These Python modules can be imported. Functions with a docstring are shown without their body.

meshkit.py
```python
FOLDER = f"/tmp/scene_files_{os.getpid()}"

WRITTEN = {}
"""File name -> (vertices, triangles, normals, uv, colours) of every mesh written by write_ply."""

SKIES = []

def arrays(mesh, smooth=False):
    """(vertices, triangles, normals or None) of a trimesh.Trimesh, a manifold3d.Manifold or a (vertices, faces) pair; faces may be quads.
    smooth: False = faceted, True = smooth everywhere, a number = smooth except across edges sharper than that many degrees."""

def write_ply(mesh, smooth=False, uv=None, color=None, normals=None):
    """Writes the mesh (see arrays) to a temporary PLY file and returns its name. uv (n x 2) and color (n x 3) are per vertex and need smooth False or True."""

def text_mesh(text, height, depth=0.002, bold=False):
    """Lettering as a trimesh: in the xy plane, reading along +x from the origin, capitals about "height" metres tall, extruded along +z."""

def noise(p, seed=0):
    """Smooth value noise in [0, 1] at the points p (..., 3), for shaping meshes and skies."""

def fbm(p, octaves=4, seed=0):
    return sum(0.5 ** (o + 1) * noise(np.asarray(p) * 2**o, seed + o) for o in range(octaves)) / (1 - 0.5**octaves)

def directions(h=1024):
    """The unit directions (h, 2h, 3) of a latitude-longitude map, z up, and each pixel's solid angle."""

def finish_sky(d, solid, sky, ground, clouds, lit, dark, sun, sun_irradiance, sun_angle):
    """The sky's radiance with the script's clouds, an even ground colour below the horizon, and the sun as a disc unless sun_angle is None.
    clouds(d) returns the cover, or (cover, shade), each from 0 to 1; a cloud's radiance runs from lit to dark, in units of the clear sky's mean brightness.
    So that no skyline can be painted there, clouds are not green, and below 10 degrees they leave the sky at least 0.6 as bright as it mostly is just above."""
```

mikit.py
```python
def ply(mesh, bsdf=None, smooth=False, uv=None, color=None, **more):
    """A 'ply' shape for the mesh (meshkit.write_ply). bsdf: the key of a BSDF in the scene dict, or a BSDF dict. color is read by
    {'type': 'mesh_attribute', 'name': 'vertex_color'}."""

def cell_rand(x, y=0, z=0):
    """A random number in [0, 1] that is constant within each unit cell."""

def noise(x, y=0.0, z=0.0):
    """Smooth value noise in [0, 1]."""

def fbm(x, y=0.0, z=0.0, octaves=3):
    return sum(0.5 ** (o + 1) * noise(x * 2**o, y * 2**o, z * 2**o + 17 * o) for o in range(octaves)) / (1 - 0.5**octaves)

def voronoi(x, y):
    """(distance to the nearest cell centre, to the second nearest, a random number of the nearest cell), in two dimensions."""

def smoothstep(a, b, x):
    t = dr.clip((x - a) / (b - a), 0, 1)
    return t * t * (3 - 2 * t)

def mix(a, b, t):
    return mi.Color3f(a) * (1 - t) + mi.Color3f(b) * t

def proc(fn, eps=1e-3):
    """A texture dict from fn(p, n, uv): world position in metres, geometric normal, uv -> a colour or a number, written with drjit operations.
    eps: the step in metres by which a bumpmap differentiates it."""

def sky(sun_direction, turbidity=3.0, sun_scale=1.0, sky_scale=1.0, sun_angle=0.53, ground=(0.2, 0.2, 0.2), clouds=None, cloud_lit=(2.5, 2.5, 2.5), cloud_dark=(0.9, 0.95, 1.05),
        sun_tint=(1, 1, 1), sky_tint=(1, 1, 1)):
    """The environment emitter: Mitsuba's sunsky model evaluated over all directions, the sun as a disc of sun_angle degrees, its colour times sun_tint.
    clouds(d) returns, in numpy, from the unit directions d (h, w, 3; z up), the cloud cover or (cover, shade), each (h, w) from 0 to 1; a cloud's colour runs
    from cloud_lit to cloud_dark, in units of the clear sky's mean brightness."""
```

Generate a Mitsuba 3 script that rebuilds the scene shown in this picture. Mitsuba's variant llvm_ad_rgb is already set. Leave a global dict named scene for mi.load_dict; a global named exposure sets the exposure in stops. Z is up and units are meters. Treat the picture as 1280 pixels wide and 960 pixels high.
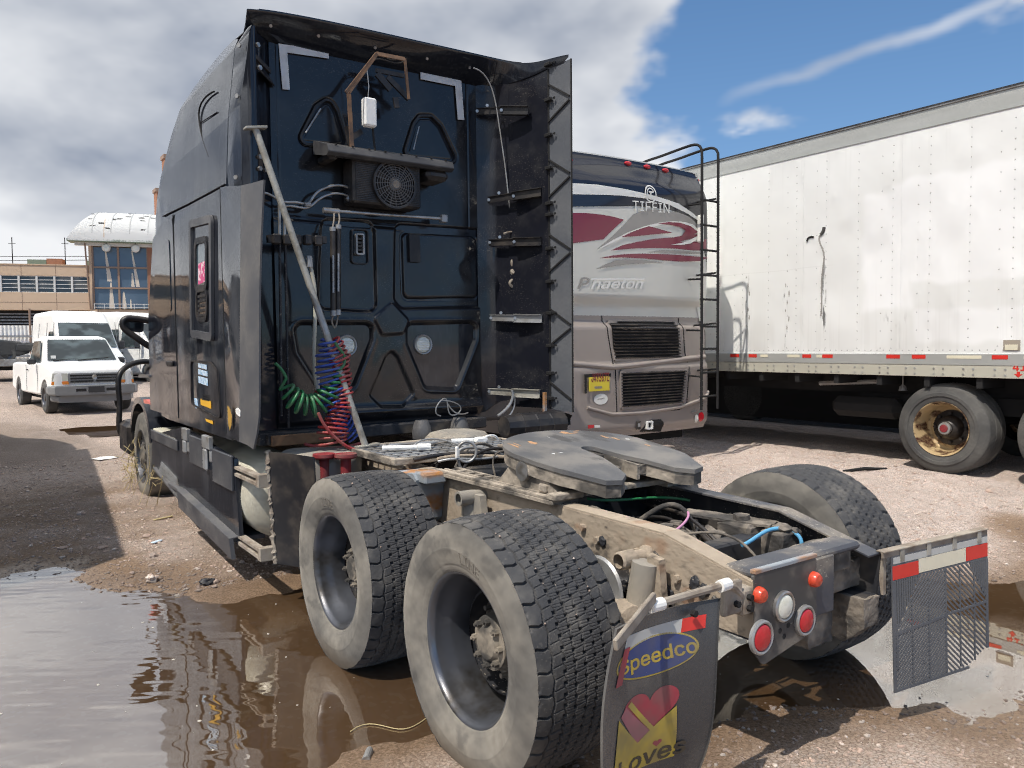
import math, random
import numpy as np, trimesh, manifold3d as m3
import drjit as dr, mitsuba as mi
import mikit, meshkit
from mikit import noise as dn, fbm as dfbm, voronoi as dvor, smoothstep as dss, mix as dmix, cell_rand as dcell, proc
from shapely.geometry import Polygon, LineString, Point
from shapely import affinity
import shapely.ops
random.seed(7); RNG = np.random.default_rng(7)
scene, labels = {}, {}
PI = math.pi

# ------------------------------------------------------------------ camera, sky, exposure
exposure = 1.5
CAM = np.array([-2.7384, -2.5545, 1.6801])
YAW, PITCH, ROLL = 0.614286, 0.049443, -0.00954
_f = np.array([math.sin(YAW)*math.cos(PITCH), math.cos(YAW)*math.cos(PITCH), -math.sin(PITCH)])
_r = np.array([math.cos(YAW), -math.sin(YAW), 0.0]); _u = np.cross(_r, _f)
_up = -_r*math.sin(ROLL) + _u*math.cos(ROLL)
scene['camera'] = {'type': 'perspective', 'fov': 2*math.degrees(math.atan(640/967.58)), 'fov_axis': 'x',
                   'near_clip': 0.05, 'far_clip': 3000.0,
                   'to_world': mi.ScalarTransform4f().look_at(origin=CAM.tolist(), target=(CAM+_f).tolist(), up=_up.tolist())}
SUN = (-1.0, -0.33, 1.62)

def clouds(d):
    x, y, z = d[..., 0], d[..., 1], np.maximum(d[..., 2], 0.0)
    yaw = np.degrees(np.arctan2(x, y))            # 0 along the lorry, positive to its right
    k = 1.0/(z+0.22)
    kk = 0.55*k+0.45*1.9; p = np.stack([x*kk, y*kk, 1.9*z+0.3], -1)
    def fb(s, seed, octs=6):
        t, a, n = 0, 0, 0.5
        for o in range(octs):
            t = t + n*meshkit.noise(p*s*2**o + 11.3*o, seed+o); a += n; n *= 0.52
        return t/a
    warp = fb(1.1, 40, 3)
    q = p + (warp[..., None]-0.5)*0.5
    p = q
    n = fb(1.9, 3, 7)
    az = (yaw+360-35) % 360; az = np.where(az > 180, az-360, az)
    el = np.degrees(np.arcsin(z))
    edge = -2.0+0.60*el                               # the bank of cloud ends on a slant, blue sky to its right
    bank = 0.5-0.5*np.tanh((az-edge+1.5)/5.5)
    bank = np.where(az < -130, bank*np.clip((az+190)/60, 0, 1), bank)
    high = np.clip((el-27)/8.0, 0, 1)*np.clip((150-np.abs(az))/40, 0, 1)
    bank = np.maximum(bank, 0.85*high)
    puff = fb(4.2, 55, 5)
    patchy = np.exp(-((az-9)/6.0)**2-((el-11)/5.0)**2)*0.14+np.exp(-((az-17)/4.5)**2-((el-15.0)/1.6)**2)*0.13
    thr = 0.66 - 0.315*bank - patchy
    nn = 0.72*n+0.28*puff
    c = np.clip((nn-thr+0.04)/0.085, 0, 1); c = c*c*(3-2*c)
    # a thin high streak
    st = np.exp(-((el-(17.8+0.20*(az-21)+2.5*(puff-0.5)))/0.55)**2)*np.clip((az-14)/6, 0, 1)*(0.35+0.65*fb(5.0, 91, 4))
    c = np.maximum(c, np.clip(st*0.9-0.10, 0, 0.6))
    billow = fb(3.1, 33, 6); lump = fb(1.35, 21, 6)
    left = 0.5-0.5*np.tanh((az+15)/8.0)
    band = np.exp(-((el-13.0)/6.5)**2)
    g = 0.16+1.3*(lump-0.47)+1.4*(billow-0.5)+0.42*left*band+0.10*np.clip((nn-thr)/0.3, 0, 1)
    low = np.clip((8.0-el)/3.0, 0, 1); g = g-0.65*low*left-0.55*np.clip((el-23)/8, 0, 1)
    return c, np.clip(g, 0.0, 1.0)
scene['sky'] = mikit.sky(SUN, turbidity=2.6, clouds=clouds, cloud_lit=(3.0, 3.05, 3.12), cloud_dark=(0.60, 0.78, 1.14), sky_tint=(1.02, 1.16, 1.22), sun_tint=(0.90, 1.0, 1.17))

# ------------------------------------------------------------------ mesh helpers
def uniq(k):
    if k not in scene and k not in USED: USED.add(k); return k
    i = 1
    while f'{k}_{i:03d}' in USED or f'{k}_{i:03d}' in scene: i += 1
    k = f'{k}_{i:03d}'; USED.add(k); return k
USED = set()
def thing(name, label, cat, group=None):
    k = uniq(name); labels[k] = {'label': label, 'category': cat}
    if group: labels[k]['group'] = group
    return k
def pieces_of(m):
    """the far-apart pieces of one mesh, each to become a part of its own"""
    if len(m.vertices) > 6000: return [m]
    import scipy.sparse as sp
    f = m.faces; n = len(m.vertices); e = np.vstack([f[:, :2], f[:, 1:]])
    _, lab = sp.csgraph.connected_components(sp.coo_matrix((np.ones(len(e)), (e[:, 0], e[:, 1])), (n, n)), directed=False)
    used = np.unique(lab[f[:, 0]])
    if len(used) < 2 or len(used) > 400: return [m]
    B = [(m.vertices[lab == c].min(0), m.vertices[lab == c].max(0)) for c in used]; lo, hi = np.array([b[0] for b in B]), np.array([b[1] for b in B])
    size = (hi-lo).max(1); gap = np.maximum(0, np.maximum(lo[:, None]-hi[None], lo[None]-hi[:, None]))
    near = np.sqrt((gap**2).sum(2)) <= np.maximum(0.02, 0.5*np.maximum(size[:, None], size[None]))
    k, grp = sp.csgraph.connected_components(sp.coo_matrix(near), directed=False)
    if k < 2: return [m]
    at = grp[np.searchsorted(used, lab[f[:, 0]])]
    return [m.submesh([np.where(at == c)[0]], append=True, repair=False) for c in range(k)]
def add(k, mesh, mat, smooth=False, label=None, kind=None, **kw):
    if kind is None and '__' in k and not kw and hasattr(mesh, 'faces'):
        ps = pieces_of(mesh)
        if len(ps) > 1:
            first = add(k, ps[0], mat, smooth, label)
            for q in ps[1:]: add(k, q, mat, smooth)
            return first
    k = uniq(k)
    scene[k] = mikit.ply(mesh, mat, smooth, **kw)
    if label or kind:
        labels[k] = {}
        if label: labels[k]['label'] = label
        if kind: labels[k]['kind'] = kind
    return k
def group(k): return uniq(k)
def cat(*ms):
    ms = [m for m in ms if m is not None]
    return trimesh.util.concatenate(ms)
def hull(pts): return trimesh.convex.convex_hull(np.asarray(pts, float))
def box(x0, x1, y0, y1, z0, z1, b=0.0):
    lo, hi = np.array([min(x0, x1), min(y0, y1), min(z0, z1)]), np.array([max(x0, x1), max(y0, y1), max(z0, z1)])
    if b <= 0:
        m = trimesh.creation.box(extents=hi-lo); m.apply_translation((lo+hi)/2); return m
    b = min(b, 0.45*(hi-lo).min()); P = []
    for k in range(3):
        a, c = lo+b, hi-b
        a[k], c[k] = lo[k], hi[k]
        P += [[[a, c][i][0], [a, c][j][1], [a, c][l][2]] for i in (0, 1) for j in (0, 1) for l in (0, 1)]
    return hull(P)
def obox(c, ux, uy, uz, b=0.0):
    """box about c with half-axes vectors ux, uy, uz"""
    L = [np.linalg.norm(v) for v in (ux, uy, uz)]
    m = box(-L[0], L[0], -L[1], L[1], -L[2], L[2], b)
    M = np.eye(4)
    for i, v in enumerate((ux, uy, uz)): M[:3, i] = np.asarray(v)/L[i]
    M[:3, 3] = c
    m.apply_transform(M); return m
def bar(a, b, w, t, up=(0, 0, 1), bev=0.0):
    """flat bar from a to b, w wide across (up x dir), t thick along up"""
    a, b = np.asarray(a, float), np.asarray(b, float); d = b-a; L = np.linalg.norm(d); d /= L
    s = np.cross(d, up); s /= np.linalg.norm(s); n = np.cross(s, d)
    return obox((a+b)/2, d*L/2, s*w/2, n*t/2, bev)
def tube(P, r, n=8, cap=True):
    P = np.asarray(P, float); N = len(P); r = np.broadcast_to(np.asarray(r, float), (N,))
    T = np.gradient(P, axis=0); T /= np.maximum(np.linalg.norm(T, axis=1, keepdims=True), 1e-12)
    u = np.cross(T[0], [0, 0, 1] if abs(T[0][2]) < 0.9 else [1, 0, 0]); u /= np.linalg.norm(u)
    V = []; a = np.arange(n)*2*PI/n
    for i in range(N):
        u = u-T[i]*(u@T[i]); u /= np.linalg.norm(u); w = np.cross(T[i], u)
        V.append(P[i]+r[i]*(np.cos(a)[:, None]*u+np.sin(a)[:, None]*w))
    V = np.vstack(V); F = []
    for i in range(N-1):
        for j in range(n):
            A, B, C, D = i*n+j, i*n+(j+1) % n, (i+1)*n+(j+1) % n, (i+1)*n+j
            F += [[A, B, C], [A, C, D]]
    if cap:
        V = np.vstack([V, P[0], P[-1]])
        for j in range(n):
            F.append([N*n, (j+1) % n, j]); F.append([N*n+1, (N-1)*n+j, (N-1)*n+(j+1) % n])
    return trimesh.Trimesh(V, F, process=False)
def spline(P, n=40):
    from scipy.interpolate import CubicSpline
    P = np.asarray(P, float); t = np.r_[0, np.cumsum(np.linalg.norm(np.diff(P, axis=0), axis=1))]
    return CubicSpline(t, P)(np.linspace(0, t[-1], n))
def cyl(a, b, r, n=20, r2=None):
    return tube([a, b], [r, r if r2 is None else r2], n)
def lathe(prof, n=48, axis=0, center=(0, 0, 0), a0=0.0, a1=2*PI):
    """prof: (along, radius); revolve about the axis"""
    prof = np.asarray(prof, float); full = abs(a1-a0-2*PI) < 1e-6
    a = np.linspace(a0, a1, n, endpoint=not full); m = len(prof); V = []
    for t in a:
        p = np.zeros((m, 3)); p[:, axis] = prof[:, 0]; p[:, (axis+1) % 3] = prof[:, 1]*math.cos(t); p[:, (axis+2) % 3] = prof[:, 1]*math.sin(t); V.append(p)
    V = np.vstack(V)+np.asarray(center, float); F = []
    for i in range(n if full else n-1):
        j = (i+1) % n
        for k in range(m-1):
            A, B, C, D = i*m+k, i*m+k+1, j*m+k+1, j*m+k
            F += [[A, D, C], [A, C, B]]
    return trimesh.Trimesh(V, F, process=False)
def extr(poly, plane, a0, a1):
    """extrude a 2-D outline; plane 'x': (y,z), 'y': (x,z), 'z': (x,y)"""
    g = poly if hasattr(poly, 'geom_type') else Polygon(np.asarray(poly, float))
    g = g.buffer(0); out = []
    for q in getattr(g, 'geoms', [g]):
        m = trimesh.creation.extrude_polygon(q, abs(a1-a0), engine='earcut'); v = m.vertices.copy(); a = v[:, 2]+min(a0, a1)
        if plane == 'x': w = np.stack([a, v[:, 0], v[:, 1]], 1); fl = False
        elif plane == 'y': w = np.stack([v[:, 0], a, v[:, 1]], 1); fl = True
        else: w = np.stack([v[:, 0], v[:, 1], a], 1); fl = False
        f = m.faces[:, ::-1] if fl else m.faces
        out.append(trimesh.Trimesh(w, f, process=False))
    return cat(*out)
def rrect(x0, x1, y0, y1, r, n=6):
    r = min(r, 0.49*min(abs(x1-x0), abs(y1-y0)))
    return Polygon([(min(x0, x1)+r, min(y0, y1)+r), (max(x0, x1)-r, min(y0, y1)+r), (max(x0, x1)-r, max(y0, y1)-r), (min(x0, x1)+r, max(y0, y1)-r)]).buffer(r, quad_segs=n)
def rpoly(P, r, n=6):
    return Polygon(P).buffer(-r).buffer(r, quad_segs=n)
def grid(U, V, fn):
    """sheet of len(U) x len(V) vertices; fn(u, v) -> (x, y, z) arrays"""
    u, v = np.meshgrid(U, V, indexing='ij'); X = np.stack(fn(u, v), -1).reshape(-1, 3); n, m = len(U), len(V)
    i = (np.arange(n-1)[:, None]*m+np.arange(m-1)[None]).ravel()
    F = np.vstack([np.stack([i, i+m, i+m+1], 1), np.stack([i, i+m+1, i+1], 1)])
    return trimesh.Trimesh(X, F, process=False)
def place(m, o, ux, uy, un=None):
    m = m.copy(); M = np.eye(4); ux, uy = np.asarray(ux, float), np.asarray(uy, float)
    M[:3, 0], M[:3, 1], M[:3, 2], M[:3, 3] = ux, uy, np.cross(ux, uy)/max(np.linalg.norm(np.cross(ux, uy)), 1e-9)if un is None else un, o
    m.apply_transform(M); return m
def moved(m, dx=0, dy=0, dz=0, rz=0.0, ry=0.0, rx=0.0, about=(0, 0, 0)):
    m = m.copy()
    for a, v in ((rx, [1, 0, 0]), (ry, [0, 1, 0]), (rz, [0, 0, 1])):
        if a: m.apply_transform(trimesh.transformations.rotation_matrix(a, v, about))
    m.apply_translation([dx, dy, dz]); return m
def jitter(m, a, s=9.0, seed=0):
    v = m.vertices.copy()
    for k in range(3): v[:, k] += a*(2*meshkit.noise(m.vertices*s, seed+k)-1)
    return trimesh.Trimesh(v, m.faces, process=False)
def bolts(pts, nrm, r=0.012, h=0.01):
    nrm = np.asarray(nrm, float); return cat(*[cyl(np.asarray(p, float), np.asarray(p, float)+nrm*h, r, 6) for p in pts])
def sstep(a, b, x):
    t = np.clip((x-a)/(b-a), 0, 1); return t*t*(3-2*t)

# ------------------------------------------------------------------ materials
def mat(name, base, rough=0.5, metallic=0.0, bump=None, bscale=1.0, eps=1e-3, spec=0.5, cc=0.0, ccg=0.9, two=True, sheen=0.0):
    c = proc(base) if callable(base) else {'type': 'rgb', 'value': list(base)}
    b = {'type': 'principled', 'base_color': c, 'roughness': proc(rough) if callable(rough) else float(rough), 'metallic': float(metallic), 'specular': float(spec)}
    if cc: b['clearcoat'] = float(cc); b['clearcoat_gloss'] = float(ccg)
    if sheen: b['sheen'] = sheen
    if bump is not None: b = {'type': 'bumpmap', 'arbitrary': proc(bump, eps), 'scale': float(bscale), 'bsdf': b}
    scene[name] = {'type': 'twosided', 'bsdf': b} if two else b
    return name
DUST = (0.30, 0.258, 0.210)
def dirty(c, dust=DUST, amt=0.5, s=6.0, lo=0.35, hi=0.75, speck=0.0):
    def fn(p, n, uv):
        t = dfbm(p.x*s, p.y*s, p.z*s, 4)
        t = dss(lo, hi, t)*amt
        k = dfbm(p.x*45, p.y*45, p.z*45, 2)
        col = dmix(c, dust, t*(0.6+0.8*k))
        if speck: col = dmix(col, (0.4, 0.36, 0.3), speck*dss(0.74, 0.84, dn(p.x*120, p.y*120, p.z*120))*dss(0.45, 0.6, dn(p.x*5, p.y*5, p.z*5)))
        return col
    return fn
def rgh(a, b, s=5.0):
    return lambda p, n, uv: a+(b-a)*dss(0.35, 0.7, dfbm(p.x*s+3, p.y*s, p.z*s, 3))
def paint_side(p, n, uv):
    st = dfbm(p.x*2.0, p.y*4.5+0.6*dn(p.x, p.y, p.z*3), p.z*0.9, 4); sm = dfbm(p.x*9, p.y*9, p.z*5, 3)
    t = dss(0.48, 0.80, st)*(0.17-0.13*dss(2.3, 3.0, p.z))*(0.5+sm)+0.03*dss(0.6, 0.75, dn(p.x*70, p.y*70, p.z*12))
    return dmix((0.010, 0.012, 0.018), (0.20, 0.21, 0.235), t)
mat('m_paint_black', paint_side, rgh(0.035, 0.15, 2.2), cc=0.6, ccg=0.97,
    bump=lambda p, n, uv: dfbm(p.x*2.2, p.y*2.2, p.z*1.2, 2), bscale=0.012, eps=4e-3)
mat('m_wall_black', dirty((0.011, 0.0115, 0.0145), (0.15, 0.14, 0.125), 0.11, 3.2, 0.45, 0.85, 0.10), rgh(0.05, 0.20, 3.0), cc=0.4, ccg=0.95)
mat('m_wall_gritty', dirty((0.012, 0.013, 0.019), (0.15, 0.145, 0.135), 0.10, 7.0, 0.45, 0.8, 0.12), rgh(0.10, 0.30, 4.0))
mat('m_plastic_grey', dirty((0.085, 0.088, 0.098), (0.22, 0.205, 0.185), 0.55, 3.0, 0.3, 0.8), 0.48)
mat('m_plastic_side', dirty((0.055, 0.058, 0.067), (0.26, 0.25, 0.24), 0.6, 2.0, 0.4, 0.85), 0.42)
mat('m_rubber_strip', dirty((0.085, 0.093, 0.108), (0.2, 0.2, 0.2), 0.3, 3.0), 0.55)
mat('m_hood', dirty((0.040, 0.041, 0.046), (0.12, 0.115, 0.11), 0.5, 6.0), 0.45)
mat('m_rust_strip', dirty((0.20, 0.115, 0.065), (0.07, 0.05, 0.04), 0.8, 18.0), 0.65)
mat('m_black', dirty((0.014, 0.014, 0.017), (0.12, 0.10, 0.08), 0.35, 8.0), 0.45)
mat('m_black_gloss', (0.008, 0.008, 0.011), 0.12, cc=0.5)
mat('m_dark', (0.012, 0.012, 0.013), 0.8)
mat('m_tread', dirty((0.048, 0.049, 0.053), (0.17, 0.16, 0.145), 0.48, 11.0, 0.4, 0.85, 0.10), 0.72)
def sidewall_col(p, n, uv):
    a = dfbm(p.x*3, p.y*4, p.z*4, 4); f = dfbm(p.x*30, p.y*30, p.z*30, 3)
    c = dmix((0.118, 0.113, 0.105), (0.240, 0.222, 0.192), dss(0.3, 0.72, a))*(0.78+0.44*f)
    c = dmix(c, (0.065, 0.063, 0.061), dss(0.58, 0.72, dfbm(p.x*8+2, p.y*8, p.z*8, 4))*0.5)
    return dmix(c, (0.10, 0.075, 0.05), dss(0.16, 0.02, p.z)*0.7)
mat('m_sidewall', sidewall_col, 0.85)
mat('m_sidewall_dark', dirty((0.06, 0.06, 0.06), (0.14, 0.135, 0.125), 0.7, 4.0, 0.3, 0.8), 0.8)
mat('m_rim', dirty((0.14, 0.15, 0.175), (0.065, 0.060, 0.055), 0.85, 5.0, 0.36, 0.68), rgh(0.24, 0.48), metallic=0.7)
mat('m_rim_dust', dirty((0.06, 0.057, 0.053), (0.27, 0.235, 0.19), 0.9, 12.0, 0.36, 0.70), 0.8)
mat('m_rim_gold', dirty((0.50, 0.37, 0.20), (0.10, 0.055, 0.03), 0.95, 7.0, 0.46, 0.6), 0.55, metallic=0.1)
def frame_dust(p, n, uv):
    a = dfbm(p.x*4, p.y*4, p.z*7, 4); f = dfbm(p.x*22, p.y*22, p.z*30, 3)
    c = dmix((0.40, 0.335, 0.262), (0.30, 0.245, 0.185), f)
    c = dmix(c, (0.060, 0.055, 0.052), dss(0.54, 0.70, 0.62*a+0.38*f)*0.85)
    return dmix(c, (0.26, 0.13, 0.07), dss(0.64, 0.72, dfbm(p.x*6+4, p.y*6, p.z*6, 3))*0.5)
mat('m_frame_grime', dirty((0.050, 0.047, 0.045), (0.26, 0.225, 0.185), 0.85, 9.0, 0.36, 0.70, 0.2), 0.8, bump=lambda p, n, uv: dfbm(p.x*60, p.y*60, p.z*60, 3), bscale=0.006)
mat('m_frame_dust', frame_dust, 0.88,
    bump=lambda p, n, uv: dfbm(p.x*55, p.y*55, p.z*55, 3), bscale=0.006)
mat('m_frame_dark', dirty((0.022, 0.024, 0.030), (0.26, 0.22, 0.17), 0.35, 7.0, 0.45, 0.85, 0.4), 0.55)
mat('m_plate', dirty((0.055, 0.053, 0.052), (0.22, 0.195, 0.165), 0.7, 11.0, 0.35, 0.8, 0.3), 0.6)
mat('m_frame_top', dirty((0.055, 0.060, 0.075), (0.36, 0.31, 0.24), 0.55, 5.0, 0.4, 0.75, 0.6), 0.45)
mat('m_rusty', dirty((0.27, 0.30, 0.33), (0.34, 0.17, 0.075), 0.95, 8.0, 0.4, 0.6, 0.3), 0.75)
mat('m_fifth', lambda p, n, uv: dmix(dmix((0.100, 0.102, 0.108), (0.19, 0.18, 0.168), dss(0.35, 0.75, dfbm(p.x*5, p.y*5, 0.0, 5))), (0.045, 0.043, 0.042), dss(0.60, 0.72, dfbm(p.x*9+3, p.y*3.5, 1.0, 4))*0.6), rgh(0.42, 0.68),
    bump=lambda p, n, uv: dfbm(p.x*40, p.y*40, 0.0, 3)+0.6*dfbm(p.x*6, p.y*90, 2.0, 2), bscale=0.0035)
mat('m_fifth_edge', dirty((0.085, 0.078, 0.070), (0.38, 0.33, 0.27), 0.9, 9.0, 0.34, 0.62), 0.85, bump=lambda p, n, uv: dfbm(p.x*50, p.y*50, p.z*50, 3), bscale=0.006)
mat('m_rust_scrape', (0.42, 0.24, 0.13), 0.7)
mat('m_steel', dirty((0.45, 0.45, 0.45), (0.2, 0.17, 0.13), 0.6, 20.0), 0.35, metallic=0.8)
mat('m_pole', dirty((0.40, 0.39, 0.35), (0.16, 0.14, 0.11), 0.6, 12.0, 0.4, 0.7), 0.5, metallic=0.25)
mat('m_galv', dirty((0.40, 0.41, 0.42), (0.22, 0.19, 0.15), 0.6, 9.0), 0.45, metallic=0.5)
mat('m_tape', dirty((0.62, 0.63, 0.64), (0.4, 0.38, 0.35), 0.4, 14.0), 0.4)
mat('m_white', dirty((0.78, 0.78, 0.76), (0.5, 0.47, 0.42), 0.25, 5.0), 0.35, cc=0.4)
mat('m_white_box', (0.8, 0.8, 0.78), 0.45)
mat('m_wood', dirty((0.30, 0.17, 0.09), (0.12, 0.07, 0.04), 0.8, 14.0), 0.6)
mat('m_cream', dirty((0.58, 0.56, 0.46), (0.33, 0.30, 0.24), 0.6, 4.0), 0.4, cc=0.2)
mat('m_tan_bracket', dirty((0.33, 0.29, 0.24), (0.17, 0.13, 0.10), 0.8, 14.0), 0.75)
mat('m_drum', dirty((0.25, 0.235, 0.21), (0.36, 0.32, 0.26), 0.8, 6.0, 0.3, 0.75), 0.8)
mat('m_red', dirty((0.22, 0.022, 0.028), (0.20, 0.13, 0.11), 0.6, 10.0), 0.6)
mat('m_hose_red', dirty((0.40, 0.04, 0.045), (0.25, 0.17, 0.14), 0.5, 14.0), 0.4)
mat('m_hose_blue', dirty((0.035, 0.085, 0.40), (0.2, 0.2, 0.22), 0.4, 14.0), 0.4)
mat('m_hose_green', dirty((0.02, 0.17, 0.06), (0.15, 0.17, 0.13), 0.4, 14.0), 0.4)
mat('m_hose_pink', (0.55, 0.25, 0.42), 0.4)
mat('m_hose_cyan', (0.12, 0.38, 0.62), 0.4)
mat('m_lens_red', (0.55, 0.02, 0.03), 0.12, cc=0.8)
mat('m_lens_orange', (0.62, 0.065, 0.028), 0.15, cc=0.8)
mat('m_lens_amber', (0.72, 0.22, 0.03), 0.15, cc=0.8)
mat('m_lens_clear', dirty((0.80, 0.80, 0.70), (0.6, 0.6, 0.5), 0.6, 40.0), 0.15, cc=0.8)
mat('m_glass_dark', (0.01, 0.012, 0.015), 0.05, cc=1.0, ccg=0.99)
mat('m_glass_tint', lambda p, n, uv: dmix((0.03, 0.05, 0.07), (0.10, 0.13, 0.15), dfbm(p.x*3, p.y*3, p.z*4, 3)), 0.06, cc=1.0, ccg=0.99)
mat('m_sticker_pink', lambda p, n, uv: dmix((0.62, 0.10, 0.24), (0.78, 0.6, 0.64), dss(0.5, 0.62, dfbm(p.y*40, p.z*40, 0.0, 2))), 0.5)
mat('m_decal_blue', lambda p, n, uv: dmix((0.62, 0.72, 0.82), (0.30, 0.48, 0.68), dss(0.4, 0.62, dfbm(p.y*60, p.z*60, 0.0, 2))), 0.5)
mat('m_decal_orange', (0.75, 0.42, 0.04), 0.5)
mat('m_decal_gold', (0.45, 0.27, 0.06), 0.5)
mat('m_yellow', (0.72, 0.58, 0.05), 0.5)
mat('m_flap', lambda p, n, uv: dmix((0.055, 0.056, 0.06), (0.17, 0.16, 0.145), dss(0.35, 0.75, dfbm(p.x*4, p.y*4, p.z*2.0, 4))), 0.34)
def faded(c, d=0.55):
    return lambda p, n, uv: dmix(c, (0.13, 0.12, 0.11), d*dss(0.25, 0.8, dfbm(p.x*14, p.y*14, p.z*9, 4)))
mat('m_flap_red', faded((0.36, 0.035, 0.06)), 0.45)
mat('m_flap_pink', faded((0.38, 0.12, 0.15)), 0.45)
mat('m_flap_yellow', faded((0.50, 0.37, 0.05)), 0.45)
mat('m_flap_blue', faded((0.03, 0.055, 0.19), 0.4), 0.4)
mat('m_flap_dark', (0.06, 0.05, 0.035), 0.5)
mat('m_refl_red', (0.62, 0.04, 0.03), 0.3)
mat('m_refl_white', (0.70, 0.66, 0.52), 0.35)
mat('m_refl_grey', (0.45, 0.46, 0.45), 0.4)
mat('m_straw', (0.52, 0.42, 0.22), 0.8)

# ------------------------------------------------------------------ ground and puddles
PUD = np.array([[-2.588,4.265],[-2.287,4.19],[-2.055,3.888],[-1.891,3.548],[-1.716,3.347],[-1.553,3.112],[-1.396,2.886],[-1.224,2.735],[-1.036,2.723],[-0.814,2.784]]+[[0.0,1.62],[1.0,1.75],[1.55,1.15]]+[[3.171,-0.078],[3.476,-0.162]]+[[5.2,0.6],[5.6,-1.5],[3.6,-3.2]]+[[1.413,-0.968],[1.007,-0.858],[0.666,-0.774],[0.354,-0.655],[0.138,-0.523],[-0.101,-0.434],[-0.272,-0.448],[-0.566,-0.349],[-0.883,-0.227],[-1.179,0.138],[-1.374,0.184],[-1.603,0.13]]+[[-1.9,-2.2],[-4.2,-2.6],[-6.4,0.5],[-6.2,3.2],[-4.2,4.3]])
PUD_POLY = Polygon(PUD).buffer(0)
PUD2 = np.array([[-1.369,14.233],[-0.999,14.882],[-0.53,14.686],[-0.169,13.778],[-0.427,12.569],[-0.862,12.148],[-1.177,12.562],[-1.345,13.341]])
PUD2_POLY = Polygon(PUD2).buffer(0)
def sdist(poly, x, y):
    import shapely
    pts = shapely.points(np.stack([x.ravel(), y.ravel()], -1)); d = shapely.distance(poly.exterior, pts); s = shapely.contains(poly, pts)
    return np.where(s, -d, d).reshape(x.shape)
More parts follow.
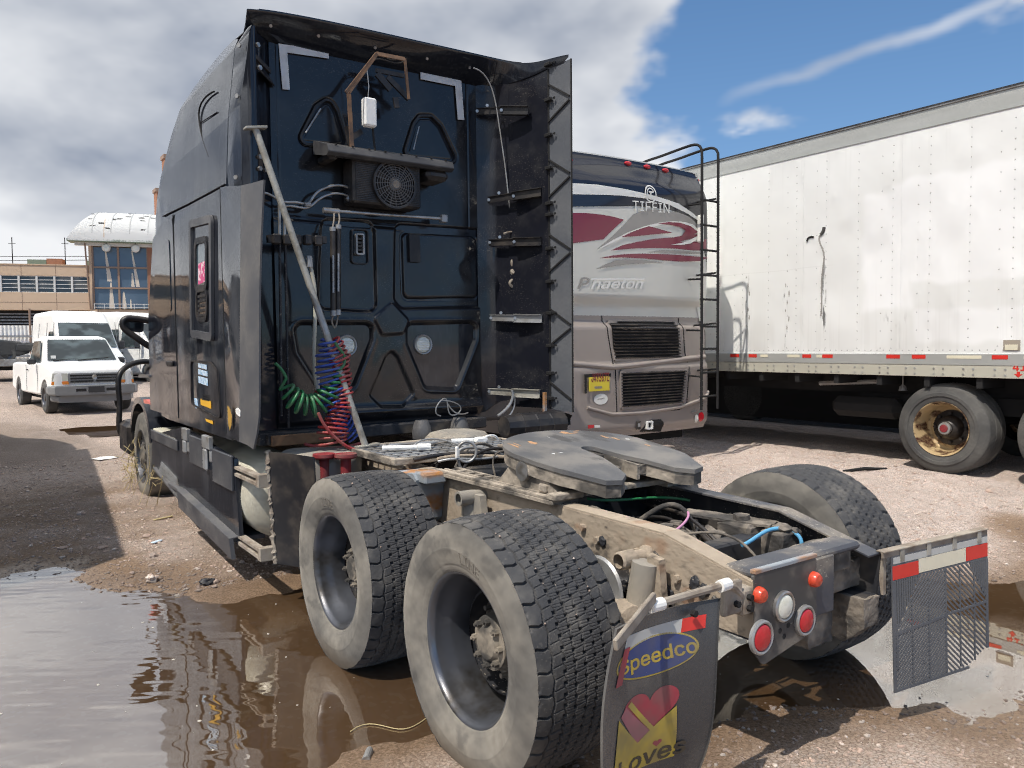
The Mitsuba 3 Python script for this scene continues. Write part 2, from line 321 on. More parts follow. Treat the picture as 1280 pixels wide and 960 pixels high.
def ground_z(x, y):
    x, y = np.asarray(x, float), np.asarray(y, float)
    p = np.stack([x, y, x*0], -1)
    rise = np.maximum(0.2*sstep(2.2, 5.3, x), 0.22*sstep(8.5, 15.0, y))
    lane = np.abs(((x-0.35*np.sin(y*0.25)+0.9) % 1.9)-0.95); ruts = -0.028*np.exp(-((lane-0.45)/0.16)**2)*sstep(0.35, 0.65, meshkit.noise(np.stack([x*0.25, y*0.08, x*0], -1), 15))
    rough = ruts+0.030*(meshkit.noise(p*0.9, 5)-0.5)+0.020*(meshkit.noise(p*2.7, 6)-0.5)+0.009*(meshkit.noise(p*8.0, 7)-0.5)+0.005*(meshkit.noise(p*21.0, 8)-0.5)
    near = (x > -9) & (x < 9) & (y > -6) & (y < 9)
    d = np.full(x.shape, 5.0)
    if near.any(): d[near] = sdist(PUD_POLY, x[near], y[near])
    rise = rise*sstep(-0.2, 1.6, d) + 0.024*np.clip(y-18, 0, 45)
    z = rise + rough + np.where(d > 0, 0.012+0.028*sstep(0, 0.55, d), np.maximum(-0.05, 0.012+0.10*d))
    near2 = (x > -5) & (x < 8) & (y > 10) & (y < 22)
    if near2.any():
        d2 = sdist(PUD2_POLY, x[near2], y[near2])
        w = sstep(0.5, 0.0, d2); z[near2] = z[near2]*(1-w) + w*np.where(d2 > 0, 0.205+0.03*d2, 0.19+0.02*np.maximum(d2, -0.4))
    return z
def gz(x, y): return float(ground_z(np.array([x]), np.array([y]))[0])
def axis_pts(a, b, step, far, r=1.18):
    c = list(np.arange(a, b+1e-6, step)); s = step
    lo, hi = [a], [b]
    while hi[-1] < far: s *= r; hi.append(hi[-1]+s)
    s = step
    while lo[-1] > -far: s *= r; lo.append(lo[-1]-s)
    return np.array(lo[:0:-1]+c+hi[1:])
gx = axis_pts(-4.6, 7.5, 0.028, 900.0); gy = axis_pts(-2.4, 8.5, 0.032, 1200.0)
gm = grid(gx, gy, lambda u, v: (u, v, ground_z(u, v)))
def ground_col(p, n, uv):
    x, y, z = p.x, p.y, p.z
    big = dfbm(x*0.35, y*0.35, 1.0, 4); mid = dfbm(x*2.2, y*2.2, 3.0, 4)
    f1, f2, r1 = dvor(x*48, y*48)
    g1, g2, r2 = dvor(x*95+7, y*95)
    stone = dmix(dmix((0.43, 0.355, 0.320), (0.35, 0.295, 0.265), r1), dmix((0.60, 0.535, 0.495), (0.26, 0.235, 0.22), r2), dss(0.35, 0.75, r1*0.5+r2*0.5))
    sand = dmix((0.38, 0.315, 0.278), (0.31, 0.256, 0.222), mid)
    c = dmix(sand, stone, dss(0.25, 0.6, dn(x*9, y*9, 2.0)*0.5+r2*0.5))
    c = c*(0.80+0.34*big)*(0.82+0.34*mid)
    c = c*(0.62+0.52*dss(0.02, 0.30, f2-f1))*(0.8+0.4*r2)
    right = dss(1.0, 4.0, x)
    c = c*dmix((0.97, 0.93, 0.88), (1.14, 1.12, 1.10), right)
    wet = dss(0.062, 0.012, z+0.030*(mid-0.5))*dss(9.0, 7.5, y)
    track = dss(0.58, 0.70, dfbm(x*0.7, y*0.16, 9.0, 3))*0.25
    dark = dmix((0.20, 0.132, 0.080), (0.125, 0.078, 0.045), mid)
    c = dmix(c*(1-track), dark*(0.75+0.5*r2), wet*0.86)
    # irregular darker brown patches towards the far left
    brown_patch = dss(0.52, 0.66, dfbm(x*0.45+5, y*0.45, 4.0, 4))*dss(-1.0, -2.2, x)*dss(4.0, 5.5, y)
    return dmix(c, (0.14, 0.105, 0.08), brown_patch*0.5)
def ground_bump(p, n, uv):
    f1, f2, r1 = dvor(p.x*48, p.y*48)
    g1, g2, r2 = dvor(p.x*95+7, p.y*95)
    dry = dss(-0.005, 0.03, p.z)
    return (dr.maximum(0.0, 0.55-f1)*r1*1.3+dr.maximum(0.0, 0.5-g1)*0.5*r2+0.6*dn(p.x*25, p.y*25, 0.0))*(0.25+0.75*dry)
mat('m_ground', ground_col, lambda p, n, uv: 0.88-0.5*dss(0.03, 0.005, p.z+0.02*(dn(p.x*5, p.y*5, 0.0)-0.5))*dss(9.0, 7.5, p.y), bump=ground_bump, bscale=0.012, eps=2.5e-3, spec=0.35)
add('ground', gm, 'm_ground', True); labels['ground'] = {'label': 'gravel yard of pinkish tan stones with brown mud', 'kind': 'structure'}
# muddy water: a level sheet, the ground rises out of it at the edges
def water_bump(p, n, uv):
    left = dss(-0.6, -2.2, p.x)
    u = p.x*0.55+p.y*0.83; v = p.x*0.83-p.y*0.55
    w = dn(u*9+1.5*dn(v*1.3, u*1.2, 5.0), v*2.3, 0.0)+0.45*dn(u*23, v*7, 4.0)
    calm = dn(p.x*1.6, p.y*1.6, 7.0)
    return w*(0.10+0.9*left)*(0.35+0.65*calm)
def water_col(p, n, uv):
    m = dfbm(p.x*1.7, p.y*1.7, 2.0, 4); s = dss(0.72, 0.80, dn(p.x*34, p.y*34, 1.0))
    return dmix(dmix((0.32, 0.205, 0.112), (0.235, 0.148, 0.082), m), (0.34, 0.26, 0.18), s*0.3)
mat('m_water_body', water_col, 0.5)
_wb = {'type': 'blendbsdf', 'weight': 0.45, 'a': {'type': 'plastic', 'diffuse_reflectance': proc(water_col), 'int_ior': 1.6, 'nonlinear': True}, 'b': {'type': 'conductor', 'specular_reflectance': {'type': 'rgb', 'value': [0.93, 0.92, 0.90]}}}
scene['m_water'] = {'type': 'twosided', 'bsdf': {'type': 'bumpmap', 'arbitrary': proc(water_bump, 6e-3), 'scale': 0.0030, 'bsdf': _wb}}
def puddle(name, poly, z, lab):
    b = poly.buffer(0.45); x0, y0, x1, y1 = b.bounds
    m = trimesh.creation.extrude_polygon(b, 0.01, engine='earcut'); top = m.submesh([np.where(m.face_normals[:, 2] > 0.9)[0]], append=True)
    v = top.vertices.copy(); v[:, 2] = z
    k = add(name, trimesh.Trimesh(v, top.faces, process=False), 'm_water'); labels[k] = {'label': lab, 'kind': 'structure'}
puddle('puddle', PUD_POLY, 0.0, 'muddy brown puddle around the rear wheels of the black truck')
puddle('puddle', PUD2_POLY.buffer(-0.35), 0.196, 'small dark puddle in front of the white pickup')
mat('m_curd', (0.55, 0.50, 0.43), 0.6)
# loose stones
def stones(n, sampler, smin, smax, seed):
    rg = np.random.default_rng(seed); base = trimesh.creation.icosahedron(); V, F = [], []
    xy = sampler(rg, n); x, y = xy[:, 0], xy[:, 1]; z = ground_z(x, y); ok = z > -0.012; x, y, z = x[ok], y[ok], z[ok]; n = len(x)
    s = smin*(smax/smin)**(rg.random(n)**2.2)
    bv = np.asarray(base.vertices); nb = len(bv)
    a = rg.random(n)*2*PI; sc = np.stack([s*rg.uniform(.7, 1.3, n), s*rg.uniform(.7, 1.3, n), s*rg.uniform(.35, .8, n)], -1)
    v = bv[None]*(1+0.3*(rg.random((n, nb, 1))-0.5))*sc[:, None]
    c, sn = np.cos(a)[:, None], np.sin(a)[:, None]
    v = np.stack([v[..., 0]*c-v[..., 1]*sn, v[..., 0]*sn+v[..., 1]*c, v[..., 2]], -1)+np.stack([x, y, z+0.15*s], -1)[:, None]
    f = np.asarray(base.faces)[None]+np.arange(n)[:, None, None]*nb
    return trimesh.Trimesh(v.reshape(-1, 3), f.reshape(-1, 3), process=False)
def samp_left(rg, n):
    return np.stack([rg.uniform(-3.2, 0.2, n), 3.0+(rg.random(n)**1.4)*7.5], -1)
def samp_right(rg, n):
    return np.stack([rg.uniform(1.2, 7.0, n), rg.uniform(-1.2, 6.0, n)], -1)
def samp_near(rg, n):
    x = rg.uniform(-1.8, 1.6, n); return np.stack([x, rg.uniform(-1.9, -0.2, n)], -1)
def stone_col(p, n, uv):
    r = dcell(p.x*28, p.y*28, 0.0); q = dn(p.x*60, p.y*60, p.z*60)
    c = dmix(dmix((0.50, 0.37, 0.30), (0.33, 0.275, 0.24), r), (0.66, 0.57, 0.50), dss(0.8, 0.95, r))
    return c*(0.75+0.4*q)*(1-0.55*dss(0.045, 0.01, p.z))
mat('m_stone', stone_col, 0.85)
V_ = cat(stones(15000, samp_left, 0.004, 0.016, 1), stones(14000, samp_right, 0.005, 0.016, 2), stones(5000, samp_near, 0.0035, 0.014, 3), stones(260, samp_left, 0.016, 0.040, 4), stones(220, samp_right, 0.016, 0.036, 5))
add('loose_gravel', V_, 'm_stone')
labels['loose_gravel'] = {'label': 'loose pinkish tan stones scattered over the yard', 'category': 'gravel', 'kind': 'stuff'}

# pale specks drifting on the brown water
rgs = np.random.default_rng(21); sp_ = []
while len(sp_) < 170:
    x, y = rgs.uniform(-3.2, 1.6), rgs.uniform(-1.6, 3.4)
    if not PUD_POLY.buffer(-0.12).contains(Point(x, y)): continue
    r = 0.0025+0.007*rgs.random()**3; m = trimesh.creation.icosahedron(); m.apply_scale([r*rgs.uniform(.6, 1.6), r, r*0.35]); m.apply_translation([x, y, 0.001]); sp_.append(m)
add('puddle_specks', cat(*sp_), 'm_curd'); labels['puddle_specks'] = {'label': 'tiny pale specks drifting on the brown puddle', 'category': 'specks', 'kind': 'stuff'}

# ------------------------------------------------------------------ the black lorry tractor: wheels and chassis
TR = thing('semi_truck', 'black sleeper cab semi truck seen from behind, with bare chassis and wheels in the puddle', 'truck')
WR, WHW, HZ = 0.512, 0.205, 0.489
def tread_mesh(ns, nw, seed):
    """tread band as a sheet: angle x width, grooves sunk"""
    L = 2*PI*WR; th = np.arange(ns+1)*2*PI/ns; w = np.linspace(-WHW, WHW, nw)
    def tri(t): return 2*np.abs(2*(t-np.floor(t+0.5)))-1
    N = 40
    def fn(a, w):
        s = a/(2*PI)*N                                   # block number round the wheel
        aw = np.abs(w); g = np.zeros_like(w)
        def cut(d, half, depth):
            nonlocal g
            g = np.maximum(g, depth*np.clip(1.35-np.abs(d)/half, 0, 1)**0.5)
        pitch = L/N
        edges = [-0.142, -0.092, -0.046, 0.0, 0.046, 0.092, 0.142]
        for k, e in enumerate(edges):
            big = k in (0, 6)
            zz = e + (0.0045 if big else 0.0050)*tri(s*(1 if big else 2)+0.25*k)
            cut(w-zz, 0.0036 if big else 0.0026, 0.009 if big else 0.0055)
        for k in range(6):                               # cross cuts, staggered rib by rib
            lo, hi = edges[k], edges[k+1]; inside = ((w > lo) & (w < hi))
            for h in (0.0, 0.5):
                ph = (s+h+0.27*k+0.12*(w-lo)/0.046) % 1.0; d = np.minimum(ph, 1-ph)*pitch
                d = np.where(inside, d, 1); cut(d, 0.0022, 0.004)
            for h in (0.0, 0.5):                         # open slots where the cuts meet the rib edge
                ph = (s+h+0.27*k) % 1.0; d = np.minimum(ph, 1-ph)*pitch
                m = (np.abs(w-lo) < 0.0085) & (k > 0)
                cut(np.where(m, d, 1), 0.0055, 0.014)
            for h in (0.2, 0.33, 0.7, 0.83):             # fine sipes
                ph = (s+h+0.27*k) % 1.0; d = np.minimum(ph, 1-ph)*pitch
                cut(np.where(inside & (k not in (0, 5)), d, 1), 0.0016, 0.0022)
        ph = (s+0.10*np.sign(w)+0.05*tri(w*18)) % 1.0; d = np.minimum(ph, 1-ph)*pitch
        cut(np.where(aw > 0.145, d, 1), 0.0042, 0.013)
        P = np.stack([np.cos(a)*WR, np.sin(a)*WR, w], -1)
        wear = 0.0022*(meshkit.noise(P*26, seed)-0.5)+0.0012*(meshkit.noise(P*70, seed+1)-0.5)
        r = WR - 0.014*(aw/WHW)**3 - g + wear
        chip = np.clip((meshkit.noise(P*60, seed+3)-0.62)*3, 0, 1)*np.clip((aw-0.192)/0.012, 0, 1)
        r = r-0.007*chip
        # squashed flat where it stands
        z = r*np.sin(a); y = r*np.cos(a); z = np.maximum(z, -0.495)
        return w, y, z
    return grid(th, w, fn)
TREAD_FINE, TREAD_FAR = tread_mesh(1280, 150, 3), tread_mesh(520, 84, 9)
SW = [(-0.203, 0.497), (-0.2075, 0.486), (-0.213, 0.470), (-0.2185, 0.452), (-0.2215, 0.4300), (-0.2225, 0.405), (-0.2235, 0.4035), (-0.2245, 0.398), (-0.2235, 0.3925), (-0.2215, 0.385), (-0.217, 0.360), (-0.210, 0.338), (-0.205, 0.331), (-0.2045, 0.327), (-0.2035, 0.324), (-0.199, 0.312), (-0.192, 0.303), (-0.186, 0.299)]
def sidewall(sgn, seed, n=160):
    m = lathe(SW, n, 0); v = m.vertices.copy(); r = np.hypot(v[:, 1], v[:, 2]); a = np.arctan2(v[:, 2], v[:, 1])
    rag = 0.006*(meshkit.noise(np.stack([np.cos(a)*50, np.sin(a)*50, a*0], -1), seed)-0.5)*(r > 0.478)
    v[:, 1:] *= (1+rag/r)[:, None]; v[:, 2] = np.maximum(v[:, 2], -0.495)
    if sgn > 0: v[:, 0] *= -1
    f = m.faces if sgn < 0 else m.faces[:, ::-1]
    return trimesh.Trimesh(v, f, process=False)
def side_letters(txt, h, r, a_mid, sgn=-1, dep=0.0022):
    """raised letters bent round the sidewall, read from outside, top towards the tread"""
    m = meshkit.text_mesh(txt, h, dep); v = m.vertices.copy(); mid = v[:, 0].max()/2
    m2 = m.subdivide_to_size(0.018); v = m2.vertices.copy()
    rr = r+v[:, 1]; a = a_mid+sgn*(v[:, 0]-mid)/r * -1
    xs = np.interp(rr, [p[1] for p in SW[::-1]], [p[0] for p in SW[::-1]])
    w = np.stack([xs-v[:, 2]+0.0004, rr*np.cos(a), rr*np.sin(a)], 1)
    if sgn > 0: w[:, 0] *= -1
    return trimesh.Trimesh(w, m2.faces, process=False)
RIM_PROF = [(-0.186, 0.299), (-0.190, 0.305), (-0.1925, 0.302), (-0.191, 0.296), (-0.184, 0.290), (-0.172, 0.284), (-0.160, 0.281), (-0.125, 0.279), (-0.105, 0.268), (-0.060, 0.262), (0.02, 0.262), (0.075, 0.262)]
DISC_PROF = [(0.075, 0.262), (0.072, 0.235), (0.052, 0.222), (0.045, 0.205), (0.048, 0.17), (0.05, 0.10)]
def rim_mesh(): return lathe(RIM_PROF, 72, 0)
def disc_mesh(): return lathe(DISC_PROF, 60, 0)
def hub_mesh(): return jitter(lathe([(0.05, 0.135), (-0.005, 0.128), (-0.03, 0.118), (-0.055, 0.112), (-0.075, 0.108), (-0.078, 0.098), (-0.075, 0.075), (-0.095, 0.062), (-0.100, 0.040), (-0.098, 0.0)], 28, 0), 0.002, 30, 4)
def lug_mesh(k):
    a = k*2*PI/10+0.2; c = np.array([0, 0.143*math.cos(a), 0.143*math.sin(a)])
    return cat(cyl(c+[0.05, 0, 0], c+[0.012, 0, 0], 0.021, 6), cyl(c+[0.012, 0, 0], c+[-0.032, 0, 0], 0.011, 8))
def stud_mesh(k):
    a = k*2*PI/8; c = np.array([0, 0.088*math.cos(a), 0.088*math.sin(a)])
    return cat(cyl(c+[-0.075, 0, 0], c+[-0.098, 0, 0], 0.014, 6), cyl(c+[-0.098, 0, 0], c+[-0.108, 0, 0], 0.007, 6))
mat('m_letters', (0.17, 0.155, 0.135), 0.85)
T4 = mi.ScalarTransform4f
PARTS = {'tread_fine': mikit.ply(TREAD_FINE, 'm_tread', False), 'tread_far': mikit.ply(TREAD_FAR, 'm_tread', True),
         'sidewall': mikit.ply(cat(sidewall(-1, 5)), 'm_sidewall', 50), 'sidewall_in': mikit.ply(cat(sidewall(1, 8)), 'm_sidewall', 50),
         'rim': mikit.ply(rim_mesh(), 'm_rim', 40), 'disc': mikit.ply(disc_mesh(), 'm_rim_dust', 30), 'hub': mikit.ply(hub_mesh(), 'm_rim_dust', 35),
         'rim_back': mikit.ply(lathe([(0.075, 0.262), (0.13, 0.27), (0.18, 0.281), (0.186, 0.299)], 48, 0), 'm_dark', 30),
         'letters': mikit.ply(side_letters('LINE', 0.045, 0.350, 1.80), 'm_letters'),
         'letters_in': mikit.ply(side_letters('LINE', 0.045, 0.350, 2.0, 1), 'm_letters')}
LUG = [mikit.ply(lug_mesh(k), 'm_rim_dust', 25) for k in range(10)]
STUD = [mikit.ply(stud_mesh(k), 'm_rim_dust', 25) for k in range(8)]
def addp(k, shape, tw, label=None):
    k = uniq(k); scene[k] = {**shape, 'to_world': tw}
    if label: labels[k] = {'label': label}
    return k
def drive_wheel(side, y, fine, rot):
    w = group(TR+'__wheel'); tw = T4().translate([side*0.985, y, HZ])
    if side > 0: tw = tw @ T4().rotate([0, 0, 1], 180)
    tr = tw                                             # the tread stays flat below
    addp(w+'__tread', PARTS['tread_fine' if fine else 'tread_far'], tr)
    addp(w+'__sidewall', PARTS['sidewall'], tr); addp(w+'__inner_sidewall', PARTS['sidewall_in'], tr)
    tw2 = tw @ T4().rotate([1, 0, 0], rot)
    if fine: addp(w+'__lettering', PARTS['letters'], tw2)
    addp(w+'__inner_lettering', PARTS['letters_in'], tw2)
    addp(w+'__rim', PARTS['rim'], tw2); addp(w+'__rim_back', PARTS['rim_back'], tw2); addp(w+'__disc', PARTS['disc'], tw2); addp(w+'__hub', PARTS['hub'], tw2)
    if fine:
        for L in LUG: addp(w+'__lug_nut', L, tw2)
        for S in STUD: addp(w+'__stud', S, tw2)
def pebbles(y0, n, seed):
    rg = np.random.default_rng(seed); out = []
    for _ in range(n):
        a = rg.uniform(0.2, 2.9); x = -0.985+rg.choice([-0.092, -0.046, 0.0, 0.046, 0.092, -0.142])+rg.normal()*0.003; r = WR-0.003
        m = trimesh.creation.icosahedron(); m.apply_scale(rg.uniform(0.002, 0.005)); m.apply_translation([x, y0+r*math.cos(a), HZ+r*math.sin(a)]); out.append(m)
    return cat(*out)
add(TR+'__wheel__tread_pebble', pebbles(0.0, 46, 1), 'm_stone', kind='stuff'); add(TR+'__wheel_001__tread_pebble', pebbles(1.318, 40, 2), 'm_stone', kind='stuff')
drive_wheel(-1, 0.0, True, 0); drive_wheel(-1, 1.318, True, -14); drive_wheel(1, 0.0, False, 40); drive_wheel(1, 1.318, False, 75)
# steer wheels
def steer_wheel(side):
    w = group(TR+'__steer_wheel'); c = np.array([side*1.0, 7.0, 0.47])
    prof = [(-0.145, 0.30), (-0.152, 0.34), (-0.155, 0.40), (-0.148, 0.45), (-0.138, 0.482), (-0.12, 0.494), (0.12, 0.494), (0.138, 0.482), (0.155, 0.40), (0.145, 0.30)]
    if side > 0: prof = prof
    add(w+'__tyre', lathe(prof, 64, 0, c), 'm_sidewall', 35)
    s = side
    rp = [(0.145, 0.300), (0.150, 0.304), (0.150, 0.290), (0.12, 0.278), (0.08, 0.272), (0.10, 0.245), (0.115, 0.20), (0.105, 0.16), (0.10, 0.12)]
    add(w+'__rim', lathe([(s*a, r) for a, r in rp], 64, 0, c), 'm_rim', 40)
    hub = lathe([(s*0.10, 0.13), (s*0.135, 0.12), (s*0.15, 0.07), (s*0.16, 0.06), (s*0.16, 0.0)], 28, 0, c)
    add(w+'__hub', hub, 'm_rim_dust', 30)
    for k in range(10):
        a = k*2*PI/10; p = c+[s*0.107, 0.222*math.cos(a), 0.222*math.sin(a)]
        add(w+'__hand_hole', cyl(p, p+[s*0.012, 0, 0], 0.031, 14), 'm_dark')
    for k in range(10):
        a = k*2*PI/10+0.3; p = c+[s*0.10, 0.143*math.cos(a), 0.143*math.sin(a)]
        add(w+'__lug_nut', cyl(p, p+[s*0.035, 0, 0], 0.017, 6), 'm_steel')
steer_wheel(-1); steer_wheel(1)
# straw caught on the steer wheel
def straw(c, n, spread, lo, hi, seed):
    rg = np.random.default_rng(seed); out = []
    for _ in range(n):
        p = np.array(c)+rg.normal(size=3)*spread; d = rg.normal(size=3)*[0.5, 1, 1]; d /= np.linalg.norm(d); L = rg.uniform(lo, hi)
        b = rg.normal(size=3)*0.2*L; out.append(tube([p, p+d*L/2+b*0.6, p+d*L+b], 0.0032, 4))
    return cat(*out)
add(TR+'__straw', cat(straw((-1.19, 7.28, 0.42), 46, (0.03, 0.07, 0.16), 0.06, 0.2, 1), straw((-1.20, 7.33, 0.22), 26, (0.03, 0.05, 0.1), 0.05, 0.16, 2), tube([[-1.24,5.384,0.467],[-1.24,5.479,0.338],[-1.24,5.654,0.193],[-1.24,5.703,0.129]], 0.004, 4), straw((-1.2, 6.2, 0.30), 14, (0.02, 0.3, 0.03), 0.1, 0.4, 4)), 'm_straw', kind='stuff', label='dry straw caught on the front wheel')

def rough_up(*ms):
    return cat(*[jitter(m.subdivide_to_size(0.025), 0.0035, 38, i) for i, m in enumerate(ms)])
# chassis rails (C sections, flanges inwards), the tail tapered
def rail(side, name):
    s = side
    def prof(y0, inset, t): return None
    top = [(7.7, 0.905), (1.5, 0.905), (0.30, 0.905), (-0.345, 0.900), (-0.80, 0.800)]
    bot = [(-0.80, 0.600), (-0.2, 0.600), (0.3, 0.625), (7.7, 0.625)]
    if s > 0: top = [(7.7, 0.905), (1.5, 0.905), (0.30, 0.908), (-0.345, 0.893), (-0.790, 0.775)]; bot = [(-0.775, 0.60), (-0.2, 0.600), (0.3, 0.625), (7.7, 0.625)]
    web = extr(top+bot, 'x', s*0.43, s*0.419)
    def flange(a, b, zoff): return obox(*(lambda A, B: ((A+B)/2, np.array([0.047, 0, 0]), (B-A)/2, np.array([0, (A-B)[2], (B-A)[1]])/np.linalg.norm(B-A)*0.0055))(np.array([s*0.380, a[0], a[1]+zoff]), np.array([s*0.380, b[0], b[1]+zoff])), 0.002)
    k = add(TR+'__frame_rail', web, 'm_frame_dust' if s < 0 else 'm_frame_dark', label=name)
    for a, b in zip(top[:-1], top[1:]): add(k+'__top_flange', flange(a, b, 0.004), 'm_frame_top' if s > 0 else 'm_frame_dust')
    for a, b in zip(bot[:-1], bot[1:]): add(k+'__bottom_flange', flange(a, b, -0.004), 'm_frame_dark')
    return k
RL = rail(-1, 'left chassis rail caked in tan dust'); RR = rail(1, 'right chassis rail, dark with bare top edge')
# clods and bolts on the dusty rail
def clod(c, r, seed, sq=(0.5, 1, 1)):
    m = trimesh.creation.icosphere(2); v = m.vertices*(0.55+0.9*meshkit.noise(m.vertices*2.2+seed, seed))[:, None]*np.array(sq)*r
    return trimesh.Trimesh(v+np.asarray(c), m.faces, process=False)
add(RL+'__mud_clod', cat(*[clod((-0.435, y, z), r, i) for i, (y, z, r) in enumerate([(-0.30, 0.775, 0.040), (-0.52, 0.735, 0.030), (-0.56, 0.72, 0.028), (-0.10, 0.66, 0.06), (-0.36, 0.655, 0.045), (-0.62, 0.70, 0.018), (0.02, 0.80, 0.02)])]), 'm_frame_dark', 30, kind='stuff')
add(RL+'__rail_bolt', bolts([(-0.43, y, z) for y, z in [(-0.2, 0.80), (-0.43, 0.74), (-0.5, 0.70), (0.15, 0.84), (0.05, 0.80), (0.25, 0.72), (-0.1, 0.74)]], (-1, 0, 0), 0.017, 0.022), 'm_frame_dust', kind='stuff')
# rear end: light plate on the left, box cross member
PL = add(TR+'__light_plate', extr(rpoly([(-0.452, 0.862), (-0.075, 0.858), (-0.071, 0.585), (-0.13, 0.555), (-0.40, 0.505), (-0.448, 0.56)], 0.03), 'y', -0.812, -0.806), 'm_plate', label='dark steel plate with three round lamps and two small markers')
add(PL+'__edge', box(-0.452, -0.072, -0.815, -0.790, 0.850, 0.866, 0.003), 'm_rusty')
def lamp(x, z, r, lens, ring):
    k = group(PL+'__lamp')
    add(k+'__ring', lathe([(-0.812, r*1.28), (-0.824, r*1.27), (-0.829, r*1.15), (-0.827, r*1.02), (-0.82, r*0.99)], 40, 1, (x, 0, z)), ring, 30)
    add(k+'__lens', lathe([(-0.816, r*1.0), (-0.826, r*0.93), (-0.831, r*0.7), (-0.833, 0.0)], 36, 1, (x, 0, z)), lens, 30)
lamp(-0.286, 0.703, 0.046, 'm_lens_clear', 'm_steel'); lamp(-0.419, 0.616, 0.050, 'm_lens_red', 'm_galv'); lamp(-0.155, 0.622, 0.046, 'm_lens_red', 'm_galv')
for (x, z) in ((-0.432, 0.775), (-0.098, 0.770)): add(PL+'__marker_lamp', lathe([(-0.812, 0.030), (-0.828, 0.029), (-0.840, 0.022), (-0.844, 0.0)], 24, 1, (x, 0, z)), 'm_lens_orange', 30)
for (x, z) in ((-0.300, 0.612), (-0.250, 0.622), (-0.275, 0.585)): add(PL+'__hole', cyl((x, -0.8125, z), (x, -0.8065, z), 0.011, 12), 'm_dark')
add(TR+'__end_crossmember', cat(box(-0.415, 0.30, -0.775, -0.64, 0.815, 0.848, 0.012), box(-0.415, 0.09, -0.785, -0.765, 0.60, 0.83, 0.004)), 'm_frame_top')
add(TR+'__end_crossmember_box', rough_up(box(0.02, 0.26, -0.755, -0.62, 0.735, 0.842, 0.008), box(0.13, 0.425, -0.70, -0.55, 0.62, 0.74, 0.006)), 'm_frame_grime')
add(TR+'__tow_bracket', rough_up(extr([(-0.79, 0.60), (-0.79, 0.48), (-0.70, 0.40), (-0.55, 0.42), (-0.45, 0.6)], 'x', 0.30, 0.415), extr([(-0.77, 0.6), (-0.77, 0.47), (-0.6, 0.47), (-0.5, 0.6)], 'x', -0.06, 0.10)), 'm_frame_grime')
# crossmembers, axles, suspension
add(TR+'__crossmember', cat(box(-0.418, 0.418, 0.58, 0.78, 0.66, 0.86, 0.01), bolts([(x, 0.57, z) for x in (-.3, -.1, .1, .3) for z in (.7, .82)], (0, -1, 0))), 'm_frame_dark')
add(TR+'__crossmember', box(-0.418, 0.418, -0.35, -0.25, 0.62, 0.80, 0.01), 'm_frame_dark')
for y in (0.0, 1.318):
    a = add(TR+'__axle', cat(lathe([(-0.98, 0.075), (-0.55, 0.08), (-0.3, 0.10), (-0.22, 0.17), (0.0, 0.21), (0.22, 0.17), (0.3, 0.10), (0.55, 0.08), (0.98, 0.075)], 24, 0, (0, y, HZ))), 'm_frame_dark', 40)
    for s in (-1, 1):
        add(TR+'__brake_drum', lathe([(s*0.78, 0.10), (s*0.80, 0.215), (s*1.02, 0.215), (s*1.03, 0.2)], 32, 0, (0, y, HZ)), 'm_frame_dark', 30)
        add(TR+'__air_spring', lathe([(0.42, 0.11), (0.47, 0.135), (0.52, 0.14), (0.57, 0.128), (0.61, 0.10), (0.62, 0.0)], 24, 2, (s*0.44, y-0.33, 0.0)), 'm_black', 40)
        add(TR+'__suspension_arm', cat(bar((s*0.47, y+0.55, 0.55), (s*0.47, y-0.42, 0.42), 0.09, 0.05, bev=0.01), box(s*0.38, s*0.56, y-0.1, y+0.1, 0.40, 0.56, 0.01)), 'm_frame_dark')
        c = add(TR+'__brake_chamber', lathe([(0.0, 0.0), (0.0, 0.05), (0.02, 0.085), (0.07, 0.09), (0.09, 0.098), (0.10, 0.09), (0.17, 0.085), (0.19, 0.05), (0.19, 0)], 24, 1, (s*0.62, y-0.38, 0.56)), 'm_frame_dust', 30)
# shock absorber, link and drum seen between rail and rear wheel
SH = add(TR+'__shock_absorber', cat(cyl((-0.52, -0.335, 0.80), (-0.55, -0.30, 0.50), 0.055, 18)), 'm_drum', 40)
add(SH+'__link', cat(lathe([(-0.70, 0.03), (-0.69, 0.038), (-0.62, 0.038), (-0.61, 0.030), (-0.56, 0.03), (-0.55, 0.042), (-0.50, 0.042), (-0.43, 0.03)], 16, 0, (0.10, -0.26, 0.80)), extr([(-0.40, 0.82), (-0.33, 0.83), (-0.37, 0.60), (-0.42, 0.60)], 'x', -0.51, -0.475)), 'm_frame_dust', 30)
add(TR+'__shock_absorber', cat(cyl((-0.50, 1.02, 0.84), (-0.53, 0.98, 0.55), 0.052, 18), lathe([(-0.60, 0.028), (-0.60, 0.04), (-0.52, 0.04), (-0.43, 0.03)], 16, 0, (0, 0.99, 0.86)), extr([(0.90, 0.88), (0.98, 0.88), (0.93, 0.66), (0.86, 0.66)], 'x', -0.52, -0.48)), 'm_drum', 40)
add(TR+'__brake_drum_face', lathe([(-0.72, 0.14), (-0.73, 0.13), (-0.73, 0.08), (-0.715, 0.07), (-0.715, 0.0)], 28, 0, (0.12, -0.15, 0.66)), 'm_galv', 30)
# rusty spring hanger in front of the forward bogie wheel
SHG = add(TR+'__rusty_hanger', jitter(cat(extr([(1.85, 0.905), (1.47, 0.935), (1.43, 0.90), (1.46, 0.66), (1.55, 0.60), (1.75, 0.7), (1.80, 0.84)], 'x', -0.62, -0.432), box(-0.60, -0.45, 1.36, 1.50, 0.88, 0.945, 0.012)), 0.004, 22), 'm_rusty', 35)
add(SHG+'__nut', bolts([(-0.62, y, z) for y, z in ((1.52, 0.86), (1.52, 0.80), (1.6, 0.72))], (-1, 0, 0), 0.018, 0.02), 'm_steel')
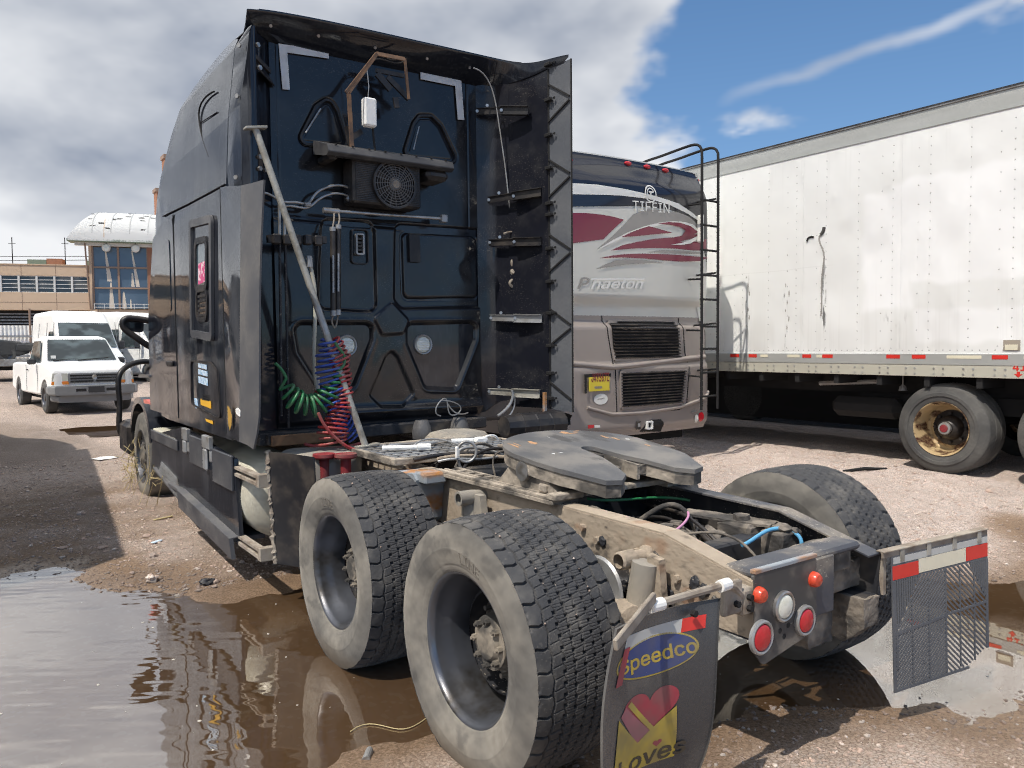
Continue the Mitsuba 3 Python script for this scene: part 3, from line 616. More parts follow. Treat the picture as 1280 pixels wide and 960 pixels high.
# fifth wheel: slider rails with teeth, pedestal, plate with a V throat
for s in (-1, 1):
    SR = add(TR+'__slider_rail', cat(box(s*0.31, s*0.475, 0.33, 1.46, 0.914, 0.936, 0.003), box(s*0.44, s*0.474, 0.33, 1.46, 0.936, 0.952, 0.003)), 'm_fifth_edge')
    for k in range(11):
        y = 1.36-0.095*k
        if k < 10: add(SR+'__rack_slot', box(s*0.375, s*0.41, y-0.028, y+0.028, 0.9365, 0.940, 0.001), 'm_dark')
    add(SR+'__rack_bar', cat(*[box(s*0.36, s*0.425, 1.29-0.095*k, 1.315-0.095*k, 0.937, 0.955, 0.003) for k in range(10)], box(s*0.345, s*0.362, 0.36, 1.42, 0.937, 0.957, 0.003), box(s*0.422, s*0.437, 0.36, 1.42, 0.937, 0.957, 0.003)), 'm_fifth_edge')
    add(SR+'__end_stop', cat(box(s*0.30, s*0.48, 0.30, 0.36, 0.938, 0.972, 0.006), box(s*0.33, s*0.45, 0.42, 0.48, 0.957, 1.0, 0.008)), 'm_fifth_edge')
    add(SR+'__lifting_eye', tube([(s*0.40, 0.44+0.028*math.cos(a), 1.03+0.035*math.sin(a)) for a in np.linspace(-0.6, PI+0.6, 14)], 0.009, 8), 'm_fifth_edge', 40)
add(TR+'__slider_baseplate', cat(box(-0.30, 0.30, 0.36, 0.50, 0.93, 0.955, 0.004), box(-0.30, 0.30, 0.80, 0.98, 0.93, 0.955, 0.004), box(-0.30, 0.42, 0.33, 0.38, 0.935, 0.962, 0.004)), 'm_fifth_edge')
FW0 = np.array([0.0, 0.60, 1.122]); FSL = 0.12
def fw_outline():
    out = []
    for a in np.linspace(PI*0.0, PI, 40): out.append((0.46*math.cos(a)*1.0, 0.05+0.40*math.sin(a)))
    left = [(-0.455, -0.12), (-0.43, -0.28), (-0.33, -0.49), (-0.25, -0.51), (-0.17, -0.45)]
    throat = [(-0.075, -0.18), (-0.055, -0.03)]+[(0.055*math.cos(a), 0.0+0.055*math.sin(a)) for a in np.linspace(PI, 0, 10)]+[(0.055, -0.03), (0.075, -0.18)]
    right = [(0.17, -0.45), (0.25, -0.51), (0.33, -0.49), (0.43, -0.28), (0.455, -0.12)]
    return out+left+throat+right
def fw_xf(m):
    v = m.vertices.copy(); bend = np.clip(-0.30-v[:, 1], 0, 1)
    z = v[:, 2]-0.06*bend
    y2 = FW0[1]+v[:, 1]; return trimesh.Trimesh(np.stack([v[:, 0]+FW0[0], y2-FSL*z*0, FW0[2]+FSL*v[:, 1]+z], 1), m.faces, process=False)
plate = extr(Polygon(fw_outline()).buffer(0.004), 'z', -0.022, 0.0)
plate = plate.subdivide_to_size(0.09)
FW = add(TR+'__fifth_wheel', fw_xf(plate), 'm_fifth', 25, label='dark grey coupling plate with a V throat and rust scrapes')
skirt_o = Polygon(fw_outline()).buffer(-0.004); skirt = extr(skirt_o.difference(skirt_o.buffer(-0.030)), 'z', -0.085, -0.0225).subdivide_to_size(0.09)
add(FW+'__skirt', jitter(fw_xf(skirt), 0.003, 25), 'm_fifth_edge', 25)
add(FW+'__rib', fw_xf(cat(box(-0.40, 0.40, 0.08, 0.12, -0.10, -0.023), box(-0.38, -0.06, -0.2, -0.17, -0.085, -0.023), box(0.06, 0.38, -0.2, -0.17, -0.085, -0.023), box(-0.075, -0.055, -0.3, 0.1, -0.10, -0.023), box(0.055, 0.075, -0.3, 0.1, -0.10, -0.023)).subdivide_to_size(0.1)), 'm_fifth_edge')
for s in (-1, 1):
    add(FW+'__pedestal', extr([(0.36, 0.955), (0.86, 0.955), (0.74, 1.06), (0.66, 1.10), (0.54, 1.10), (0.47, 1.06)], 'x', s*0.30, s*0.43), 'm_fifth_edge')
    add(FW+'__pivot_pin', lathe([(s*0.27, 0.05), (s*0.46, 0.05), (s*0.465, 0.0)], 18, 0, (0, 0.60, 1.045)), 'm_steel', 30)
def scrape(cx, cy, w, h, seed):
    rg = np.random.default_rng(seed); P = [(cx+w*math.cos(a)*rg.uniform(.4, 1), cy+h*math.sin(a)*rg.uniform(.4, 1)) for a in np.linspace(0, 2*PI, 13)[:-1]]
    m = extr(P, 'z', 0.0005, 0.0012); return fw_xf(m)
add(FW+'__rust_scrape', cat(*[scrape(x, y, w, h, i) for i, (x, y, w, h) in enumerate([(-0.22, 0.22, .025, .05), (0.12, 0.37, .035, .05), (0.16, 0.34, .05, .012), (0.28, 0.20, .012, .06), (0.31, 0.14, .01, .05), (-0.36, 0.20, .01, .08), (-0.33, 0.22, .008, .06), (0.37, -0.06, .012, .03), (0.22, 0.38, .04, .01)])]), 'm_rust_scrape')
add(FW+'__grease_fleck', cat(*[scrape(x, y, w, h, 50+i) for i, (x, y, w, h) in enumerate([(-0.27, -0.02, .012, .016), (-0.22, -0.02, .02, .006), (0.37, 0.1, .012, .02), (-0.05, 0.3, .006, .01)])]), 'm_tape')
# catwalk behind the cab
DK = add(TR+'__deck_plate', cat(box(-0.60, 0.56, 1.74, 1.80, 0.945, 0.985, 0.005), box(-0.60, 0.56, 2.50, 2.56, 0.945, 0.985, 0.005), box(-0.60, -0.56, 1.80, 2.50, 0.945, 0.985), box(0.52, 0.56, 1.80, 2.50, 0.945, 0.985)), 'm_fifth_edge')
for k in range(15): add(DK+'__slat', box(-0.56+0.072*k, -0.56+0.072*k+0.046, 1.80, 2.50, 0.962, 0.982, 0.004), 'm_galv')
add(DK+'__cross_strip', cat(*[box(-0.558, 0.518, 1.9+0.1*k, 1.915+0.1*k, 0.9825, 0.988) for k in range(6)]), 'm_galv', kind='stuff')
# air tank, hoses and brackets in the frame
add(TR+'__air_tank', lathe([(-0.30, 0.0), (-0.29, 0.07), (-0.25, 0.11), (0.20, 0.11), (0.24, 0.07), (0.25, 0.0)], 24, 0, (0, 1.62, 0.80)), 'm_frame_dark', 40)
add(TR+'__air_valve', rough_up(box(-0.15, 0.05, -0.12, 0.05, 0.73, 0.80, 0.02), cyl((-0.1, -0.05, 0.8), (-0.1, -0.05, 0.84), 0.035, 14), cyl((0.02, 0, 0.8), (0.02, 0, 0.83), 0.03, 14), box(0.18, 0.32, -0.30, -0.10, 0.72, 0.84, 0.015), cyl((0.25, -0.2, 0.84), (0.25, -0.2, 0.87), 0.04, 16)), 'm_frame_grime', 35)
add(TR+'__torque_rod', cat(cyl((-0.30, 0.40, 0.70), (0.12, -0.10, 0.72), 0.028, 12), cyl((0.30, 0.40, 0.70), (-0.05, -0.12, 0.72), 0.028, 12), cyl((0.10, -0.1, 0.72), (0.40, -0.14, 0.74), 0.03, 12)), 'm_frame_dark', 40)
add(TR+'__valve_bracket', rough_up(box(0.20, 0.36, -0.46, -0.34, 0.66, 0.83, 0.01), box(-0.02, 0.15, -0.52, -0.42, 0.60, 0.68, 0.01), bar((0.18, 0.1, 0.84), (0.30, -0.35, 0.84), 0.12, 0.012), clod((0.10, -0.15, 0.78), 0.06, 9, (1, 1, .6)), clod((0.28, -0.42, 0.83), 0.05, 10, (1, 1, .6))), 'm_frame_grime', 35)
for nm, mt, P, r in (('air_line_green', 'm_hose_green', [(-0.18, 0.42, 0.90), (0.0, 0.36, 0.88), (0.22, 0.30, 0.875), (0.34, 0.2, 0.86)], 0.007),
                     ('air_line_pink', 'm_hose_pink', [(-0.36, -0.18, 0.84), (-0.2, -0.17, 0.84), (-0.05, -0.12, 0.86), (0.08, -0.02, 0.87)], 0.006),
                     ('air_line_blue', 'm_hose_cyan', [(0.0, -0.40, 0.80), (0.13, -0.40, 0.83), (0.26, -0.43, 0.84), (0.285, -0.48, 0.82), (0.285, -0.5, 0.77)], 0.009),
                     ('air_line', 'm_black', [(-0.30, 0.3, 0.8), (-0.1, 0.1, 0.76), (0.1, -0.2, 0.74), (0.3, -0.3, 0.72), (0.36, -0.6, 0.7)], 0.012),
                     ('air_line', 'm_black', [(0.36, 0.3, 0.8), (0.2, 0.05, 0.82), (0.05, -0.1, 0.8), (-0.25, -0.2, 0.76)], 0.011),
                     ('air_line', 'm_frame_dust', [(-0.28, -0.36, 0.76), (-0.1, -0.45, 0.74), (0.05, -0.5, 0.76), (0.2, -0.52, 0.74)], 0.012),
                     ('air_line', 'm_galv', [(-0.43, 1.50, 0.985), (-0.35, 1.45, 1.0), (-0.22, 1.42, 0.99), (-0.05, 1.44, 0.985), (0.1, 1.5, 0.98)], 0.008),
                     ('air_line', 'm_frame_dust', [(-0.40, 1.56, 0.99), (-0.3, 1.54, 1.0), (-0.15, 1.5, 0.995), (0.02, 1.42, 0.98), (0.2, 1.3, 0.96)], 0.012),
                     ('air_line', 'm_black', [(-0.5, 1.68, 0.98), (-0.3, 1.64, 1.0), (-0.05, 1.62, 0.99), (0.3, 1.6, 0.98)], 0.014)):
    add(TR+'__'+nm, tube(spline(P, 26), r, 8), mt, 60)
rgh_ = np.random.default_rng(8)
for k in range(16):
    y0, y1 = rgh_.uniform(-0.55, 0.2), rgh_.uniform(0.1, 0.75); x0, x1 = rgh_.uniform(-0.36, 0.36), rgh_.uniform(-0.36, 0.36); z0, z1 = rgh_.uniform(0.66, 0.80), rgh_.uniform(0.68, 0.86)
    P = [(x0, y0, z0), (x0*0.6+x1*0.4+rgh_.uniform(-.1, .1), y0*0.6+y1*0.4, max(z0, z1)+rgh_.uniform(-0.02, 0.05)), (x0*0.3+x1*0.7+rgh_.uniform(-.08, .08), y0*0.25+y1*0.75, (z0+z1)/2), (x1, y1, z1)]
    add(TR+'__air_line', tube(spline(P, 22), rgh_.choice([0.006, 0.009, 0.013]), 7), ['m_black', 'm_frame_grime', 'm_frame_grime', 'm_black'][k % 4], 60)
for k in range(9):
    y0 = 0.9+0.16*k; P = [(-0.38+rgh_.uniform(0, .2), y0, 0.9), (-0.1+rgh_.uniform(-.2, .2), y0+rgh_.uniform(-.1, .1), 0.985+rgh_.uniform(-.02, .03)), (0.2+rgh_.uniform(-.1, .1), y0+rgh_.uniform(-.15, .15), 0.95)]
    add(TR+'__air_line', tube(spline(P, 18), rgh_.choice([0.006, 0.01]), 7), ['m_black', 'm_galv', 'm_frame_grime'][k % 3], 60)
add(TR+'__lock_jaw', fw_xf(cat(box(-0.06, 0.06, -0.05, 0.06, -0.07, -0.03), box(-0.13, -0.062, -0.3, 0.05, -0.075, -0.028), box(0.062, 0.13, -0.3, 0.05, -0.075, -0.028)).subdivide_to_size(0.08)), 'm_frame_grime')
# white loop of cable and the coil beside the slider
add(TR+'__cable_loop', tube([(-0.275+0.055*math.cos(a), 1.42-0.02*math.cos(a), 1.04+0.062*math.sin(a)) for a in np.linspace(-2.4, 3.6, 30)], 0.009, 8), 'm_galv', 60)
add(TR+'__cable_loop_clip', box(-0.342, -0.318, 1.43, 1.45, 1.005, 1.075, 0.004), 'm_white_box')
t = np.linspace(0, 1, 120); add(TR+'__slider_spring', tube(np.stack([-0.02+0.18*t, 1.36-0.02*t, 1.02+0.03*np.sin(2*PI*5*t)], 1)+np.stack([0*t, 0.03*np.cos(2*PI*5*t), 0*t], 1), 0.006, 6), 'm_steel', 60)
add(TR+'__slider_tag', box(-0.02, 0.17, 1.40, 1.47, 1.045, 1.06, 0.003), 'm_tan_bracket')
# mud flaps
def flap_left(u, v):
    """u 0..1 across from the left, v 0..1 downwards"""
    hx = -1.150+0.480*u
    bulge = 0.10*((2*u-1)**2)*(0.35+0.65*v)*(u < 0.5)+0.035*((2*u-1)**2)*(u >= 0.5)
    return hx-0.105*v-0.03*np.sin(v*3.1)*(1-u)-0.02*np.sin(v*6), -0.80-bulge+0.05*v-0.05*np.sin(v*3.6)*(0.4+0.6*u), 0.815-0.72*v
U, Vv = np.linspace(0, 1, 34), np.linspace(0, 1, 40)
def thick(fn, U, V, t):
    a = grid(U, V, fn); n = a.vertex_normals; b = trimesh.Trimesh(a.vertices-n*t, a.faces[:, ::-1], process=False)
    nu, nv = len(U), len(V); e = [i*nv for i in range(nu)]+[(nu-1)*nv+j for j in range(1, nv)]+[i*nv+nv-1 for i in range(nu-2, -1, -1)]+[j for j in range(nv-2, 0, -1)]
    k = len(a.vertices); F = []
    for p, q in zip(e, e[1:]+e[:1]): F += [[p, q, q+k], [p, q+k, p+k]]
    return trimesh.Trimesh(np.vstack([a.vertices, b.vertices]), np.vstack([a.faces, b.faces, F]), process=False)
FL = add(TR+'__mud_flap', thick(flap_left, U, Vv, 0.008), 'm_flap', 40, label='left mud flap, curled, with printed oval and heart signs')
def on_flap(poly, off, step=0.014):
    """flat print on the left flap; poly in metres (across, down) from its top left corner"""
    g = poly if hasattr(poly, 'geom_type') else Polygon(poly).buffer(0); out = []
    for q in getattr(g, 'geoms', [g]):
        if q.is_empty or q.area < 1e-6: continue
        m = trimesh.creation.extrude_polygon(q, 0.001, engine='earcut'); top = m.submesh([np.where(m.face_normals[:, 2] > 0.9)[0]], append=True).subdivide_to_size(step)
        u, v = (top.vertices[:, 0]*1.06+0.020)/0.48, (top.vertices[:, 1]*0.78-0.052*(top.vertices[:, 1] > 0.125))/0.70; x, y, z = flap_left(u, v); out.append(trimesh.Trimesh(np.stack([x, y-off, z], 1), top.faces, process=False))
    return cat(*out)
def text_poly(txt, h, x, y, slant=0.0, bold=True):
    m = meshkit.text_mesh(txt, h, 0.001, bold); f = m.submesh([np.where(m.face_normals[:, 2] > 0.9)[0]], append=True)
    g = shapely.ops.unary_union([Polygon(t[:, :2]).buffer(1e-5) for t in f.triangles])
    g = affinity.skew(g, slant, 0, origin=(0, 0)); return affinity.affine_transform(g, [1, 0, 0, -1, x, y])
ell = affinity.scale(Point(0.205, 0.235).buffer(1, quad_segs=24), 0.160, 0.072); ell = affinity.rotate(ell, 3)
add(FL+'__oval_rim', on_flap(affinity.scale(ell, 1.05, 1.09), 0.0012), 'm_flap_yellow')
add(FL+'__oval', on_flap(ell, 0.0022), 'm_flap_blue')
add(FL+'__oval_flash', on_flap([(0.045, 0.30), (0.058, 0.165), (0.085, 0.165), (0.075, 0.30)], 0.0032), 'm_flap_red')
add(FL+'__oval_word', on_flap(text_poly('Speedco', 0.055, 0.055, 0.262, -14), 0.0030), 'm_flap_yellow')
def heart(cx, cy, s):
    t = np.linspace(0, 2*PI, 60)[:-1]; return Polygon(np.stack([cx+s*16*np.sin(t)**3/17, cy-s*(13*np.cos(t)-5*np.cos(2*t)-2*np.cos(3*t)-np.cos(4*t))/17], 1)).buffer(0)
band = Polygon([(0.055, 0.70), (0.075, 0.435), (0.165, 0.575), (0.305, 0.465), (0.320, 0.70)])
add(FL+'__heart', on_flap(heart(0.205, 0.45, 0.115), 0.0012), 'm_flap_red')
add(FL+'__heart_stripe', on_flap(Polygon([(0.085, 0.43), (0.105, 0.40), (0.215, 0.545), (0.165, 0.585)]), 0.0022), 'm_flap_pink')
add(FL+'__heart_line', on_flap(Polygon([(0.113, 0.398), (0.127, 0.385), (0.228, 0.535), (0.215, 0.545)]), 0.0032), 'm_flap_yellow')
add(FL+'__sign_band', on_flap(band, 0.0030), 'm_flap_yellow')
add(FL+'__sign_word', on_flap(text_poly('Loves', 0.072, 0.075, 0.69, 0), 0.0040), 'm_flap_dark')
add(FL+'__small_heart', on_flap(heart(0.243, 0.608, 0.018), 0.0040), 'm_flap_red')
add(FL+'__reflective_tape', cat(on_flap([(0.06, 0.055), (0.30, 0.055), (0.30, 0.108), (0.06, 0.108)], 0.0012)), 'm_refl_grey')
add(FL+'__reflective_tape_red', on_flap([(0.30, 0.055), (0.39, 0.055), (0.39, 0.108), (0.30, 0.108)], 0.0012), 'm_refl_red')
HB = add(TR+'__flap_hanger', cat(tube([(-0.445, -0.765, 0.755), (-0.50, -0.79, 0.78), (-0.555, -0.800, 0.825), (-0.62, -0.812, 0.845), (-1.02, -0.815, 0.845)], 0.014, 8), box(-0.60, -0.50, -0.80, -0.775, 0.72, 0.84, 0.006), box(-0.50, -0.43, -0.80, -0.74, 0.70, 0.80, 0.01)), 'm_tan_bracket', 40)
add(HB+'__broken_bar', bar([[-0.976,-0.83,0.878]][0], [[-1.256,-0.95,0.824]][0], 0.035, 0.014, up=(0.2, -1, 0), bev=0.003), 'm_tan_bracket')
add(HB+'__clamp', cat(cyl((-0.985, -0.82, 0.845), (-0.93, -0.82, 0.845), 0.021, 12), cyl((-0.645, -0.815, 0.845), (-0.595, -0.812, 0.845), 0.021, 12)), 'm_white_box')
add(HB+'__bolt', bolts([(-0.54, -0.80, 0.76), (-0.47, -0.80, 0.77), (-0.47, -0.80, 0.73), (-0.80, -0.83, 0.79)], (0, -1, 0), 0.012, 0.018), 'm_dark')
# right flap: ribbed moulded sheet on a bent bracket
A0, A1 = np.array([0.452, -0.818]), np.array([1.048, -0.940])
ax = np.r_[(A1-A0), 0.03]; ax_l = np.linalg.norm(ax); ax = ax/ax_l; an = np.cross(ax, [0, 0, 1]); an /= np.linalg.norm(an); az = np.cross(an, ax) * 1.0
if az[2] < 0: az = -az
O = np.array([A0[0], A0[1], 0.768])
def F2(m): return place(m, O, ax, az, -np.cross(ax, az) * -1)
def frect(x0, x1, z0, z1, t0=0.0, t1=0.006): return F2(box(x0, x1, z0, z1, t0, t1))
W, H = ax_l, 0.600
FR = add(TR+'__mud_flap', cat(frect(0, W, -0.11, 0.0, 0, 0.004), frect(0, 0.016, -H, -0.11), frect(W-0.014, W, -H+0.07, -0.11), frect(0, W*0.78, -H, -H+0.012), frect(W*0.535, W*0.548, -H, -0.11), frect(0.02, 0.03, -0.5, -0.3), frect(W*0.19, W*0.197, -H, -0.20), frect(W*0.36, W*0.367, -H, -0.13), frect(W*0.69, W*0.697, -H+0.02, -0.13), frect(W*0.845, W*0.852, -H+0.03, -0.16), F2(obox((W*0.27, -0.335, 0.003), (W*0.26, 0.012, 0), (0, 0.006, 0), (0, 0, 0.003))), F2(obox((W*0.77, -0.315, 0.003), (W*0.225, 0.004, 0), (0, 0.005, 0), (0, 0, 0.003)))), 'm_rubber_strip', label='right mud flap of open slanted ribs with tape across the top')
ribs = []
for k in range(46):
    z = -0.10-0.0200*k                                     # left panel ribs rise to the right
    a = np.array([0.015, z]); b = np.array([W*0.54, z+0.29])
    L = LineString([a, b]).intersection(Polygon([(0.012, -H+0.01), (W*0.54, -H+0.01), (W*0.54, -0.11), (W*0.27, -0.11), (0.012, -0.36)]))
    if L.length > 0.02: ribs.append(L)
for k in range(40):
    z = 0.20-0.0260*k
    a = np.array([W*0.54, z]); b = np.array([W-0.01, z-0.26])
    L = LineString([a, b]).intersection(Polygon([(W*0.54, -H+0.005), (W*0.78, -H+0.02), (W-0.012, -H+0.08), (W-0.012, -0.30), (W*0.80, -0.11), (W*0.54, -0.11)]))
    if L.length > 0.02: ribs.append(L)
for k in range(11): ribs.append(LineString([(0.02+0.014*k, -0.11), (0.02+0.014*k, -0.345+0.022*k)]))
for k in range(8): ribs.append(LineString([(W-0.02-0.013*k, -0.11), (W-0.02-0.013*k, -0.28+0.021*k)]))
add(FR+'__rib', cat(*[F2(extr(L.buffer(0.0042, cap_style=2), 'z', 0.001, 0.005)) for L in ribs if L.geom_type == 'LineString']), 'm_rubber_strip', kind='stuff')
add(FR+'__rib_backing', cat(F2(extr(Polygon([(0.012, -0.11), (W*0.27, -0.11), (0.012, -0.36)]), 'z', 0.0002, 0.0012)), F2(extr(Polygon([(W-0.012, -0.30), (W*0.80, -0.11), (W-0.012, -0.11)]), 'z', 0.0002, 0.0012))), 'm_rubber_strip')
add(FR+'__red_tape', frect(0.005, W*0.265, -0.105, -0.045, 0.0042, 0.0052), 'm_refl_red'); add(FR+'__white_tape', frect(W*0.268, W*0.76, -0.100, -0.038, 0.0042, 0.0052), 'm_refl_white'); add(FR+'__red_tape', frect(W*0.763, W, -0.100, -0.038, 0.0042, 0.0052), 'm_refl_red'); add(FR+'__grey_tape', frect(0.01, W, -0.036, -0.008, 0.0042, 0.0052), 'm_refl_grey')
BR = add(TR+'__flap_bracket', cat(F2(box(-0.05, W, 0.0, 0.028, -0.004, 0.004)), F2(box(-0.05, W, 0.024, 0.028, -0.03, 0.012)), extr([(-0.80, 0.775), (-0.80, 0.60), (-0.79, 0.60), (-0.765, 0.775)], 'x', 0.43, 0.452)), 'm_tan_bracket')
for k in range(4): add(BR+'__clip', F2(box(0.05+k*0.163, 0.075+k*0.163, -0.03, 0.03, 0.005, 0.009, 0.001)), 'm_pole')

# ------------------------------------------------------------------ cab and sleeper
def man_extr(P, plane, a0, a1):
    m = extr(P, plane, a0, a1); m.merge_vertices(); m.fix_normals()
    return m3.Manifold(m3.Mesh(np.asarray(m.vertices, np.float32), np.asarray(m.faces, np.uint32)))
side = Polygon([(3.10, 1.02), (3.10, 3.86), (3.32, 3.93), (3.62, 3.96), (4.05, 3.95), (4.45, 3.90), (4.8, 3.79), (5.08, 3.62), (5.30, 3.40), (5.62, 3.02), (6.02, 2.50), (6.42, 2.00), (6.60, 1.86), (7.2, 1.74), (7.9, 1.56), (8.14, 1.36), (8.18, 0.85), (7.75, 0.85), (7.72, 1.02), (6.35, 1.02)]).buffer(-0.04).buffer(0.04, quad_segs=5)
plan = Polygon([(-1.195, 3.05), (1.195, 3.05), (1.2, 5.2), (1.17, 5.7), (1.06, 6.4), (0.98, 6.9), (0.88, 7.8), (0.74, 8.2), (-0.74, 8.2), (-0.88, 7.8), (-0.98, 6.9), (-1.06, 6.4), (-1.17, 5.7), (-1.2, 5.2)]).buffer(-0.03).buffer(0.03, quad_segs=4)
front = Polygon([(-1.2, 0.8), (1.2, 0.8), (1.2, 2.75), (1.17, 3.30), (1.11, 3.80), (1.0, 4.05), (-1.0, 4.05), (-1.11, 3.80), (-1.17, 3.30), (-1.2, 2.75)]).buffer(-0.12).buffer(0.12, quad_segs=8)
body = man_extr(side, 'x', -1.3, 1.3) ^ man_extr(plan, 'z', 0.5, 4.3) ^ man_extr(front, 'y', 2.9, 8.4)
arch = m3.Manifold.cylinder(1.0, 0.60, 0.60, 40).rotate([0, 90, 0])
body = body - arch.translate([-1.6, 7.0, 0.52]) - arch.translate([0.6, 7.0, 0.52])
bm = body.to_mesh(); bmesh = trimesh.Trimesh(bm.vert_properties[:, :3], bm.tri_verts)
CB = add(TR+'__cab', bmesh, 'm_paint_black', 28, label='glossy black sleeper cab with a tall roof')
# front fender flare, bumper, grille guard
for s in (-1, 1):
    pts = [(7.0+0.66*math.cos(a), 0.54+0.60*math.sin(a)) for a in np.linspace(-0.15, PI-0.25, 22)]; inner = [(7.0+0.58*math.cos(a), 0.54+0.53*math.sin(a)) for a in np.linspace(PI-0.25, -0.15, 22)]
    add(CB+'__fender', cat(extr(pts+inner, 'x', s*0.80, s*1.16)), 'm_paint_black', 30)
add(TR+'__bumper', cat(box(-1.16, 1.16, 7.95, 8.28, 0.38, 0.80, 0.06), box(-1.20, -1.05, 7.55, 8.2, 0.40, 0.80, 0.05)), 'm_black', 30)
GG = add(TR+'__grille_guard', cat(*[tube(spline([(s*0.72, 8.33, 0.55), (s*1.0, 8.28, 0.52), (s*1.16, 8.2, 0.60), (s*1.18, 8.18, 1.0), (s*1.16, 8.2, 1.38), (s*1.02, 8.28, 1.49), (s*0.72, 8.33, 1.50)], 40), 0.034, 10) for s in (-1, 1)]+[tube([(-0.72, 8.33, z), (0.72, 8.33, z)], 0.04, 10) for z in (0.55, 1.5)]), 'm_black', 50)
# mirrors
mir = [[-1.349,6.45,1.972],[-1.201,6.45,2.024],[-1.084,6.45,2.009],[-1.097,6.45,1.82],[-1.332,6.45,1.787],[-1.135,6.45,1.616],[-1.09,6.45,1.546]]
mx = [m[0] for m in mir]
MR = add(TR+'__mirror', tube(spline([[-1.109,6.45,1.701],[-1.178,6.45,1.744],[-1.254,6.45,1.804],[-1.329,6.45,1.863],[-1.37,6.45,1.913],[-1.376,6.45,1.963],[-1.352,6.45,1.997],[-1.279,6.45,2.006],[-1.186,6.45,1.995],[-1.093,6.45,1.974]], 44), 0.033, 8), 'm_black', 50)
hq = [[-1.348,1.999],[-1.17,1.984],[-1.178,1.855],[-1.336,1.881]]
add(MR+'__head', extr(rpoly(hq, 0.03), 'y', 6.46, 6.58), 'm_black', 30)
add(MR+'__glass', extr(rpoly(hq, 0.03).buffer(-0.03), 'y', 6.452, 6.459), 'm_glass_dark')
# left side: seams, windows, hatch, signs (on the flat of the sleeper, x = -1.2)
def xq(P, x0, x1): return extr([tuple(p) for p in P], 'x', x0, x1)
def seam(P, r=0.006, mt='m_dark', nm='seam'):
    add(CB+'__'+nm, tube([( -1.2, a, b) for a, b in P], r, 6), mt, 60)
seam([(3.12, 2.835), (4.2, 2.865), (5.20, 2.905)])
seam([(4.78, 2.86), (4.80, 2.0), (4.80, 1.06)], 0.005); seam([(3.225, 2.82), (3.23, 1.06)], 0.008)
curve = [[3.521,3.595],[3.805,3.62],[3.975,3.555],[3.928,3.435],[3.794,3.284],[3.619,3.133]]
add(CB+'__seam', tube([(-1.172-0.0*z, y, z) for y, z in spline(np.array(curve), 30)] if False else [(-1.196+0.055*max(0, z-2.75), y, z) for y, z in spline(np.array(curve), 30)], 0.007, 6), 'm_dark', 60)
add(CB+'__seam', tube([(-1.196+0.055*max(0, z-2.75)-0.002, y, z) for y, z in [[3.9,3.456],[3.405,3.414]]], 0.004, 6), 'm_dark', 60)
# sleeper window: raised frame, pane with pink sticker, vent below
fr = [[4.123,2.718],[3.435,2.671],[3.514,1.732],[4.186,1.778]]
SWN = add(CB+'__sleeper_window', extr(rpoly(fr, 0.06).difference(rpoly(fr, 0.06).buffer(-0.06)), 'x', -1.222, -1.199), 'm_plastic_side', label='narrow sleeper window with a pink sticker above a vent')
fi = rpoly(fr, 0.06).buffer(-0.06)
add(SWN+'__panel', extr(fi, 'x', -1.203, -1.1985), 'm_paint_black')
gl = rpoly([[3.937,2.504],[3.641,2.489],[3.677,2.17],[3.976,2.184]], 0.04)
add(SWN+'__pane_frame', extr(gl.buffer(0.05).difference(gl), 'x', -1.218, -1.203), 'm_black', 30)
add(SWN+'__pane', extr(gl, 'x', -1.207, -1.2035), 'm_glass_tint')
add(SWN+'__sticker', extr(Polygon([[3.904,2.349],[3.68,2.353],[3.698,2.196],[3.924,2.187]]), 'x', -1.209, -1.2075), 'm_sticker_pink')
vt = rpoly([[3.957,2.126],[3.659,2.12],[3.705,1.919],[3.98,1.935]], 0.05)
add(SWN+'__vent', extr(vt.buffer(0.035).difference(vt), 'x', -1.216, -1.203), 'm_black', 30)
vb = vt.bounds
for k in range(5):
    zz = vb[1]+(vb[3]-vb[1])*(k+0.6)/5.4; add(SWN+'__vent_slat', box(-1.212, -1.203, vb[0]+0.03, vb[2]-0.03, zz-0.012, zz+0.008), 'm_black')
# door window, handle
dwp = [[5.323,2.695],[4.909,2.676],[5.031,2.068],[5.498,2.044]]
DW = add(CB+'__door', extr(Polygon([(4.83, 1.06), (4.83, 2.84), (5.22, 2.86), (5.70, 2.75), (6.05, 2.0), (6.10, 1.06)]), 'x', -1.2, -1.1975), 'm_paint_black')
add(DW+'__window', extr(rpoly([(4.95, 2.02), (4.95, 2.66), (5.35, 2.70), (5.62, 2.40), (5.72, 2.05)], 0.05), 'x', -1.206, -1.2005), 'm_glass_dark')
add(DW+'__handle', box(-1.225, -1.2, 4.92, 5.14, 1.52, 1.57, 0.01), 'm_black')
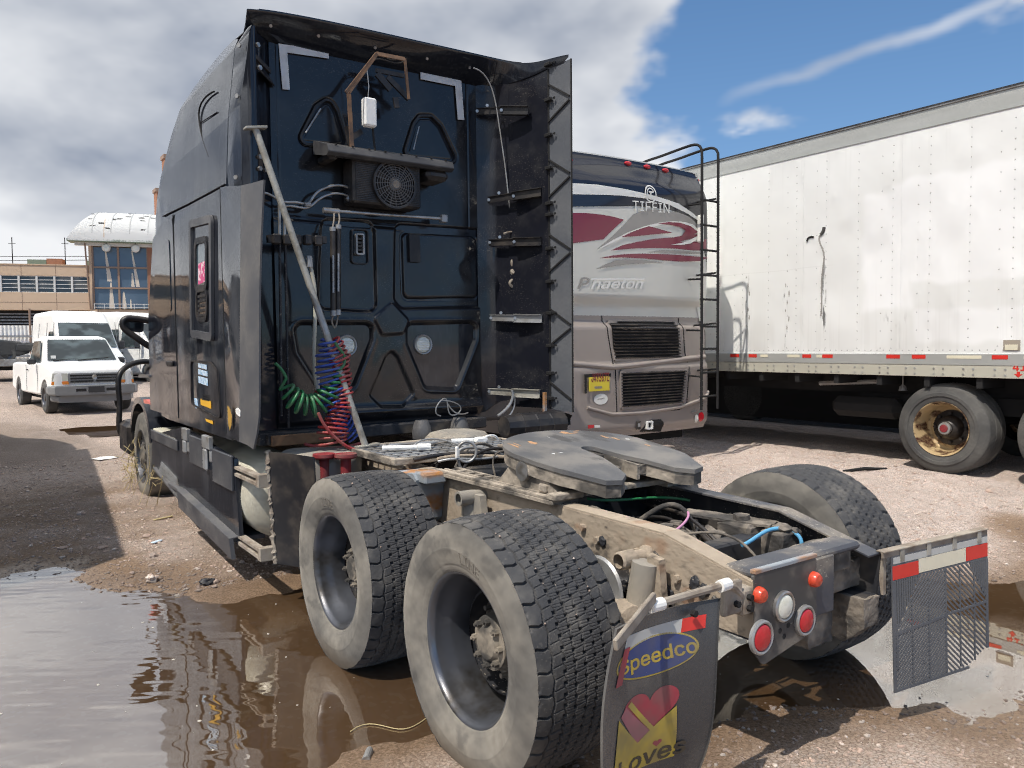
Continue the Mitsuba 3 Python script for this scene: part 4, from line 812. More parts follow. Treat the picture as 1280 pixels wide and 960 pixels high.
# luggage hatch with signs
ht = rpoly([[4.266,1.586],[3.624,1.58],[3.446,1.522],[3.372,1.167],[3.531,1.15],[4.284,1.217]], 0.05)
HT = add(CB+'__luggage_hatch', extr(ht.buffer(0.0).difference(ht.buffer(-0.014)), 'x', -1.209, -1.199), 'm_black', label='luggage hatch with small white and orange stickers')
for q in ([(247.7, 453.7), (258.7, 456.4), (259, 461.7), (248, 459)], [(247.9, 461.6), (259.6, 464.6), (259.9, 470.8), (248.3, 468)], []): pass
for P, mt, nm in (([[4.027,1.565],[3.757,1.553],[3.754,1.516],[4.028,1.53]], 'm_decal_blue', 'sticker'), ([[4.03,1.515],[3.745,1.502],[3.74,1.463],[4.03,1.475]], 'm_decal_blue', 'sticker'), ([[4.034,1.459],[3.737,1.447],[3.736,1.389],[4.03,1.404]], 'm_decal_blue', 'sticker'),
                  ([[4.2,1.272],[4.096,1.275],[4.063,1.197],[4.155,1.189]], 'm_decal_blue', 'sticker'), ([[3.985,1.277],[3.658,1.275],[3.659,1.215],[3.976,1.228]], 'm_decal_orange', 'sticker'), ([[3.838,1.126],[3.62,1.123],[3.618,1.098],[3.822,1.106]], 'm_decal_orange', 'sticker')):
    add(HT+'__'+nm, extr(Polygon(P), 'x', -1.203, -1.2003), mt)
for zz in (0.0, 0.018, 0.036): add(HT+'__sticker_line', box(-1.2045, -1.2032, 3.70, 3.93, 1.272+zz, 1.279+zz), 'm_dark')
ft = [[3.124,1.272],[3.067,1.253],[3.022,1.199],[3.037,1.141],[3.084,1.098],[3.12,1.146],[3.122,1.209]]
add(CB+'__feather_mark', extr(Polygon(ft), 'x', -1.222, -1.2195), 'm_decal_gold')
add(CB+'__side_marker', extr(Polygon([[6.479,1.144],[6.323,1.152],[6.014,1.114],[6.441,1.103]]), 'x', -1.20, -1.14), 'm_lens_orange')
add(CB+'__door_badge', extr(rpoly([[6.613,1.408],[6.034,1.422],[6.04,1.39],[6.619,1.373]], 0.01), 'x', -1.215, -1.20), 'm_steel')
# left extender (side fairing behind the sleeper) and its grey rubber trailing strip
def sheet(P, t, n=(-1, 0, 0)):
    """P: rows of (x,y,z) from top to bottom, each a list from front to back"""
    P = np.asarray(P, float); m = P.shape; V = P.reshape(-1, 3); i = (np.arange(m[0]-1)[:, None]*m[1]+np.arange(m[1]-1)[None]).ravel()
    F = np.vstack([np.stack([i, i+1, i+1+m[1]], 1), np.stack([i, i+1+m[1], i+m[1]], 1)])
    a = trimesh.Trimesh(V, F, process=False); b = V+np.asarray(n)*t; k = len(V)
    e = [j for j in range(m[1])]+[r*m[1]+m[1]-1 for r in range(1, m[0])]+[(m[0]-1)*m[1]+j for j in range(m[1]-2, -1, -1)]+[r*m[1] for r in range(m[0]-2, 0, -1)]
    S = []
    for p, q in zip(e, e[1:]+e[:1]): S += [[p, q, q+k], [p, q+k, p+k]]
    return trimesh.Trimesh(np.vstack([V, b]), np.vstack([F[:, ::-1], F+k, S]), process=False)
zr = np.linspace(0, 1, 16)
def extL(t, y0, y1, x0, x1, ztop0, ztop1, zb0, zb1): pass
rowsA = [[(-1.205, 3.22, 2.83+(1.05-2.83)*t), (-1.218+0.012*math.sin(t*9), 3.0, 2.80+(1.04-2.80)*t), (-1.222, 2.66+0.20*t, 2.745+(1.035-2.745)*t)] for t in zr]
EX = add(TR+'__side_extender', sheet(rowsA, 0.02, (1, 0, 0)), 'm_paint_black', 30, label='left side fairing, scuffed black with a grey trailing strip')
rowsB = [[(-1.223, 2.655+0.20*t, 2.745+(1.04-2.745)*t), (-1.228+0.006*math.sin(6*t+1), 2.42+0.24*t, 2.72+(1.035-2.72)*t), (-1.222, 2.19+0.28*t+0.03*math.sin(5*t)+(0.10*max(0, t-0.9)/0.1), 2.70+(1.02-2.70)*t)] for t in zr]
add(EX+'__trailing_strip', sheet(rowsB, 0.012, (1, 0, 0)), 'm_plastic_grey', 30)
add(EX+'__keyhole_sticker', extr(rpoly([[2.904,1.263],[2.851,1.274],[2.796,1.258],[2.8,1.212],[2.894,1.23]], 0.01), 'x', -1.2275, -1.224), 'm_white_box')
# upper left fairing end: rounded pillar, and the recess in to the wall
pil = Polygon([(-1.14, 3.45), (-1.188, 3.10), (-1.183, 2.95), (-1.165, 2.82), (-1.12, 2.76), (-1.06, 2.79), (-1.03, 2.88), (-0.98, 3.0), (-0.86, 3.12), (-0.86, 3.45)]).buffer(-0.02).buffer(0.02, quad_segs=5)
pilm = man_extr(pil, 'z', 2.745, 4.1) ^ man_extr(front.buffer(-0.002), 'y', 2.5, 3.6) ^ man_extr(Polygon([(2.6, 2.7), (2.6, 3.78), (2.74, 3.84), (2.9, 3.875), (3.10, 3.90), (3.32, 3.932), (3.62, 3.962), (3.62, 2.7)]), 'x', -1.3, -0.7)
pm = pilm.to_mesh(); PI_L = add(CB+'__roof_fairing', trimesh.Trimesh(pm.vert_properties[:, :3], pm.tri_verts), 'm_paint_black', 35)
add(PI_L+'__stud', bolts([(-1.188, 2.87, 2.84), (-1.172, 2.85, 3.38), (-1.15, 2.85, 3.72)], (-0.8, -0.6, 0), 0.017, 0.012), 'm_steel')
add(PI_L+'__bracket', cat(bar((-1.08, 2.81, 3.62), (-0.86, 3.08, 3.60), 0.08, 0.008, up=(0.7, 0.7, 0)), bar((-1.06, 2.82, 3.66), (-0.9, 3.0, 3.64), 0.02, 0.03)), 'm_black')
add(PI_L+'__bracket', cat(bar((-1.07, 2.82, 3.18), (-1.02, 2.88, 2.92), 0.035, 0.02, up=(0, -1, 0)), bar((-1.10, 2.80, 3.20), (-1.03, 2.88, 3.20), 0.04, 0.02)), 'm_black')
add(PI_L+'__nut', bolts([(-1.05, 2.80, 3.73), (-1.04, 2.8, 3.58), (-1.06, 2.79, 2.98), (-1.06, 2.79, 2.90), (-0.97, 2.95, 2.93)], (0.5, -0.85, 0), 0.017, 0.018), 'm_steel')
# ---- rear wall: pressed panel (height field), glossy black
YW = 3.085
def sd_poly(P, x, z):
    import shapely
    g = P if hasattr(P, 'geom_type') else Polygon(P); b = g.bounds; out = np.full(x.shape, 9.0)
    near = (x > b[0]-0.15) & (x < b[2]+0.15) & (z > b[1]-0.15) & (z < b[3]+0.15)
    pts = shapely.points(np.stack([x[near], z[near]], -1)); d = shapely.distance(g.exterior, pts); s = shapely.contains(g, pts); out[near] = np.where(s, -d, d); return out
tri_l = rpoly([[-0.453,3.538],[-0.409,3.534],[-0.365,3.47],[-0.292,3.252],[-0.319,3.212],[-0.623,3.193],[-0.659,3.223],[-0.53,3.478]], 0.04)
tri_r = rpoly([[0.343,3.547],[0.455,3.565],[0.545,3.501],[0.68,3.27],[0.664,3.221],[0.243,3.2],[0.207,3.246],[0.291,3.481]], 0.04)
door_r0 = rpoly([[0.104,2.657],[0.952,2.678],[0.968,2.017],[0.148,1.987],[0.085,2.056]], 0.07); door_r1 = rpoly([[0.163,2.598],[0.878,2.624],[0.887,2.091],[0.171,2.065]], 0.05)
door_l0 = rpoly([[-0.511,2.643],[-0.077,2.654],[-0.071,1.957],[-0.552,1.973]], 0.07)
hat_l = rpoly([[-0.267,2.596],[-0.126,2.601],[-0.125,2.326],[-0.273,2.325]], 0.03)
pk_r = rpoly([[0.197,1.871],[0.867,1.884],[0.857,1.732],[0.658,1.318],[0.357,1.337],[0.194,1.702]], 0.06)
pk_l = rpoly([[-0.74,1.863],[-0.107,1.868],[-0.11,1.736],[-0.28,1.356],[-0.528,1.359],[-0.708,1.648]], 0.06)
dia = rpoly([[-0.106,1.906],[0.057,2.036],[0.204,1.897],[0.155,1.787],[-0.033,1.774]], 0.03)
delta = rpoly([[0.053,1.652],[0.105,1.599],[0.245,1.295],[0.134,1.196],[-0.051,1.206],[-0.146,1.3],[-0.001,1.601]], 0.03)
def wall_y(x, z):
    d = np.zeros_like(x)                                    # + is proud (towards the camera)
    def dent(P, w, depth, lip=0.0, lw=0.02):
        nonlocal d
        s = sd_poly(P, x, z); d = d-depth*sstep(w, -w, s)
        if lip: d = d+lip*np.exp(-(s/lw)**2)
    def groove(P, w, depth):
        nonlocal d
        s = sd_poly(P, x, z); d = d-depth*np.exp(-(s/w)**2)
    lower = sstep(2.66, 2.60, z)
    d = d+0.018*lower
    dent(tri_l, 0.010, 0.012, 0.0); groove(tri_l, 0.016, 0.02); groove(tri_r, 0.016, 0.02); dent(tri_r, 0.01, 0.012)
    dent(door_r0, 0.018, 0.030); groove(door_r1, 0.010, 0.012); dent(door_r1, 0.012, -0.018)
    dent(door_l0, 0.018, 0.030)
    dent(pk_r, 0.030, 0.045, 0.010, 0.025); dent(pk_l, 0.030, 0.045, 0.010, 0.025)
    dent(dia, 0.012, -0.016); dent(delta, 0.014, 0.022)
    d = d+0.03*np.exp(-((z-1.17)/0.035)**2)*(x > -0.5)-0.02*sstep(1.13, 1.09, z)
    for xs in (-0.82, 0.80): d = d-0.006*np.exp(-((x-xs)/0.006)**2)*(z > 2.6)
    d = d-0.006*np.exp(-((z-2.63)/0.008)**2)
    d = d+0.006*(meshkit.noise(np.stack([x*3, z*2.2, x*0], -1), 12)-0.5)+0.003*(meshkit.noise(np.stack([x*9, z*6, x*0], -1), 13)-0.5)
    return YW-d
WX, WZ = np.linspace(-0.875, 0.90, 300), np.linspace(1.08, 3.90, 470)
RW = add(CB+'__rear_wall', grid(WX, WZ, lambda u, v: (u, wall_y(u, v), v)), 'm_wall_black', True, label='pressed black rear wall of the sleeper with two round lamps')
def wy(x, z): return float(wall_y(np.array([[x]]), np.array([[z]]))[0, 0])
# right hand recess: gritty inner face out to the extender, then a rubber strip
zt = np.linspace(0, 1, 24)
rowsR = [[(x, y, 3.93+dz+(zb-3.93-dz)*t) for x, y, dz, zb in ((0.89, 3.085, -0.03, 1.10), (0.93, 3.06, -0.03, 1.11), (0.99, 3.03, -0.02, 1.16), (1.03, 2.97, 0.0, 1.20), (1.075, 2.86, 0.01, 1.22))] for t in zt]
add(CB+'__right_recess', sheet(rowsR, 0.02, (1, 0.5, 0)), 'm_wall_gritty', 40)
rowsR = [[(x+0.006*math.sin(7*t+x), y, 3.94+dz+(1.16-3.94-dz)*t) for x, y, dz in ((1.07, 2.865, 0.02), (1.12, 2.72, 0.02), (1.155, 2.58, 0.0), (1.178, 2.45, -0.04))] for t in zt]
EXR = add(TR+'__side_extender', sheet(rowsR, 0.03, (1, 0.2, 0)), 'm_wall_gritty', 40, label='tall right side fairing seen from inside, with a ribbed rubber strip')
rowsS = [[(1.180, 2.452, 3.905+(1.16-3.905)*t), (1.236, 2.235, 3.93+(1.14-3.93)*t)] for t in zt]
ST = add(EXR+'__rubber_strip', sheet(rowsS, 0.010, (1, 0.25, 0)), 'm_rubber_strip', 30)
add(ST+'__edge_bead', cat(tube([(1.236, 2.233, 3.93), (1.236, 2.233, 1.14)], 0.007, 6), tube([(1.178, 2.450, 3.90), (1.178, 2.450, 1.16)], 0.008, 6)), 'm_dark')
clipz = [2.45-1e-9]
CZ = [[2.468,3.93],[2.472,3.651],[2.475,3.371],[2.489,3.11],[2.492,2.827],[2.493,2.736],[2.507,2.465],[2.51,2.198],[2.524,1.942],[2.527,1.678],[2.53,1.453],[2.543,1.246]]
for k, (yy, zz) in enumerate(CZ):
    c = add(ST+'__clip', cat(box(1.145, 1.182, 2.40, 2.47, zz-0.014, zz+0.014, 0.004), bolts([(1.165, 2.40, zz), (1.178, 2.38, zz+0.004)], (-0.4, -0.9, 0), 0.010, 0.012)), 'm_dark')
for k in range(9):
    z0 = 3.78-0.30*k; a, b = np.array([1.179, 2.448, z0]), np.array([1.232, 2.245, z0+(0.135 if k % 2 else -0.135)])
    add(ST+'__diagonal_rib', bar(a+[-0.008, -0.001, 0], b+[-0.008, -0.001, 0], 0.012, 0.012, up=(1, 0.25, 0)), 'm_dark')
# brackets between wall and right extender
for k, (pa, pb) in enumerate((((0.87, 3.04, 3.66), (1.10, 2.62, 3.60)), ((0.95, 3.00, 2.92), (1.15, 2.52, 2.93)), ((0.955, 3.00, 2.56), (1.15, 2.52, 2.53)), ((0.96, 3.00, 1.92), (1.15, 2.52, 1.90)), ((0.92, 2.98, 1.29), (1.12, 2.52, 1.28)))):
    pa, pb = np.array(pa), np.array(pb); mid = pa*0.55+pb*0.45+[0, -0.02, 0.0]
    B = add(EXR+'__bracket', cat(bar(pa, mid, 0.052, 0.006, up=(0.9, 0.43, 0)), bar(mid, pb, 0.066, 0.006, up=(0.9, 0.43, 0)), bar(mid+[0, 0, 0.033], pb+[0, 0, 0.033], 0.05, 0.005), bar(mid-[0, 0, 0.033], pb-[0, 0, 0.033], 0.05, 0.005), bar(pa+[0, 0, 0.026], mid+[0, 0, 0.026], 0.03, 0.005)), 'm_pole' if k == 4 else 'm_galv' if k == 3 else 'm_black')
    add(B+'__bolt', bolts([pa+[0, -0.005, 0], mid+[0, -0.005, 0], pa*0.8+pb*0.2+[0, -0.005, 0.045]], (-0.5, -0.86, 0), 0.014, 0.014), 'm_steel')
add(EXR+'__stay_cable', tube(spline([[0.728,2.86,3.941],[0.852,2.86,3.888],[0.922,2.86,3.764],[0.967,2.86,3.562],[1.028,2.86,3.207],[1.073,2.86,2.845],[1.102,2.86,2.511],[1.108,2.86,2.24],[1.112,2.86,1.9],[1.108,2.86,1.557],[1.097,2.86,1.283]], 60), 0.006, 6), 'm_galv', 60)
add(EXR+'__stay_cable_knot', cat(tube(spline([[1.089,2.84,2.575],[1.13,2.84,2.476],[1.078,2.84,2.372],[1.119,2.84,2.273],[1.06,2.84,2.223],[1.101,2.84,2.17]], 30), 0.012, 6), tube(spline([[0.999,2.84,2.622],[1.065,2.84,2.64],[1.182,2.84,2.636]], 12), 0.010, 6), clod([[1.078,2.84,2.305]][0], 0.025, 4)), 'm_tan_bracket', 40)
# roof lip along the top edge
lipc = spline([(-1.075, 2.915, 3.985), (-1.0, 2.90, 3.992), (-0.8, 2.885, 4.005), (0, 2.89, 4.035), (0.8, 2.89, 4.05), (0.98, 2.87, 4.045), (1.09, 2.74, 4.0), (1.16, 2.50, 3.96), (1.225, 2.25, 3.945)], 70)
inner = spline([(-1.07, 3.02, 3.87), (-1.0, 3.10, 3.865), (-0.8, 3.10, 3.87), (0, 3.10, 3.87), (0.8, 3.10, 3.88), (0.95, 3.08, 3.88), (1.06, 2.90, 3.88), (1.145, 2.60, 3.89), (1.205, 2.36, 3.92)], 70)
lip = [[tuple(a), tuple(a*0.5+b*0.5+[0, 0, -0.02]), tuple(b)] for a, b in zip(lipc, inner)]
LP = add(CB+'__roof_lip', sheet(lip, 0.02, (0, 0, 1)), 'm_paint_black', 35)
add(LP+'__top_skin', sheet([[tuple(a+[0, 0.004, 0.021]), tuple(np.array([a[0]*0.97, 3.35, 3.94]))] for a in lipc[2:58]], 0.006, (0, 0, 1)), 'm_paint_black', 35)
add(LP+'__rivet', bolts([(x, 2.96, 3.965+0.02*x) for x in (-0.9, -0.55, -0.1, 0.35, 0.75)], (0, -0.8, -0.5), 0.012, 0.012), 'm_steel')
# ---- fittings on the rear wall
def ypoly(P, y0, y1): return extr(Polygon(P), 'y', y0, y1)
add(RW+'__white_tape', cat(ypoly([[-0.808,3.876],[-0.427,3.902],[-0.428,3.846],[-0.745,3.825],[-0.732,3.561],[-0.787,3.556]], 3.066, 3.070)), 'm_tape', label='white tape corner at the upper left')
add(RW+'__white_tape', cat(ypoly([[0.35,3.895],[0.736,3.9],[0.761,3.579],[0.698,3.573],[0.677,3.845],[0.352,3.84]], 3.066, 3.070)), 'm_tape', label='white tape corner at the upper right')
for nm, P in (('left', tri_l), ('right', tri_r)):
    g = P.buffer(-0.05); add(RW+'__cover_trim', extr(P.buffer(0.012).difference(P.buffer(-0.004)), 'y', YW-0.012, YW+0.01), 'm_black', 30)
c0 = tri_l.centroid
add(RW+'__trim_highlight', tube([([[-0.624,3.06,3.266]][0]), ([[-0.502,3.06,3.461]][0])], 0.007, 6), 'm_steel'); add(RW+'__trim_highlight', tube([([[0.273,3.06,3.266]][0]), ([[0.328,3.06,3.458]][0])], 0.006, 6), 'm_steel')
for P in [[-0.318,1.693],[0.351,1.697]]:
    x, z = P; L = group(RW+'__round_lamp'); y0 = wy(x, z)
    add(L+'__ring', lathe([(y0+0.02, 0.088), (y0-0.02, 0.086), (y0-0.03, 0.080), (y0-0.028, 0.070), (y0-0.015, 0.066)], 40, 1, (x, 0, z)), 'm_galv', 30)
    add(L+'__lens', lathe([(y0-0.012, 0.067), (y0-0.024, 0.060), (y0-0.028, 0.04), (y0-0.03, 0)], 36, 1, (x, 0, z)), 'm_lens_clear', 30)
    for k in range(5): add(L+'__lens_bar', box(x-0.045, x+0.045, y0-0.033, y0-0.029, z-0.045+0.02*k, z-0.037+0.02*k), 'm_white_box')
# air conditioning unit: finned box, round fan grille, overhanging hood
ab = [[-0.324,3.031],[-0.336,2.736],[0.236,2.785],[0.255,3.061]]
ax0, ax1, az0, az1 = ab[1][0], ab[2][0], 0.5*(ab[1][1]+ab[2][1]), 0.5*(ab[0][1]+ab[3][1])+0.05
ACU = add(RW+'__cooling_unit', box(ax0, ax1, 2.875, 3.07, az0, az1, 0.015), 'm_black', label='black finned cooling unit with round fan under a sloping hood')
fx, fz = [[-0.004,2.92]][0]
for k in range(22):
    z = az0+0.03+k*(az1-az0-0.06)/21; add(ACU+'__fin', box(ax0+0.02, ax1-0.02, 2.867, 2.878, z-0.004, z+0.004), 'm_black')
FG = add(ACU+'__fan_guard', cat(*[tube([(fx+r*math.cos(a), 2.845-0.02*(1-r/0.17), fz+r*math.sin(a)) for a in np.linspace(0, 2*PI, 41)], 0.0028, 5) for r in np.linspace(0.035, 0.168, 8)]+[tube([(fx+0.03*math.cos(a), 2.828, fz+0.03*math.sin(a)), (fx+0.17*math.cos(a+0.35), 2.848, fz+0.17*math.sin(a+0.35))], 0.0028, 5) for a in np.linspace(0, 2*PI, 21)[:-1]]), 'm_plastic_grey')
add(ACU+'__fan_ring', lathe([(2.88, 0.185), (2.842, 0.183), (2.842, 0.168), (2.875, 0.168)], 44, 1, (fx, 0, fz)), 'm_black', 30)
add(ACU+'__fan_well', cyl((fx, 2.8655, fz), (fx, 2.8645, fz), 0.168, 40), 'm_dark'); add(ACU+'__fan_hub', lathe([(2.86, 0.05), (2.835, 0.045), (2.825, 0.02), (2.824, 0)], 20, 1, (fx, 0, fz)), 'm_tan_bracket', 30)
for k in range(7):
    a = k*2*PI/7; add(ACU+'__fan_blade', obox((fx+0.1*math.cos(a), 2.856, fz+0.1*math.sin(a)), (0.06*math.cos(a), 0, 0.06*math.sin(a)), (-0.022*math.sin(a), 0.006, 0.022*math.cos(a)), (0, 0.001, 0)), 'm_black')
hb = [[-0.564,3.114],[0.483,3.152],[0.482,3.096],[-0.565,3.063]]
hx0, hx1, hz0, hz1 = hb[0][0], hb[1][0], 0.5*(hb[3][1]+hb[2][1]), 0.5*(hb[0][1]+hb[1][1])
hood = extr(rpoly([(3.075, hz1+0.09), (2.80, hz1+0.005), (2.775, hz0+0.005), (2.81, hz0-0.015), (2.86, hz0-0.01), (3.075, hz0+0.04)], 0.012), 'x', hx0, hx1)
HD = add(ACU+'__hood', hood, 'm_hood', 30)
add(HD+'__end_bracket', cat(box(hx1-0.22, hx1-0.02, 2.82, 3.07, hz0-0.09, hz0-0.005, 0.03), box(hx0+0.03, hx0+0.10, 2.85, 3.07, hz0-0.03, hz0+0.02, 0.01)), 'm_black', 30)
add(HD+'__hood_stud', bolts([(hx0+(hx1-hx0)*(k+0.5)/8, 2.80, hz1+0.008) for k in range(8)], (0, -0.4, 0.9), 0.009, 0.01), 'm_dark')
add(ACU+'__coolant_pipe', tube(spline([[-0.313,2.98,2.877],[-0.377,2.98,2.894],[-0.453,2.98,2.885],[-0.522,2.98,2.857],[-0.572,2.98,2.826],[-0.61,2.98,2.781],[-0.647,2.98,2.737],[-0.737,2.98,2.734],[-0.826,2.98,2.728],[-0.912,2.98,2.762],[-0.985,2.98,2.776]], 50), 0.011, 8), 'm_steel', 60)
add(ACU+'__coolant_pipe', tube(spline([[-0.314,2.98,2.811],[-0.378,2.98,2.831],[-0.454,2.98,2.826],[-0.53,2.98,2.795],[-0.586,2.98,2.754],[-0.642,2.98,2.708],[-0.726,2.98,2.7],[-0.827,2.98,2.693]], 40), 0.010, 8), 'm_steel', 60)
add(ACU+'__pipe_fitting', cat(cyl(*[[-0.317,2.97,2.893],[-0.273,2.97,2.813]], 0.022, 10), cyl(*[[-0.345,2.97,2.788],[-0.299,2.97,2.835]], 0.016, 8), cyl(*[[-0.676,2.97,2.721],[-0.633,2.97,2.725]], 0.018, 8)), 'm_galv')
# hanging antenna box and the torn bracket above it
AB = add(RW+'__antenna_box', cat(obox(([[-0.213,2.84,3.424]][0]), (0.050, 0, 0.0), (0, 0.035, 0), (0, 0, 0.105), 0.012)), 'm_white_box', label='white box hanging by a wire')
add(AB+'__wire', tube([[-0.221,2.84,3.511],[-0.212,2.84,3.618],[-0.225,2.84,3.755]], 0.004, 5), 'm_galv'); add(AB+'__lead', tube(spline([[-0.176,2.86,3.341],[-0.171,2.86,3.252],[-0.16,2.86,3.159]], 12), 0.008, 6), 'm_dark')
WBK = add(RW+'__torn_bracket', cat(bar(*[[-0.411,2.8,3.525],[-0.161,2.8,3.855]], 0.028, 0.010, up=(0.3, -0.9, 0.2)), bar(*[[-0.384,2.8,3.53],[-0.175,2.8,3.823]], 0.014, 0.014, up=(0.3, 0, 0.9)), bar(*[[-0.152,2.82,3.863],[0.081,2.82,3.869]], 0.030, 0.008, up=(0, -1, 0.2)), bar(*[[0.102,2.86,3.892],[0.131,2.86,3.589]], 0.020, 0.010, up=(0, -1, 0)), bar(*[[-0.346,2.9,3.557],[-0.329,2.9,3.162]], 0.030, 0.012, up=(0, -1, 0))), 'm_rust_strip', label='torn brown bracket sticking out of the wall')
add(WBK+'__arm', cat(bar(*[[-0.106,2.92,3.754],[0.006,2.92,3.655]], 0.05, 0.02, up=(0, -1, 0)), bar(*[[-0.02,2.92,3.747],[0.163,2.92,3.61]], 0.04, 0.02, up=(0, -1, 0)), bar(*[[-0.113,2.92,3.777],[0.124,2.92,3.78]], 0.03, 0.02, up=(0, -1, 0)), bar(*[[0.045,2.92,3.602],[0.058,2.92,3.525]], 0.04, 0.02, up=(0, -1, 0)), tube(spline([[-0.202,2.84,3.783],[-0.117,2.84,3.836],[-0.017,2.84,3.832],[0.085,2.84,3.864]], 16), 0.005, 6), tube(spline([[-0.103,2.84,3.874],[-0.017,2.84,3.85],[0.051,2.84,3.875]], 12), 0.004, 6)), 'm_black')
add(WBK+'__arm', cat(bar(*[[-0.342,2.95,3.33],[-0.307,2.95,3.17]], 0.045, 0.02, up=(0, -1, 0)), bar(*[[-0.305,2.95,3.253],[-0.226,2.95,3.312]], 0.04, 0.02, up=(0, -1, 0))), 'm_black')
# hatch doors' handles
add(RW+'__latch', extr(Polygon([[0.221,2.58],[0.308,2.58],[0.312,2.367],[0.224,2.368]]).buffer(0.004), 'y', 3.05, 3.075), 'm_black')
lt = rpoly([[-0.243,2.558],[-0.173,2.56],[-0.173,2.396],[-0.244,2.395]], 0.015)
LG = add(RW+'__vent_grille', extr(lt.difference(lt.buffer(-0.012)), 'y', 3.05, 3.10), 'm_galv'); b = lt.bounds
for k in range(4): add(LG+'__bar', box(b[0]+0.012, b[2]-0.012, 3.062, 3.075, b[1]+0.03+k*(b[3]-b[1]-0.05)/4, b[1]+0.045+k*(b[3]-b[1]-0.05)/4), 'm_black')
add(RW+'__vent_plate', extr(hat_l.difference(hat_l.buffer(-0.01)), 'y', 3.075, 3.10), 'm_black')
# cross bar with the two spring tubes hanging on it
cb = [[-0.552,2.93,2.686],[0.464,2.93,2.712]]
CBR = add(RW+'__cross_bar', cat(tube(cb, 0.013, 10), cyl(cb[0], np.array(cb[0])*0.88+np.array(cb[1])*0.12, 0.022, 10)), 'm_steel', 40)
add(CBR+'__end_block', cat(obox(cb[1], (0.025, 0, 0), (0, 0.03, 0), (0, 0, 0.03), 0.004)), 'm_galv')
for q, (a, bb) in enumerate(([[-0.497,2.89,2.563],[-0.508,2.89,1.912]], [[-0.45,2.9,2.585],[-0.466,2.9,1.919]])):
    sp = add(CBR+'__spring_tube', cat(cyl(a, bb, 0.021, 14)), 'm_black', 40)
    add(sp+'__cap', cat(cyl(a, np.array(a)+[0, 0, -0.03], 0.023, 14), cyl(bb, np.array(bb)+[0, 0, 0.04], 0.023, 14)), 'm_galv', 40)
    add(sp+'__hook', cat(tube(spline([np.array(a), np.array(a)+[0.015, 0.01, 0.06], np.array(a)+[0.0 if q else 0.025, 0.03, 0.12]], 10), 0.006, 6), tube(spline([np.array(bb), np.array(bb)+[-0.01, 0, -0.05], np.array(bb)+[0.012 if not q else -0.02, 0, -0.09]], 10), 0.006, 6)), 'm_tan_bracket')
    zz = np.linspace(0.35, 0.72, 9)
    add(sp+'__wear_mark', cat(*[obox(np.array(a)+(np.array(bb)-np.array(a))*t+[-0.006, -0.021, 0], (0.006, 0, 0), (0, 0.001, 0), (0, 0, 0.02*(0.5+0.5*math.sin(t*40)**2))) for t in zz]), 'm_galv', kind='stuff')
# hose tender: clamp rail, thin pipes, leaning pole with cap and foot, upright rod
pole = [[-1.106,2.7,3.145],[-0.386,2.7,1.029]]
P0, P1 = np.array([[-1.099,2.72,3.15]][0]), np.array([-0.485, 2.42, 0.995])
PO = add(TR+'__leaning_pole', tube([P0, P1], 0.023, 12), 'm_pole', 60, label='long grey pole leaning across the back of the sleeper')
pd = (P1-P0)/np.linalg.norm(P1-P0)
add(PO+'__cap', obox(P0, (0.072, 0, 0.012), (0, 0.035, 0), (0, 0, 0.008), 0.003), 'm_pole'); add(PO+'__foot', obox(P1+[0.015, 0, 0.0], (0.085, 0, 0.008), (0, 0.035, 0), (0, 0, 0.006), 0.002), 'm_pole')
add(PO+'__collar', cat(cyl(P0+pd*1.72, P0+pd*1.76, 0.028, 12), cyl(P0+pd*1.25, P0+pd*1.45, 0.0245, 12)), 'm_galv')
rod = [[-0.714,2.8,2.274],[-0.69,2.8,1.763],[-0.675,2.8,1.36]]
RD = add(TR+'__upright_rod', tube(spline([np.array([[-0.73,2.8,2.318]][0]), *np.array(rod)], 30), 0.014, 10), 'm_cream', 60); add(RD+'__fitting', cat(cyl(*[[-0.718,2.8,2.33],[-0.714,2.8,2.252]], 0.024, 8), cyl(*[[-0.676,2.8,1.476],[-0.675,2.8,1.36]], 0.018, 8)), 'm_galv'); add(RD+'__grip', cyl(*[[-0.675,2.8,1.372],[-0.683,2.8,1.268]], 0.022, 10), 'm_red')
CR = add(TR+'__clamp_rail', cat(bar(*[[-1.005,2.82,2.434],[-0.582,2.82,2.455]], 0.045, 0.05)), 'm_black')
for px in (0, 1, 2, 3): pass
for p in [[-0.954,2.79,2.431],[-0.881,2.79,2.431],[-0.807,2.79,2.436],[-0.731,2.79,2.441],[-0.654,2.79,2.441]]: add(CR+'__clamp', obox(p, (0.028, 0, 0), (0, 0.03, 0), (0, 0, 0.035), 0.008), 'm_black', 30)
for a, bb in (([[-0.922,2.8,2.693],[-0.941,2.8,1.203]]), ([[-0.886,2.8,2.664],[-0.892,2.8,1.115]])): add(TR+'__thin_pipe', tube([a, bb], 0.010, 8), 'm_frame_dark', 60)
for a, bb in (([[-0.925,2.79,2.68],[-0.928,2.79,2.449]]), ([[-0.89,2.79,2.651],[-0.892,2.79,2.452]])): add(TR+'__thin_pipe', tube([a, bb], 0.011, 8), 'm_steel', 60)
